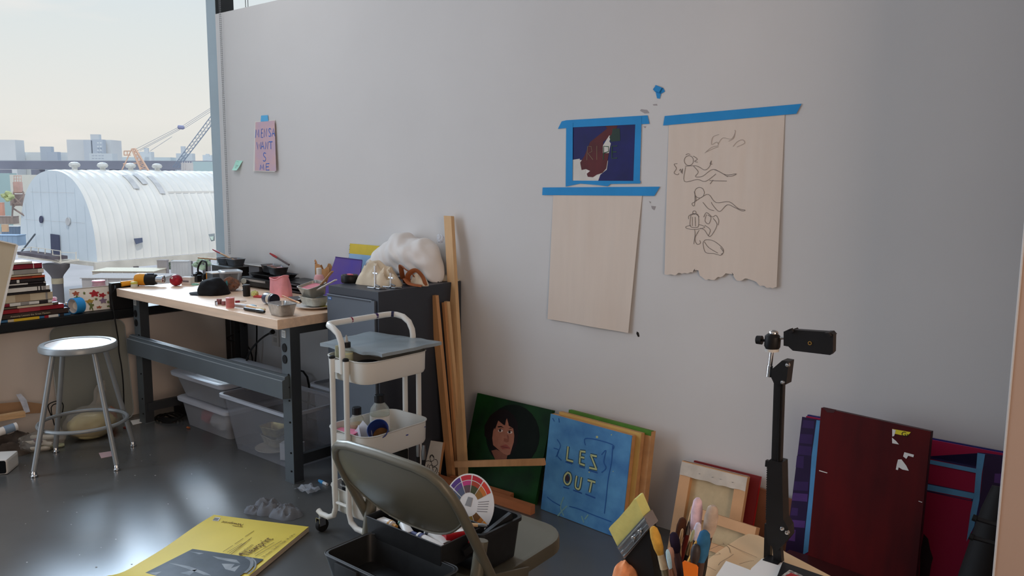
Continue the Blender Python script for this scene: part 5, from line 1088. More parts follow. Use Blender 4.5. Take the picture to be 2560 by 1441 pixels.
for pts in ([(565,978),(575,985)],[(588,980),(602,992)],[(560,1040),(600,1046)],[(555,1060),(590,1064)],[(550,1078),(592,1082)]): m.rib([FW.px(*q,.0125) for q in zz(pts)],.0018,FW.n)
m.build('pencil_marks',t)
# ================= FLOOR: newsprint pad and scraps =================
ye=mt('yellow pad cover',(230,206,84),.55,var=.05,scale=4)
A=fl(535,1288,.022); B=fl(772,1318,.022); D=fl(200,1490,.022); 
FNp=F((A.x,A.y,.022),B-A,D-A); wP=(B-A).length; hP=.62
FT=F(A,(FNp.u),-FNp.v)
t=thing('newsprint_pad','large yellow newsprint drawing pad lying on the floor','drawing pad',(A+B)/2+V((0,0,-.022)))
def pad(u,v,z=0.):
    cur=.030*max(0,(v-.80)/.2)**2*max(0,1-u*1.6) if v>.8 else 0
    return FNp.p(u*wP,v*hP)+V((0,0,cur+.003*math.sin(v*9)*(1-u)+z))
m=M(ye,sm=True); m.grid(16,40,lambda u,v:pad(u,v,.0005)); m.build('cover',t,recalc=False)
m=M(mt('newsprint page edges',(196,180,156),.9,var=.2,scale=6,stretch=(1,1,120)),sm=False)
m.grid(1,20,lambda u,v: V((pad(1,v).x,pad(1,v).y,.002+u*(pad(1,v).z-.003)))); m.grid(1,20,lambda u,v: V((pad(0,v).x,pad(0,v).y,.002+u*(pad(0,v).z-.003)))); m.grid(12,1,lambda u,v: V((pad(u,0).x,pad(u,0).y,.002+v*(pad(u,0).z-.003)))); m.grid(12,1,lambda u,v: V((pad(u,1).x,pad(u,1).y,.002+v*(pad(u,1).z-.003)))); m.grid(16,40,lambda u,v:pad(u,v,-.019)) ; m.build('pages',t,recalc=False)
FPd=F(FNp.p(0,0,0)+V((0,0,.0045)),FNp.u,-FNp.v)
if FPd.n.z<0: FPd=F(FPd.o,FPd.u,FPd.v*-1)
Fz=F(fl(535,1288,.0245),FNp.u,FNp.u.cross(V((0,0,1)))*-1)
zz=lambda pts: Z(240,1200,4.267,pts)
ink=mt('brown black print',(92,58,20),.7)
pm=mt('dark graphite photograph',(70,76,84),.5,col2=(26,30,36),scale=7,detail=6); pl=mt('pale photo area',(150,152,152),.5,col2=(96,102,108),scale=14)
m=M(pm); m.pix(Fz,zz([(1030,742),(1790,852),(1540,1028),(1500,1060),(380,1090),(480,1020)]),.0012); q=m.build('cover_photo',t)
m=M(pl)
for pts in ([(770,890),(1000,930),(1180,1000),(1230,1028),(1150,1020),(960,950)],[(1240,820),(1500,860),(1540,900),(1440,880),(1300,850)],[(1340,900),(1480,905),(1440,950),(1540,915),(1480,985),(1380,960)],[(1000,770),(1150,790),(1100,800)],[(560,1000),(700,985),(640,1020)],[(900,1000),(1080,960),(1000,1025)]): m.pix(Fz,zz(pts),.0016)
m.pln(Fz,zz([(1600,830),(1660,870),(1650,940),(1590,1000)]),.012,.0016); m.pln(Fz,zz([(1660,840),(1700,880),(1690,950),(1620,1010)]),.006,.0016); m.build('photo_highlights',t)
m=M(ink)
def ptext(body,p0,p1,size,sx=1.,mm=m,flip=False):
    a=Fz.px(*zz([p0])[0]); b=Fz.px(*zz([p1])[0]); u_=(b-a); u_.z=0; L_=u_.length; vv=V((0,0,1)).cross(u_)
    fr=F(a,u_,vv); mm.text(body,size,fr,0,0,.0014,0,sx)
ptext('Newsprint',(1625,812),(2015,555),.058,.62)
ptext('Strathmore',(1560,790),(1710,680),.022,.75)
ptext('Newsprint',(1580,478),(1340,440),.030,.8)
ptext('300 Series',(1660,770),(1740,715),.012,.8)
ptext('50 sheets / feuilles / hojas  18 x 24 in',(1790,832),(2080,620),.016,.9)
for a_,b_ in (((1355,772),(1460,705)),((1480,690),(1570,630)),((1590,610),(1685,548)),((1400,780),(1560,680)),((1420,790),(1640,640)),((1440,800),(1660,620)),((1700,822),(1980,655)),((1690,800),(1900,670))):
    m.rib([Fz.px(*zz([a_])[0],.0014),Fz.px(*zz([b_])[0],.0014)],.0022,(0,0,1))
m.rib([Fz.px(*zz([(1455,492)])[0],.0014),Fz.px(*zz([(1565,508)])[0],.0014)],.003,(0,0,1))
m.pix(Fz,zz(circ(1540,797,18,10,12)),.0012)
m.build('cover_lettering',t)
m=M(paper); m.pix(Fz,zz([(1270,402),(1330,406),(1305,445),(1240,440)]),.0012); m.use(mt('barcode grey',(70,80,90),.7)); 
for k_ in range(5): m.pix(Fz,zz([(1268+10*k_,410+k_),(1274+10*k_,411+k_),(1252+10*k_,437+k_),(1246+10*k_,436+k_)]),.0016)
m.build('price_label',t)
gr=mt('grey rag',(112,116,122),.95,var=.12,scale=20,bump=.3)
m=M(gr,sm=True)
for x,y,rx,ry,rz_,sd in ((660,1283,.085,.05,.035,1),(705,1292,.07,.05,.03,2),(625,1284,.05,.03,.018,3)):
    p=fl(x,y); p=p+V((.0,.02,0)); m.drape(p+V((0,0,.0005)),rx,ry*1.1,rz_*1.9,sd,.4,56,16,4.)
m.build('grey_rag',None,'crumpled grey rag on the floor behind the yellow pad','rag')
film=clear('shiny clear film',(236,242,250),.55,.05,.5)
P=fl(768,1230); m=M(film,sm=True); m.grid(10,8,lambda u,v: P+V(((u-.5)*.11,(v-.5)*.07,.010+.018*noise.noise(V((u*4,v*4,1)))+.012*abs(math.sin(u*6)))) ); m.build('plastic_wrapper',None,'crumpled clear plastic wrapper on the floor beside the bench leg','wrapper',recalc=False)
stick('pipette','blue tipped plastic pipette lying on the floor behind the clear wrapper','pipette',fl(818,1212,.006),fl(797,1202,.006),.007,paper,mt('sky blue plastic',(62,150,206),.4),.55,'tip')
def flat(name,label,cat,pts,mat,z=.0015):
    m=M(mat); m.prism([fl(x,y,z) for x,y in pts],(0,0,-.0012)); return m.build(name,None,label,cat)
flat('paper_scrap','small pinkish paper tag on the floor under the stool','paper scrap',[(247,1133),(281,1128),(284,1140),(253,1146)],mt('pink paper tag',(226,192,190),.8))
for i,(x,y,nm,cl) in enumerate(((471,1072,'orange brown','(176,98,52)'),(312,1072,'dark red','(110,44,40)'))):
    m=M(mt(nm+' crumb',eval(cl),.8),sm=True); m.blob(fl(x,y)+V((0,0,.006)),(.014,.009,.006),.5,3,i,2); m.build('debris',None,nm+' crumpled scrap on the floor by the bench'+(' bins' if i==0 else ' left leg'),'scrap')
m=M(mt('floor specks',(150,148,142),.9)); rr=random.Random(4)
for i in range(46):
    p=fl(rr.uniform(30,760),rr.uniform(1110,1430)); r_=rr.uniform(.0015,.004); m.poly([p+V((r_*math.cos(a_)*1.4,r_*math.sin(a_),.0006)) for a_ in [R_(60*k_) for k_ in range(6)]])
m.build('floor_specks',None,'pale paint flecks and dust scattered over the concrete floor','specks',kind='stuff')
# ================= STRETCHER BACKS, MAGENTA CANVAS, RED PANEL =================
lin_m=mt('raw linen',(204,186,150),.9,var=.06,scale=40); foldc=mt('folded canvas edge',(206,198,186),.85,var=.1,scale=20,bump=.3); barm=mt('stretcher pine',(214,168,124),.6,var=.08,scale=8)
def reversed_canvas(label,BL,BR,TL,bw,th,fold=True,back=None):
    BL,BR,TL=V(BL),V(BR),V(TL); fr=F(BL,BR-BL,TL-BL); w=(BR-BL).length; h=(TL-BL).dot(fr.v)
    t=thing('stretched_canvas',label,'canvas',(BL+BR)/2,group='canvases turned to the wall')
    m=M(lin_m); m.slab(fr,.002,w-.002,.002,h-.002,-th-.003,-th); m.build('linen',t)
    for a in ((0,bw,0,h),(w-bw,w,0,h)): M(barm).slab(fr,*a,-th,0).build('stretcher_bar',t)
    for a in ((bw,w-bw,0,bw),(bw,w-bw,h-bw,h)): M(barm).slab(fr,*a,-th,-.001).build('stretcher_bar',t)
    if fold:
        m=M(foldc,sm=True); m.grid(24,5,lambda u,v: fr.p(u*w,h-.004-(bw*1.15+.006*noise.noise(V((u*6,1,1))))*v,.003+.003*noise.noise(V((u*9,v*3,2))))); m.grid(24,2,lambda u,v: fr.p(u*w,h+.002,.003-v*th)); m.build('folded_canvas',t,recalc=False)
        m=M(steelm)
        for u in (.3,.5,.62,.8): m.bar(fr.p(u*w,h-bw*.75,.0075),fr.p(u*w+.006,h-bw*.72,.0075),.0012,.0012)
        m.build('staple',t)
    return t,fr
TLc=oY(1722,1156,2.83); TRc=oY(1888,1196,2.83); BLc,BRc=ortho(TLc,TRc,-.10,.002); BLc=BLc.lerp(V((fl(1655,1376).x,BLc.y,.002)),.6); BRc=BLc+(TRc-TLc); BRc.z=.002
reversed_canvas('reversed stretched canvas with a folded top edge leaning on the wall',BLc,BRc,TLc,.045,.022)
# red-edged canvas behind, brown board
t,fr,w,h,pn=canvas('red_edge_canvas','canvas with a red painted edge just behind the reversed canvas','canvas',BLc+V((.03,.045,0)),BRc+V((.03,.045,0)),TLc+V((.030,.042,-.004)),.018,mt('dull red paint',(120,30,32),.6),mt('red painted edge',(176,32,40),.5))
bb=mt('brown board',(132,86,62),.55,var=.12,scale=10)
fr=F(V((-1.27,2.855,.002)),(1,-.02,0),(0,.10,1)); t=thing('brown_board','thin brown wooden board behind the reversed canvas and the black arm','board',fr.o)
m=M(bb); m.prism([fr.p(0,0),fr.p(.26,0),fr.p(.25,.275),fr.p(0,.30)],fr.n*-.006); m.build('panel',t); m=M(mt('brown board edge',(150,104,76),.6)); m.bar(fr.p(0,.30,-.002),fr.p(.25,.275,-.002),.007,.004); m.build('top_edge',t)
# small stretchers in front
BL2=fl(1690,1405); BL2.z=.004
fr0=F(BL2,(1,-.06,0),(0,.32,1))
T2=oY(1712,1262,2.62); 
BLa=V((T2.x+.0,2.56,.004)); BRa=BLa+V((.262,-.02,0))
reversed_canvas('small reversed canvas leaning in front of the folded-edge one',BLa,BRa,V((T2.x+.012,2.655,oY(1712,1262,2.655).z)),.035,.03,False)
BLb=BLa+V((.055,-.045,0)); BRb=BLb+V((.13,-.01,0))
reversed_canvas('smallest reversed canvas at the front of the leaning stretchers',BLb,BRb,BLb+V((.004,.065,.165)),.028,.018,False)
# maroon plinth
mar=mt('glossy maroon paint',(74,24,28),.3,var=.25,scale=3,spec=.6); mard=mt('dark maroon edge',(62,24,26),.45)
t=thing('low_plinth','low dark maroon box on the floor under the dark red panel','box',(-.70,2.50,0)); m=M(mar); m.box((-.695,2.525,.082),(.57,.35,.164),bev=.003); m.build('body',t); m=M(mard); m.box((-.695,2.525,.1665),(.575,.355,.005),bev=.001); m.build('top',t)
# magenta canvas
TLm=oY(2012,1040,2.862); TRm=oY(2511,1131,2.862); BLm,BRm=ortho(TLm,TRm,-.105,.002)
mg=mt('magenta paint',(160,26,70),.6,var=.1,scale=2,spec=.2); t,fr,w,h,pn=canvas('magenta_canvas','large magenta canvas with light blue bars and purple brick edges at the right','painting',BLm,BRm,TLm,.030,mg,mt('pink canvas edge',(196,86,140),.5))
zz=lambda pts: Z(1860,980,3.126,pts)
def pg(nm,col,polys,off,r=.5):
    m=M(mt(nm,col,r,var=.12,scale=12))
    for p_ in polys: m.pix(fr,zz(p_),off)
    return m.build(nm.replace(' ','_'),t)
pg('indigo outline',(34,28,84),[[(455,195),(600,222),(580,480),(520,1260),(325,1250)],[(1440,505),(1830,590),(1830,480),(1900,490),(1830,900),(1700,1441),(1650,1600),(1850,1650),(2010,1441),(2040,500),(1890,480),(1825,475),(1812,600),(1440,520)],[(1436,555),(1815,640),(1800,790),(1430,715),(1432,725),(1790,805),(1775,850),(1430,770),(1430,780),(1800,860),(1825,640),(1440,560)]],.0008)
pg('deep purple brickwork',(44,22,66),[[(455,200),(568,215),(460,1275),(325,1245)],[(1880,490),(2030,500),(1990,1000),(1840,900)]],.0012)
pg('lilac brickwork',(92,56,126),[[(385,790),(500,800),(495,860),(375,850)],[(370,1000),(480,1010),(476,1065),(362,1055)],[(345,1070),(405,1080),(400,1170),(340,1160)],[(1960,640),(2020,640),(2015,720),(1955,710)]],.0015)
pg('purple brickwork',(64,38,96),[[(430,420),(530,430),(525,500),(420,490)],[(465,220),(550,230),(546,290),(455,280)],[(415,500),(470,505),(465,600),(405,590)],[(440,330),(540,335),(530,410),(435,400)],[(375,905),(425,910),(420,970),(365,965)],[(395,700),(505,705),(500,775),(388,770)]],.0015)
pg('painted lattice',(96,164,216),[[(568,222),(600,226),(590,350),(572,500),(560,760),(525,1100),(512,1230),(530,1235),(462,1275),(478,1100),(510,800),(530,500)],[(1825,478),(1885,488),(1860,640),(1840,850),(1800,1050),(1740,1170),(1770,950),(1800,800),(1815,600)],[(1440,528),(1820,602),(1815,635),(1436,560)],[(1432,722),(1805,795),(1790,838),(1430,768)]],.0018)
pg('dark wavy shape',(40,22,28),[[(1405,1110),(1440,1150),(1455,1230),(1478,1300),(1465,1350),(1450,1441),(1440,1600),(1370,1600),(1380,1250)]],.0018)
m=M(mt('dark blue canvas top',(26,30,110),.5)); m.slab(fr,0,w,h,h+.004,-.030,-.012); m.build('blue_top_edge',t)
# dark red panel
TLp=oY(2053,1020,2.735); TRp=fl(2327,1080,TLp.z); BLp,BRp=ortho(TLp,TRp,-.035,.1695)
mr=mt('dark oxblood paint',(88,16,18),.5,spec=.15,col2=(56,12,15),scale=3,var=.2,detail=6,stretch=(3,1,.7)); t,fr,w,h,pn=canvas('oxblood_panel','tall dark red painted panel with torn sticker remains in front of the magenta canvas','panel',BLp,BRp,TLp,.020,mr,mard)
m=M(mt('torn yellow sticker',(222,204,52),.7)); m.pix(fr,zz([(1160,290),(1305,316),(1280,345),(1225,338),(1190,330),(1160,328)]),.0012); st_=m.build('yellow_sticker',t)
m=M(paper); 
for p_ in ([(1160,292),(1188,300),(1175,345),(1160,350)],[(1158,358),(1190,385),(1213,412),(1160,402)],[(1255,472),(1330,492),(1325,512),(1285,500),(1270,525),(1245,505)],[(1205,530),(1232,528),(1270,578),(1290,618),(1240,608),(1210,590),(1205,612),(1188,608),(1195,570)],[(588,612),(655,632),(650,637),(590,620)],[(1365,852),(1395,862),(1392,866),(1366,857)]): m.pix(fr,zz(p_),.0016)
m.build('paper_remnants',t)
m=M(dk); m.text('Gr',.022,F(fr.px(*zz([(1228,344)])[0]),fr.u,fr.v),0,0,.002); m.build('sticker_lettering',t)
m=M(mard,sm=True); m.pix(fr,zz([(618,122),(725,140),(700,165),(650,160)]),.0012); m.build('dark_corner_stain',t)
# bag and rods standing in for a dark soft shape, far right
t=thing('dark_shape_standin','black bag and rods standing in for a dark shape beside the wall end','stand',(-.40,2.50,0))
bk_=mt('black nylon',(20,20,22),.7,var=.2,scale=14)
m=M(bk_,sm=True); m.tube([(-.40,2.42,.0),(-.395,2.45,.15),(-.372,2.49,.35),(-.35,2.54,.53),(-.345,2.56,.60)],[.05,.055,.05,.04,.025],14); m.build('bag',t)
for a_,b_ in ((oY(2436,1296,2.38),oY(2520,1322,2.38)),(oY(2428,1343,2.38),oY(2515,1368,2.38))):
    m=M(blackm,sm=True); m.tube([a_,b_],.0065,8); r_=m.build('rod',t); m=M(blackr,sm=True); m.tube([a_+V((-.004,0,.001)),a_+V((.006,0,-.001))],.0095,8); m.build('rod_cap',r_)
# ================= FOREGROUND TABLE =================
DZ=.72
def Dk(px,py,z=DZ): return fl(px,py,z)
tabw=mt('tan table top',(206,166,124),.5,var=.08,scale=6)
t=thing('work_table','tan topped work table in the near right corner','table',(-.35,1.15,0))
tp=[Dk(*p) for p in ((1806,1424),(1886,1357),(2064,1441),(2250,1530))]; c1=V((-.05,tp[1].y,DZ))
pts=[V((-.668,1.36,0)),V((-.655,1.505,0)),V((-.425,1.452,0)),V((.15,1.32,0)),V((.15,.72,0)),V((-.72,.72,0))]
m=M(tabw); m.prism([V((p.x,p.y,DZ-.025)) for p in pts],(0,0,.025)); m.build('table_top',t)
for x,y in ((-.62,.80),(-.60,1.40),(.05,1.28),(.05,.80)): M(tabw).box((x,y,(DZ-.025)/2),(.04,.04,DZ-.025)).build('leg',t)
# kraft sheet
kp=mt('tan drawing paper',(216,184,144),.8,var=.05,scale=3)
t=thing('drawing_paper','large tan drawing sheet with pencil lines and a rounded raised corner','paper',V((-.58,1.38,DZ)))
edge_px=[(1700,1452),(1770,1400),(1800,1378),(1830,1358),(1850,1345),(1872,1336),(1895,1340),(1918,1350),(1965,1383),(2075,1441),(2150,1480),(2100,1700),(1700,1700)]
m=M(kp,sm=True); ep=[Dk(x,y,DZ+.006+(.004 if y<1400 else 0)) for x,y in edge_px]; ep=[V((p.x,max(.8,p.y),p.z)) for p in ep]
cen=V((-.56,1.30,DZ+.003))
n=len(ep); vs=[]; fs=[]
for r_ in range(7):
    f_=r_/6
    for p in ep: q=cen.lerp(p,f_); q.z=DZ+.002+(p.z-DZ-.002)*f_**2+.004*math.exp(-((f_-.75)/.2)**2); vs.append(q)
for r_ in range(6):
    for k_ in range(n): fs.append((r_*n+k_,r_*n+(k_+1)%n,(r_+1)*n+(k_+1)%n,(r_+1)*n+k_))
m.add(vs,fs,True); m.build('sheet',t,recalc=False)
m=M(mt('pencil line',(120,98,76),.8)); Fd=F(V((0,0,DZ+.011)),(1,0,0),(0,1,0)); zz=lambda pts: Z(1540,1200,6.095,pts)
for s_ in ([(1380,1090),(1560,1010),(1640,990),(1625,970)],[(1400,1165),(1580,1140),(1560,1120)],[(1560,1310),(1600,1260),(1720,1190),(1790,1140)],[(1640,990),(1720,1040),(1740,1120)],[(1360,1310),(1520,1390)],[(1880,1290),(2020,1250),(2100,1240)],[(1700,985),(1900,1080),(2150,1190)]): m.pln(Fd,zz(s_),.0012,.0006)
m.build('pencil_lines',t)
def sheetp(label,pts,z,mat=paper,grp='white paper sheets on the tan drawing sheet'):
    m=M(mat); m.prism([Dk(x,y,z) for x,y in pts],(0,0,-.001)); return m.build('paper_sheet',None,label,'paper',grp)
sheetp('white paper sheet with a pointed corner lying on the tan drawing sheet',[(1815,1403),(1866,1422),(1890,1432),(1930,1500),(1750,1500)],DZ+.0135)
sheetp('white paper sheet half under the black phone arm on the tan sheet',[(1905,1397),(1960,1402),(1960,1490),(1850,1490),(1878,1422)],DZ+.0155)
t=thing('sketchbook','black sketchbook with a red and speckled panel at the table edge','sketchbook',Dk(2030,1460))
bp=[Dk(*p,DZ+.022) for p in ((1957,1405),(2100,1455),(2075,1560),(1920,1500))]
m=M(blackm); m.prism(bp,(0,0,-.012)); m.build('cover',t)
m=M(mt('speckled print',(190,186,180),.7,col2=(60,56,54),scale=160)); Fb=F(V((0,0,DZ+.0225)),(1,0,0),(0,1,0)); zz=lambda pts: Z(1860,1300,3.879,pts); m.pix(Fb,zz([(365,545),(440,490),(470,500),(570,545),(560,600),(330,600)]),.0006); m.use(red).pix(Fb,zz([(400,548),(455,520),(540,552),(530,600),(380,600)]),.001); m.build('cover_print',t)
# brush pot
bcx=V((-.640,1.075,DZ)); 
BP=lambda px,py,y: oY(px,py,y)
t=thing('brush_pot','dark pot full of paint brushes at the bottom edge of the table','pot',(-.60,1.10,DZ)); pc_=V((-.60,1.10,DZ))
m=M(mt('dark glazed pot',(30,28,30),.3),sm=True); m.lathe([(.0005,.0),(.038,0),(.041,.006),(.042,.07),(.040,.072),(.037,.068),(.035,.008),(.0005,.008)],pc_,n=28); m.build('pot',t)
m=M(mt('pot glaze rim',(52,46,46),.3),sm=True); m.lathe([(.0415,.066),(.0435,.069),(.0435,.073),(.0405,.075),(.0375,.072)],pc_,n=28); m.build('rim',t)
def brush(label,top,low,yd,rb,lb,cb,cf,chd,rh=.0035,shape='round'):
    """brush in the pot; top = bristle tip pixel, low = lower pixel, both at depth plane y=yd"""
    a=oY(*top,yd); b=oY(*low,yd); d=(b-a).normalized(); end=a+d*((a.z-(DZ+.02))/max(.2,-d.z))
    t=thing('paint_brush',label,'brush',end,group='brushes in the dark pot'); L_=lb
    p1=a+d*L_; p2=a+d*(L_+.022)
    m=M(cb,sm=True); fl_=.45 if shape=='flat' else 1
    rb=rb*.82; m.tube([a,a+d*(L_*.08),a+d*(L_*.35),a+d*(L_*.75),p1],[rb*.35,rb*.75,rb,rb*.95,rb*.62],12,flat=fl_); m.build('bristles',t)
    m=M(cf,sm=True); m.tube([p1-d*.001,p2],[rb*.64,rh*1.1],10); m.build('ferrule',t)
    m=M(chd,sm=True); m.tube([p2-d*.001,p2+d*.03,end],[rh,rh*1.25,rh*.7],8); m.build('handle',t); return t
gold=mt('brass ferrule',(206,158,84),.28,.9); brn=mt('dark brown handle',(70,44,36),.4); blkh=mt('black handle',(28,26,28),.35); tanb=mt('tan hair',(206,190,156),.9,var=.12,scale=90); 
hair=lambda nm,c: mt(nm,c,.95,var=.15,scale=70)
brush('brush with a tall pale pink bristle head, highest in the pot',(1745,1246),(1737,1340),1.14,.011,.062,hair('pale pink hair',(226,196,206)),mt('dark ferrule',(60,56,54),.4,.6),blkh)
brush('brush with soft whitish brown bristles beside the pink one',(1783,1265),(1770,1345),1.135,.013,.052,hair('whitish brown hair',(178,160,144)),mt('dark brown ferrule',(66,46,40),.4),blkh,.005)
brush('large blue bristled brush at the right of the pot',(1763,1328),(1752,1400),1.075,.0125,.05,hair('teal blue hair',(44,96,134)),mt('dark wood ferrule',(72,52,46),.5),brn,.006)
brush('round dark violet bristled brush in the middle of the pot',(1683,1332),(1695,1400),1.09,.0095,.032,hair('dark violet hair',(40,30,52)),mt('plum ferrule',(86,62,64),.4),mt('plum handle',(74,52,56),.4),.006)
brush('round dark brown bristled brush left of the pink one',(1708,1296),(1697,1350),1.13,.0095,.04,hair('dark brown hair',(74,42,26)),gold,woodl)
brush('yellow bristled brush leaning left in the pot',(1632,1317),(1655,1400),1.08,.010,.045,hair('amber yellow hair',(208,160,70)),tanb,mt('tan green handle',(120,112,84),.5),.006)
brush('thin flat brush with straw bristles standing left of the pink brush',(1731,1274),(1718,1335),1.14,.005,.022,hair('straw hair',(206,194,150)),steelm,mt('maroon handle',(92,30,26),.35),.004,'flat')
brush('small pale lilac tipped brush in front of the pink brush',(1747,1308),(1738,1350),1.12,.007,.03,hair('lilac white hair',(206,200,216)),mt('grey ferrule',(110,110,112),.3,.8),mt('slate handle',(66,70,80),.4),.004)
brush('green tipped flat brush with a copper ferrule in the pot',(1734,1326),(1722,1380),1.10,.006,.02,hair('pale green hair',(180,186,150)),mt('copper ferrule',(176,150,110),.25,.9),blkh,.005,'flat')
brush('gold ferruled brush with a split tip at the right of the pot',(1744,1353),(1728,1398),1.07,.0045,.016,hair('gold hair',(206,164,90)),gold,blkh,.005)
brush('short pine handled brush standing upside down in the pot',(1706,1323),(1698,1375),1.11,.0055,.03,woodl,woodl,woodl,.005,'flat')
brush('brush with a pale blue flat tip at the left of the pot',(1668,1375),(1676,1420),1.06,.007,.03,hair('pale blue tip',(166,206,228)),mt('brown ferrule',(120,80,60),.4),brn,.005,'flat')
brush('pinkish wooden paint stick in the pot beside the pale blue brush',(1676,1369),(1682,1420),1.075,.006,.02,mt('pink wood',(196,150,130),.6),mt('pink wood',(196,150,130),.6),mt('pink wood',(196,150,130),.6),.005)
brush('thick black handled brush in front of the blue bristled one',(1741,1362),(1733,1430),1.06,.009,.03,mt('soft black',(52,46,46),.5),blkh,blkh,.008)
# orange scraper, foam brush, sponge
m=M(mt('orange plastic scraper',(226,116,30),.45)); zz=lambda pts: Z(1540,1200,6.095,pts); yo=1.045
m.prism([oY(*q,yo) for q in zz([(1010,1260),(1035,1240),(1215,1310),(1240,1345),(1200,2050),(1100,2050)])],(0,.003,0)); m.build('scraper',None,'bright orange plastic scraper tucked in the front of the brush pot','scraper')
yf=1.10
t=thing('foam_brush','wide pale yellow foam brush with a steel clamp and black handle leaning left','foam brush',oY(1575,1430,yf))
zz=lambda pts: Z(1480,1120,4.489,pts)
foam=mt('pale yellow foam',(204,202,126),.95,var=.06,scale=60,bump=.4)
m=M(foam); m.prism([oY(*q,yf) for q in zz([(188,912),(210,880),(300,790),(420,650),(470,580),(492,578),(580,780),(440,960),(290,1118)])],(.0,.022,.004)); m.build('foam',t)
m=M(steelm); m.prism([oY(*q,yf-.002) for q in zz([(275,1118),(580,775),(650,905),(365,1250)])],(.0,.026,.004)); fer=m.build('ferrule',t)
m=M(chrome,sm=True)
for a_,b_ in (((300,1130),(600,800)),((330,1180),(620,850)),((355,1225),(640,895))): m.tube([oY(*zz([a_])[0],yf-.004),oY(*zz([b_])[0],yf-.004)],.0016,6)
m.build('ferrule_ridge',fer)
m=M(chrome,sm=True)
for c_ in ((460,1030),(530,960)): m.tube([oY(*q,yf-.006) for q in zz(circ(*c_,18,26,8,200,420))],.0018,6,)
m.build('wire_loop',fer)
m=M(blackm); m.prism([oY(*q,yf) for q in zz([(365,1240),(645,905),(655,1150),(690,1350),(720,1600),(560,1600),(500,1370),(360,1280)])],(0,.02,.004)); m.build('handle',t)
P=V((-.667,1.10,DZ)); m=M(mt('peach sponge',(226,150,104),.9,var=.2,scale=50,bump=.5),sm=True); m.blob(P+V((0,0,.052)),(.024,.03,.055),.12,2.6,5,4,-.0515); t_=m.build('sponge',None,'peach orange sponge at the bottom edge below the foam brush','sponge')
# phone arm
AX=V((-.555,1.435,0)); ya=1.45
t=thing('phone_arm','black spring arm phone holder clamped to the work table','phone holder',(AX.x,ya,DZ))
A_=lambda px,py,d=0: oY(px,py,ya+d)
m=M(blackm)
m.bar(A_(1952,1470),A_(1940,1310),.016,.012,(0,1,0)); m.build('lower_arm',t)
m=M(blackm); m.bar(A_(1918,1470,.01),A_(1922,1310,.01),.012,.012,(0,1,0)); m.build('lower_arm',t)
m=M(blackm); m.prism([A_(*q,-.010) for q in ((1918,1165),(1924,1150),(1955,1158),(1958,1300),(1970,1320),(1972,1345),(1945,1378),(1920,1360),(1915,1330))],(0,.028,0)); m.build('elbow_bracket',t)
m=M(blackm); m.bar(A_(1936,1350),A_(1950,930),.018,.013,(0,1,0),bev=.002); up_=m.build('upper_arm',t)
m=M(mt('arm groove',(8,8,8),.6)); m.bar(A_(1939,1340,-.0075),A_(1951,960,-.0075),.002,.002,(0,1,0)); m.build('groove',up_)
m=M(blackm); m.prism([A_(*q,-.011) for q in ((1928,925),(1955,902),(1972,905),(1965,962),(1936,962),(1928,945))],(0,.026,0)); m.build('head_bracket',t)
m=M(blackr,sm=True); a_,b_=A_(1922,1168),A_(1919,1300); m.tube([a_.lerp(b_,k_/160)+V((.0035*math.cos(k_*.9),.0035*math.sin(k_*.9),0)) for k_ in range(161)],.0008,4); m.build('spring',t)
m=M(blackm); m.bar(A_(1915,1158),A_(1958,1170),.012,.008,(0,1,0)); m.build('spring_post',t)
for q in ((1956,1322),(1968,1332),(1969,913),(1957,956)):
    m=M(chrome,sm=True); p=A_(*q,-.011); m.lathe([(.0045,-.002),(.0045,.002),(.003,.004),(.0005,.0045)],p,(0,-1,0),10); m.build('screw',t)
m=M(chrome,sm=True); a_,b_=A_(1929,880),A_(1922,942); m.tube([a_,a_.lerp(b_,.55)],.0042,12); m.tube([a_.lerp(b_,.55),b_],.0055,12); m.build('steel_pin',t)
m=M(blackm,sm=True); a_,b_=A_(1933,836),A_(1930,872); m.tube([a_,a_.lerp(b_,.15),a_.lerp(b_,.85),b_],[.010,.0145,.0145,.012],18); bh=m.build('ball_head',t)
m=M(mt('pale washer',(196,194,188),.4),sm=True); m.tube([A_(1930,872),A_(1930,879)],.0125,18); m.build('collar',bh)
m=M(chrome,sm=True); m.blob(A_(1934,833),(.009,.009,.006),0,1,0,2); m.build('ball',bh)
m=M(blackm,sm=True); m.tube([A_(1922,853),A_(1905,851)],.0025,8); m.tube([A_(1905,851),A_(1892,850)],[.0085,.008],12); m.build('tightening_knob',bh)
m=M(steelm,sm=True); m.tube([A_(1950,846),A_(1962,845)],.0028,8); m.build('clamp_stem',t)
FC=F(A_(2025,853,-.006),A_(2075,860)-A_(1985,848),up)
m=M(blackm); m.prism([FC.px(*q,.004) for q in ((1961,829),(1974,823),(1979,864),(1972,866),(1961,864))],FC.n*-.02); m.build('clamp_jaw',t)
m=M(blackm); m.prism([FC.px(*q,.006) for q in ((1976,828),(1984,824),(2078,830),(2086,836),(2085,880),(2078,887),(1985,876),(1974,866))],FC.n*-.016); cb=m.build('phone_clamp',t)
m=M(blackm); m.prism([FC.px(*q,.014) for q in ((1978,826),(1986,822),(1990,828),(1980,832))],FC.n*-.03); m.prism([FC.px(*q,.014) for q in ((2068,830),(2078,830),(2085,838),(2080,842))],FC.n*-.03); m.build('grip_lip',cb)
m=M(gold,sm=True); p=FC.px(2028,857,.0065); m.lathe([(.0035,0),(.0035,.001),(.0022,.001),(.0022,-.001)],p,FC.n,14); m.build('screw_socket',cb)
m=M(blackm); m.box((AX.x,ya-.005,DZ+.009),(.03,.03,.016),bev=.002); m.build('clamp_base',t)
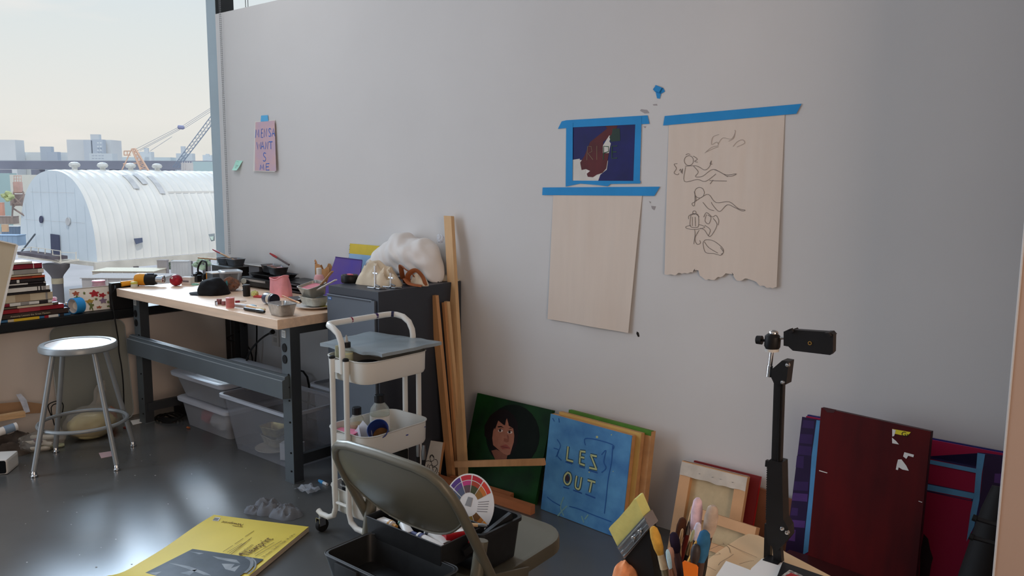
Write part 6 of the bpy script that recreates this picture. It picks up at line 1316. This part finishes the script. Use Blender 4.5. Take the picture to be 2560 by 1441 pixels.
# ================= WINDOW SILL =================
SZ=.67
def bk(i,name,label,th,pr,z,spine,text=None,tc=None,pl_=8,x=-4.795,stripes=(),ts=1.):
    yr=oX(pr,760-(z-SZ)*455,x).y; yl=oX(pl_,790-(z-SZ)*455,x).y-.02; dp=.20-.004*i; sl=.0
    t=thing('book',label,'book',(x-dp/2,(yl+yr)/2,z),group='books stacked on the window sill')
    cy=(yl+yr)/2; L_=yr-yl
    m=M(spine); m.box((x-dp/2,cy,z+.001),(dp,L_,.002)); m.box((x-dp/2,cy,z+th-.001),(dp,L_,.002)); m.box((x-.002,cy,z+th/2),(.004,L_,th)); cv=m.build('cover',t)
    m=M(mt('book pages',(214,204,184),.9,var=.1,scale=3,stretch=(1,1,90))); m.box((x-dp/2-.003,cy,z+th/2),(dp-.006,L_-.008,th-.004)); m.build('pages',t)
    fr=F(V((x+.0005,yl,z)),(0,1,0),(0,0,1))
    for (a,b,c_) in stripes:
        m=M(c_); m.poly([fr.p(a*L_,.001,.0006),fr.p(b*L_,.001,.0006),fr.p(b*L_,th-.001,.0006),fr.p(a*L_,th-.001,.0006)]); m.build('spine_panel',cv)
    if text:
        m=M(tc); m.text(text,th*.62*ts,fr,L_*.16,th*.28,.0012); m.build('spine_title',cv)
B=lambda n,c: mt('book '+n,c,.5)
wht=B('white',(222,220,212)); crm=B('cream',(206,192,164)); drk=B('dark',(40,34,36)); rd=B('red',(158,36,48)); orr=B('orange',(200,84,48)); mrn=B('maroon',(132,28,48)); br_=B('brown',(62,46,40))
bs_=[('colourful banded paperback at the very bottom of the book stack',.016,175,B('blue',(60,110,150)),None,None,((.12,.2,crm),(.2,.55,B('yellow',(220,184,50))),(.62,.68,rd),(.68,.82,wht),(.84,.9,drk))),
('dark brown anatomy book second from the bottom of the stack',.027,169,br_,'Anatomy Lessons the Great Masters',B('pale gold',(206,196,160)),()),
('plain red book third from the bottom of the stack',.024,158,rd,None,None,((.3,.62,B('worn red',(176,66,74))),)),
('thin olive grey book on top of the plain red one',.013,144,B('olive',(104,92,76)),None,None,((.3,.9,crm),)),
('white book with a dark red end label above the olive one',.018,128,wht,None,None,((.02,.2,mrn),(.4,.56,B('grey text',(150,146,140))),(.75,.92,drk))),
('thick cream book in the middle of the stack',.042,130,crm,None,None,((.28,.56,B('faded label',(176,156,128))),(.86,.9,B('grey text',(150,146,140))))),
('thin dark book directly above the thick cream one',.011,124,drk,None,None,()),
('white spined book with dark lettering above the thin dark one',.024,122,wht,None,None,((.74,.76,drk),(.80,.83,drk),(.85,.92,B('grey text',(150,146,140))))),
('thin black book sixth from the top of the stack',.012,113,drk,None,None,()),
('grey white thin paperback fifth from the top of the stack',.012,112,B('grey white',(190,186,180)),None,None,((.6,.95,drk),)),
('dark book with a small white label under the orange one',.018,110,drk,None,None,((.36,.42,wht),)),
('bright orange red book near the top of the stack',.015,110,orr,None,None,((.45,.7,B('dark orange',(160,60,40))),)),
('thin cream paperback between the orange and the white books',.010,103,crm,None,None,()),
('white paperback with dark capitals third from the top',.026,107,wht,None,None,((.30,.86,B('grey text',(150,146,140))),(.2,.24,rd))),
('dark crimson book with white dots second from the top',.028,103,mrn,None,None,((.78,.80,wht),)),
('small white box on top of the whole book stack',.012,78,wht,None,None,())]
z=SZ
for i,(lb,th,pr,sp,tx,tc_,stp) in enumerate(bs_):
    bk(i,'book',lb,th,pr,z,sp,tx,tc_,6 if i<5 else 10,-4.795-.003*(i%3),stp,.8 if i==1 else 1); z+=th+.0006
# tape roll
P=V((-4.832,1.945,SZ+.0445)); axr=V((.25,-1,0)).normalized(); t=thing('tape_roll','wide blue masking tape roll with a big cardboard core on the window sill','tape roll',(P.x,P.y,SZ))
m=M(tape,sm=True); m.lathe([(.040,-.026),(.0445,-.026),(.0445,.026),(.040,.026),(.040,-.026)],P,axr,36); m.build('tape',t); m=M(mt('grey white core',(206,202,198),.8),sm=True); m.lathe([(.040,.0255),(.037,.0255),(.037,-.0255),(.040,-.0255),(.040,.0255)],P,axr,36); m.build('core',t)
# floral pouch
FL=F(V((-4.865,1.93,SZ)),(.03,1,0),(-.16,0,1)); t=thing('floral_pouch','cream zip pouch printed with wildflowers standing on the window sill','pouch',(-4.87,2.03,SZ))
m=M(mt('cream cotton',(240,234,222),.9,var=.04,scale=20),sm=True); Wp,Hp=.235,.135
m.grid(16,10,lambda u,v: FL.p(u*Wp,v*Hp,.014*math.sin(math.pi*u)**.5*(1-v**2))); m.grid(16,10,lambda u,v: FL.p(u*Wp,v*Hp,-.014*math.sin(math.pi*u)**.5*(1-v**2))); m.build('bag',t,recalc=False)
m=M(mt('pouch zip',(196,190,180),.7)); m.bar(FL.p(.004,Hp,.0),FL.p(Wp-.004,Hp,.0),.004,.005); m.build('zip',t)
def blob2(cx,cy,rx,ry,nm,c,sd=0,wob=.3,k=5):
    m=M(mt(nm,c,.9)); pts=[]
    for i in range(22):
        a=2*math.pi*i/22; r=1+wob*math.sin(k*a+sd); pts.append((cx+rx*r*math.cos(a),cy+ry*r*math.sin(a)))
    m.poly([FL.p(x*Wp,y*Hp,.0155*math.sin(math.pi*min(.98,max(.02,x)))**.5*(1-y**2)+.0006) for x,y in pts]); m.build('printed_flower',t)
for a in ((.14,.80,.07,.09,'rust flower',(176,96,70)),(.15,.58,.06,.12,'green leaf print',(96,124,78)),(.56,.72,.10,.13,'crimson flower',(176,50,58)),(.74,.62,.08,.09,'crimson flower',(176,50,58),2),(.42,.42,.09,.07,'ochre flower',(180,146,64)),(.44,.22,.05,.18,'olive stem',(110,120,70),1,.5),(.74,.38,.08,.11,'mauve flower',(140,118,140)),(.33,.78,.025,.06,'olive stem',(110,120,70)),(.86,.30,.03,.06,'olive stem',(110,120,70),2),(.62,.12,.06,.05,'rust flower',(176,96,70),1),(.58,.48,.03,.05,'olive stem',(110,120,70)),(.9,.7,.03,.06,'rust flower',(176,96,70)),(.26,.14,.04,.04,'olive stem',(110,120,70),3),(.85,.12,.04,.04,'olive stem',(110,120,70),1)): blob2(*a)
P=V((-4.90,1.80,SZ)); t=thing('crumpled_bag','crumpled pink and gold patterned bag between the books and the tape roll','bag',P)
m=M(mt('pink gold pattern',(220,120,160),.5,col2=(236,214,210),scale=30,detail=2),sm=True); m.blob(P+V((0,.0,.075)),(.05,.06,.045),.35,2.5,2,4); m.build('upper_bag',t)
m=M(mt('gold brown pattern',(196,140,60),.45,col2=(86,50,40),scale=30,detail=2),sm=True); m.blob(P+V((.02,.03,.036)),(.05,.06,.036),.3,2.5,6,4,-.0355); m.build('lower_bag',t)
m=M(mt('dark blue pattern',(66,80,104),.5),sm=True); m.blob(P+V((.035,.075,.03)),(.03,.035,.028),.3,2.5,9,3,-.029); m.build('side_fold',t)
rbox('wooden_block','small cream wooden block behind the blue tape roll','block',V((-4.93,1.96,SZ)),.1,(.05,.06,.05),mt('cream wood',(226,200,160),.6),[('top',(0,0,.051),(.05,.06,.002),paper)])
P=V((-4.985,2.14,SZ)); t=thing('reflection_jar','pink jar shape standing in for a window reflection behind the floral pouch','jar',P); m=M(clear('pink glass',(240,206,214),.5,.08,.8),sm=True); m.lathe([(.035,0),(.042,.01),(.042,.12),(.036,.135),(.036,.155)],P,n=24); m.build('body',t,recalc=False); m=M(mt('pink jar rim',(220,150,170),.3),sm=True); m.lathe([(.036,.15),(.039,.153),(.036,.158)],P,n=24); m.build('rim',t)  # jar shape stands in for a pink reflection in the pane
rbox('speaker','black box standing at the end of the sill against the workbench','box',V((-4.812,2.21,SZ)),0,(.040,.16,.155),blackm,[('front_panel',(0,-.081,.078),(.036,.002,.14),blackr),('top_cap',(0,0,.156),(.044,.162,.003),blackm)])
# tilted panel at the far left
TR=oX(40,612,-4.745); BR_=V((-4.60,1.275,.006)); axp=(TR-BR_).normalized(); 
nrm=V((.97,-.10,.12)); nrm=(nrm-axp*nrm.dot(axp)).normalized(); uu=axp.cross(nrm); 
if uu.y>0: uu=-uu
t=thing('tan_board','tall tan board with a white edge tilted in front of the books','board',BR_)
m=M(mt('tan board face',(196,184,160),.6,var=.06,scale=3)); h_=(TR-BR_).length; m.prism([BR_,TR,TR+uu*.5,BR_+uu*.5],-nrm*.012); m.build('panel',t)
m=M(mt('white board edge',(232,230,224),.5)); m.bar(BR_+nrm*.001-uu*.004,TR+nrm*.001-uu*.004,.010,.014,nrm); m.bar(TR+nrm*.001,TR+uu*.5+nrm*.001,.006,.014,nrm); m.build('edge_trim',t)
# ================= LEFT CORNER OF THE FLOOR =================
plx=clear('acrylic sheet',(226,230,228),.30,.06,.45)
FX=F(V((-4.80,1.80,.004)),(0,1,0),(-.105,0,1)); t=thing('acrylic_sheet','large clear acrylic sheet with rounded corners leaning below the sill','acrylic sheet',(-4.80,2.0,0))
m=M(plx); m.prism([FX.p(x+.21,y+.30) for x,y in rrect(0,0,.42,.60,.05,6)],FX.n*.004); m.build('sheet',t)
m=M(mt('acrylic bright edge',(176,182,182),.25)); pp=[FX.p(x+.21,y+.30,.002) for x,y in rrect(0,0,.42,.60,.05,6)]; m.tube(pp,.0028,5,closed=True); m.build('edge',t)
def fbox(name,label,cat,c,rz,d,mat,kid='body',parts=(),bev=.004): return rbox(name,label,cat,V(c),rz,d,mat,parts,None,bev,kid)
a_=math.atan2(.051,.042)
t=fbox('router_box','white box with a glossy black rounded front at the left edge of the floor','box',(-4.445,1.345,.0005),a_,(.19,.14,.076),whitep,'shell',(),.014)
m=M(mt('glossy black front',(10,12,16),.25),MW[t]); m.prism([(x,-.0712,z_+.038) for x,z_ in rrect(0,0,.178,.064,.010,4)],(0,.002,0)); m.build('front_panel',t)
bagm=clear('wrinkled clear bag',(236,232,224),.28,.15,.6)
P=V((-4.62,1.90,0)); t=thing('plastic_bag','clear knotted plastic bag of yellowish stuffing under the stool','bag',P)
m=M(mt('yellowish stuffing',(196,186,140),.85,var=.15,scale=10,bump=.4),sm=True); m.blob(P+V((0,0,.07)),(.10,.13,.075),.10,1.4,4,4,-.068); m.build('stuffing',t)
m=M(bagm,sm=True); m.blob(P+V((0,0,.085)),(.112,.145,.095),.12,1.6,6,4,-.083); m.loft([[P+V((r_*math.cos(R_(30*i))*(1+.3*math.sin(i*2.1)),r_*math.sin(R_(30*i))*(1+.3*math.cos(i*1.7))+dy,z_)) for i in range(12)] for r_,z_,dy in ((.05,.15,.02),(.022,.20,.04),(.03,.26,.055),(.012,.31,.07))],False,False); m.build('bag_film',t,recalc=False)
t=thing('paint_bag','clear zip bag of white paint tubes and markers on the floor left of the stool','bag',(-4.62,1.62,0))
for i,(x,y,z_,a,l,c_) in enumerate(((-4.60,1.60,.012,.9,.14,whitep),(-4.63,1.66,.014,.6,.15,labw),(-4.58,1.67,.012,1.2,.12,mt('pale green tube 2',(180,190,160),.5)),(-4.60,1.63,.036,.5,.13,whitep),(-4.65,1.60,.034,.95,.14,labw),(-4.63,1.65,.058,.75,.13,whitep),(-4.59,1.61,.055,.2,.05,mt('maroon label',(110,44,56),.6)))):
    d_=V((math.cos(a),math.sin(a),0))*l/2; p=V((x,y,z_)); m=M(c_,sm=True); m.tube([p-d_,p-d_*.9,p+d_*.8,p+d_],[.008,.0115,.0115,.007],10); m.build('tube',t)
m=M(bagm,sm=True); m.blob((-4.615,1.635,.045),(.095,.12,.05),.2,2,3,4,-.0445,.3); m.build('bag_film',t,recalc=False)
def fbar(name,label,cat,p0,p1,w,h,mat,kid='body'): t=thing(name,label,cat,(V(p0)+V(p1))/2); m=M(mat); m.bar(p0,p1,w,h,bev=.002); m.build(kid,t); m=M(mat); m.bar(V(p1),V(p1)+(V(p1)-V(p0)).normalized()*.002,w*.98,h*.98); m.build('end_grain',t); return t
q0=oX(-40,1052,-4.70); q1=oX(60,1035,-4.70)
t=thing('wood_offcut','pale wood offcut lying on the heap at the far left','wood offcut',(q0+q1)/2); m=M(woodl); m.bar(q0,q1,.035,.03,bev=.002); m.build('body',t); m=M(mt('offcut end',(226,200,170),.7)); m.bar(q1,q1+(q1-q0).normalized()*.002,.033,.028); m.build('end_grain',t)
q0=oX(-30,1090,-4.60); q1=oX(42,1066,-4.60)
t=thing('paper_tube','white printed paper tube lying on the heap at the far left','tube',(q0+q1)/2); m=M(paper,sm=True); m.tube([q0,q1],.021,16); m.build('tube',t); m=M(mt('blue grey print',(130,150,170),.7),sm=True); m.tube([q0.lerp(q1,.55),q0.lerp(q1,.9)],.0213,16); m.build('printed_band',t)
m=M(mt('dark heap',(74,66,60),.9,var=.4,scale=14,bump=.4),sm=True); m.drape((-4.72,1.52,.0005),.13,.16,.11,4); m.build('scrap_pile',None,'dark jumbled heap of scraps under the offcut and tube at the far left','heap')
m=M(mt('kraft flap',(176,140,106),.9,var=.1)); m.prism([oX(*q,-4.80) for q in ((-10,1010),(60,1004),(118,1012),(110,1032),(0,1040))],(.004,0,0)); m.build('cardboard_flap',None,'brown cardboard flap against the wall behind the heap at the far left','cardboard')
m=M(mt('white blue tag',(206,214,228),.7,var=.15,scale=40),sm=True); tp_=[(40,987,.0),(52,985,0),(66,1000,0),(75,1030,0),(62,1033,0),(52,1008,0)]; m.prism([oX(x,y,-4.69) for x,y,_ in tp_],(.002,0,0)); m.build('paper_tag',None,'curved white and blue paper tag sticking up from the left heap','tag')
t=thing('twist_tie','black wire twist looped beside the rear left stool leg','wire',oX(140,1030,-4.72)); m=M(blackr,sm=True); m.tube(smooth([oX(x,y,-4.72) for x,y in ((128,1040),(120,1016),(132,1006),(150,1004),(158,1016),(152,1045),(140,1062))]),.003,6); m.build('wire',t); m=M(blackr,sm=True); m.tube(smooth([oX(x,y,-4.71) for x,y in ((136,1064),(128,1020),(146,1010),(150,1030),(144,1066))]),.0028,6); m.build('loop',t)
m=M(mt('orange leaf',(186,104,60),.8,var=.2,scale=20),sm=True); P=fl(290,1045); P=V((-4.77,2.07,0)); m.blob(P+V((0,0,.05)),(.014,.035,.052),.4,3,4,3,-.05); m.build('crumpled_paper',None,'crumpled orange brown paper between the acrylic sheet and the bench leg','paper')
flat('paper_sheet','off-white paper under the left bench leg','paper',[(326,1052),(372,1044),(376,1052),(332,1063)],paper,.0018)
# ================= UNDER THE BENCH =================
rbox('portfolio','black portfolio case standing in the corner behind the workbench','portfolio',V((-4.755,2.885,0)),0,(.17,.03,.70),blackm,[('zip_edge',(-.02,-.016,.35),(.006,.003,.69),mt('grey zip',(96,100,104),.5)),('top_strip',(0,0,.702),(.172,.032,.004),blackr)])
def cable(label,pts,r=.005,plug=False):
    t=thing('power_cable',label,'cable',V(pts[-1])); m=M(blackr,sm=True); m.tube(smooth(pts,6),r,6); m.build('cord',t)
    if plug: m=M(blackm,sm=True); p=V(pts[0]); m.tube([p+V((.0,.0,.0)),p+(V(pts[1])-p).normalized()*.035],[.014,.009],10); m.build('plug',t)
    return t
C_=lambda px,py,y=2.84: oY(px,py,y)
cable('black cable hanging in a long curve at the left under the workbench',[C_(500,775),C_(490,805),C_(468,850),C_(452,880),C_(425,925),C_(405,965),C_(395,1000,2.80),V((-4.72,2.78,.006))])
cable('short black cable looping by the portfolio under the bench',[C_(618,800),C_(612,815),C_(600,828),C_(588,836),C_(580,838),C_(570,850),V((-4.55,2.865,.35)),V((-4.54,2.868,.006))])
cable('black cable curving down from a plug near the right bench leg',[C_(682,830,2.60),C_(660,842,2.62),C_(640,860,2.66),C_(625,880,2.7),C_(616,905,2.74),C_(612,940,2.82),V((-3.99,2.86,.3)),V((-3.98,2.87,.006))],.006,True)
cable('straight black cable hanging down the wall beside the plug',[C_(641,790,2.87),C_(642,830,2.87),C_(641,870,2.87),C_(638,910,2.87),C_(636,960,2.87),V((-3.92,2.88,.10)),V((-3.90,2.89,.006))])
t=thing('cable_coil','black tangled cable coil lying on the floor by the left bench leg','cable',(-4.53,2.30,0)); P=fl(418,1052)
for k_ in range(3):
    m=M(blackr,sm=True); m.tube([P+V((-.02+.015*k_+(.085-.012*k_)*math.cos(a)*1.1,(.045+.006*k_)*math.sin(a)+.015*k_,.008+.007*k_+.005*math.sin(3*a))) for a in [R_(18*i) for i in range(20)]],.006,6,closed=True); m.build('loop',t)
rbox('power_strip','flat black power strip on the floor behind the cable coil','power strip',V((-4.60,2.48,0)),.05,(.30,.06,.05),blackm,[('socket_face',(0,0,.051),(.27,.045,.002),blackr)])
q=oY(690,842,YW); t=thing('wall_outlet','white wall outlet plate behind the right end of the workbench','outlet',(q.x,YW-.003,q.z)); m=M(mt('outlet plate',(206,202,196),.5)); m.box((q.x,YW-.004,q.z),(.075,.006,.118),bev=.002); m.build('plate',t)
for dz in (-.02,.02): m=M(mt('outlet socket',(176,172,166),.5)); m.box((q.x,YW-.0075,q.z+dz),(.032,.002,.028)); m.build('socket',t)
# bin contents
foil_pan('gold foil pan standing on another pan inside the large clear bin',V((-3.66,2.43,.085)),.2,.14,.10,.05,mt('gold foil',(206,186,120),.35,.7,.15,scale=40),None,'foil pans in the clear bin')
foil_pan('dull foil pan under the gold one inside the large clear bin',V((-3.65,2.43,.035)),-.1,.16,.11,.05,mt('dull cream foil',(196,186,160),.45,.5,.15,scale=40),None,'foil pans in the clear bin')
P=V((-3.65,2.42,.008)); t=thing('paper_plate','cream paper plate on the bottom of the large clear bin','plate',P); m=M(mt('cream plate',(220,208,186),.7),sm=True); m.lathe([(.0005,.003),(.07,.003),(.098,.014),(.099,.018),(.07,.007),(.0005,.007)],P,n=30); m.build('plate',t)
t=rbox('carton','white carton tilted inside the right end of the large clear bin','carton',V((-3.46,2.40,.006)),.5,(.11,.06,.085),paper,[('lid',(0,0,.086),(.112,.062,.003),paper)])
m=M(mt('red plastic bag',(206,44,62),.5,var=.15,scale=14),sm=True); m.blob((-4.30,2.46,.065),(.07,.075,.058),.25,2.4,4,3,-.057); m.build('red_bag',None,'red plastic bag inside the lower clear bin under the bench','bag')
m=M(mt('white plastic bag',(222,220,218),.5,var=.06,scale=14),sm=True); m.blob((-4.17,2.45,.06),(.075,.075,.056),.25,2.4,8,3,-.055); m.build('white_bag',None,'white plastic bag inside the lower clear bin beside the red one','bag')
t=rbox('paper_carton','white carton with torn black and pink print behind the right bench leg','carton',V((-3.38,2.715,.07)),-.0,(.20,.05,.17),paper,[('black_tape',(.045,-.026,.13),(.12,.002,.045),blackm),('pink_print',(.05,-.026,.075),(.10,.002,.05),mt('pink black print',(190,130,150),.7,col2=(80,60,70),scale=60))])
t['label']='white carton with torn black and pink print in the bin by the cabinet'
rbox('paper_stack','stack of papers under the carton in the bin by the cabinet','papers',V((-3.445,2.727,.004)),0,(.30,.10,.062),mt('paper stack edge',(200,196,190),.9,var=.12,scale=4,stretch=(1,1,120)),[('top_sheet',(0,0,.0632),(.335,.098,.001),paper)])
# ================= LIGHT =================
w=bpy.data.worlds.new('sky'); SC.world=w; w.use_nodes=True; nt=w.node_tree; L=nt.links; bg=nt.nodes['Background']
tc=nt.nodes.new('ShaderNodeTexCoord'); sp=nt.nodes.new('ShaderNodeSeparateXYZ'); L.new(tc.outputs['Generated'],sp.inputs[0])
rp=nt.nodes.new('ShaderNodeValToRGB'); e=rp.color_ramp.elements
e[0].position=0.; e[0].color=(*lin((225,222,214)),1); e[1].position=1.; e[1].color=(*lin((176,206,236)),1)
for p,c in ((.06,(238,234,226)),(.16,(228,232,230)),(.30,(214,228,240)),(.5,(196,218,240))):
    x=e.new(p); x.color=(*lin(c),1)
L.new(sp.outputs['Z'],rp.inputs['Fac'])
mp=nt.nodes.new('ShaderNodeMapping'); mp.inputs['Scale'].default_value=(3,3,14); L.new(tc.outputs['Generated'],mp.inputs[0])
nz=nt.nodes.new('ShaderNodeTexNoise'); nz.inputs['Scale'].default_value=1.6; nz.inputs['Detail'].default_value=7; L.new(mp.outputs[0],nz.inputs[0])
cr=nt.nodes.new('ShaderNodeValToRGB'); cr.color_ramp.elements[0].position=.56; cr.color_ramp.elements[1].position=.74; cr.color_ramp.elements[1].color=(.55,.55,.55,1)
L.new(nz.outputs['Fac'],cr.inputs['Fac'])
mx=nt.nodes.new('ShaderNodeMixRGB'); mx.inputs['Color2'].default_value=(*lin((250,240,232)),1); L.new(cr.outputs['Color'],mx.inputs['Fac']); L.new(rp.outputs['Color'],mx.inputs['Color1'])
L.new(mx.outputs[0],bg.inputs['Color'])
# bright sky patch added above the view for the floor's reflected glow
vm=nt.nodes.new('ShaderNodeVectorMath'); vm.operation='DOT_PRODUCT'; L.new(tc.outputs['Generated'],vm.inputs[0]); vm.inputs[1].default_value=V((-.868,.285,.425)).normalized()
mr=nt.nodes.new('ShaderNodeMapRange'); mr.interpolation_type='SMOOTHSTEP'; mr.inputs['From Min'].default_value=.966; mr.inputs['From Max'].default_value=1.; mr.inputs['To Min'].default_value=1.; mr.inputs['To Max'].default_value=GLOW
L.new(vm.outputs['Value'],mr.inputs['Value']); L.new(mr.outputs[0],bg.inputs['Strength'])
def area(name,loc,size,power,col,rot):
    l=bpy.data.lights.new(name,'AREA'); l.shape='RECTANGLE'; l.size,l.size_y=size; l.energy=power; l.color=lin(col)
    o=bpy.data.objects.new(name,l); COL.objects.link(o); o.location=loc; o.rotation_euler=rot; return o
# added lamp standing in for window skylight, plus the room's warm ceiling light
area('window_fill_light',(-4.86,-.58,2.0),(4.2,2.5),LP_WIN,(222,236,255),(0,R_(-90),0))
area('ceiling_light',(-.3,-1.6,3.5),(4.5,3.),LP_CEIL,(255,222,194),(0,0,0))
area('bench_fill_light',(-4.25,1.75,3.5),(.9,.9),LP_BENCH,(250,248,246),(0,0,0))  # added fill lamp above the bench, out of view
area('side_fill_light',(2.95,-.6,1.7),(3.,2.),LP_SIDE,(255,222,196),(0,R_(90),0))  # added fill for faces turned from the window; no opening here
area('rear_area_light',(-3.5,3.5,3.3),(2.4,.5),LP_REAR,(240,248,255),(R_(20),0,0))  # downward lamp over the strip behind the partition
s=bpy.data.lights.new('sun','SUN'); s.energy=1.2; s.angle=R_(3); s.color=lin((255,248,236)); so=bpy.data.objects.new('sun',s); COL.objects.link(so)
so.rotation_euler=V((-.55,.25,-.8)).to_track_quat('-Z','Y').to_euler()
SC.view_settings.view_transform='Standard'; SC.view_settings.look='None'; SC.view_settings.exposure=EXPO
SC.cycles.use_denoising=True; SC.cycles.max_bounces=8; SC.cycles.transparent_max_bounces=16; SC.cycles.caustics_reflective=False; SC.cycles.caustics_refractive=False
SC.cycles.sample_clamp_indirect=6.
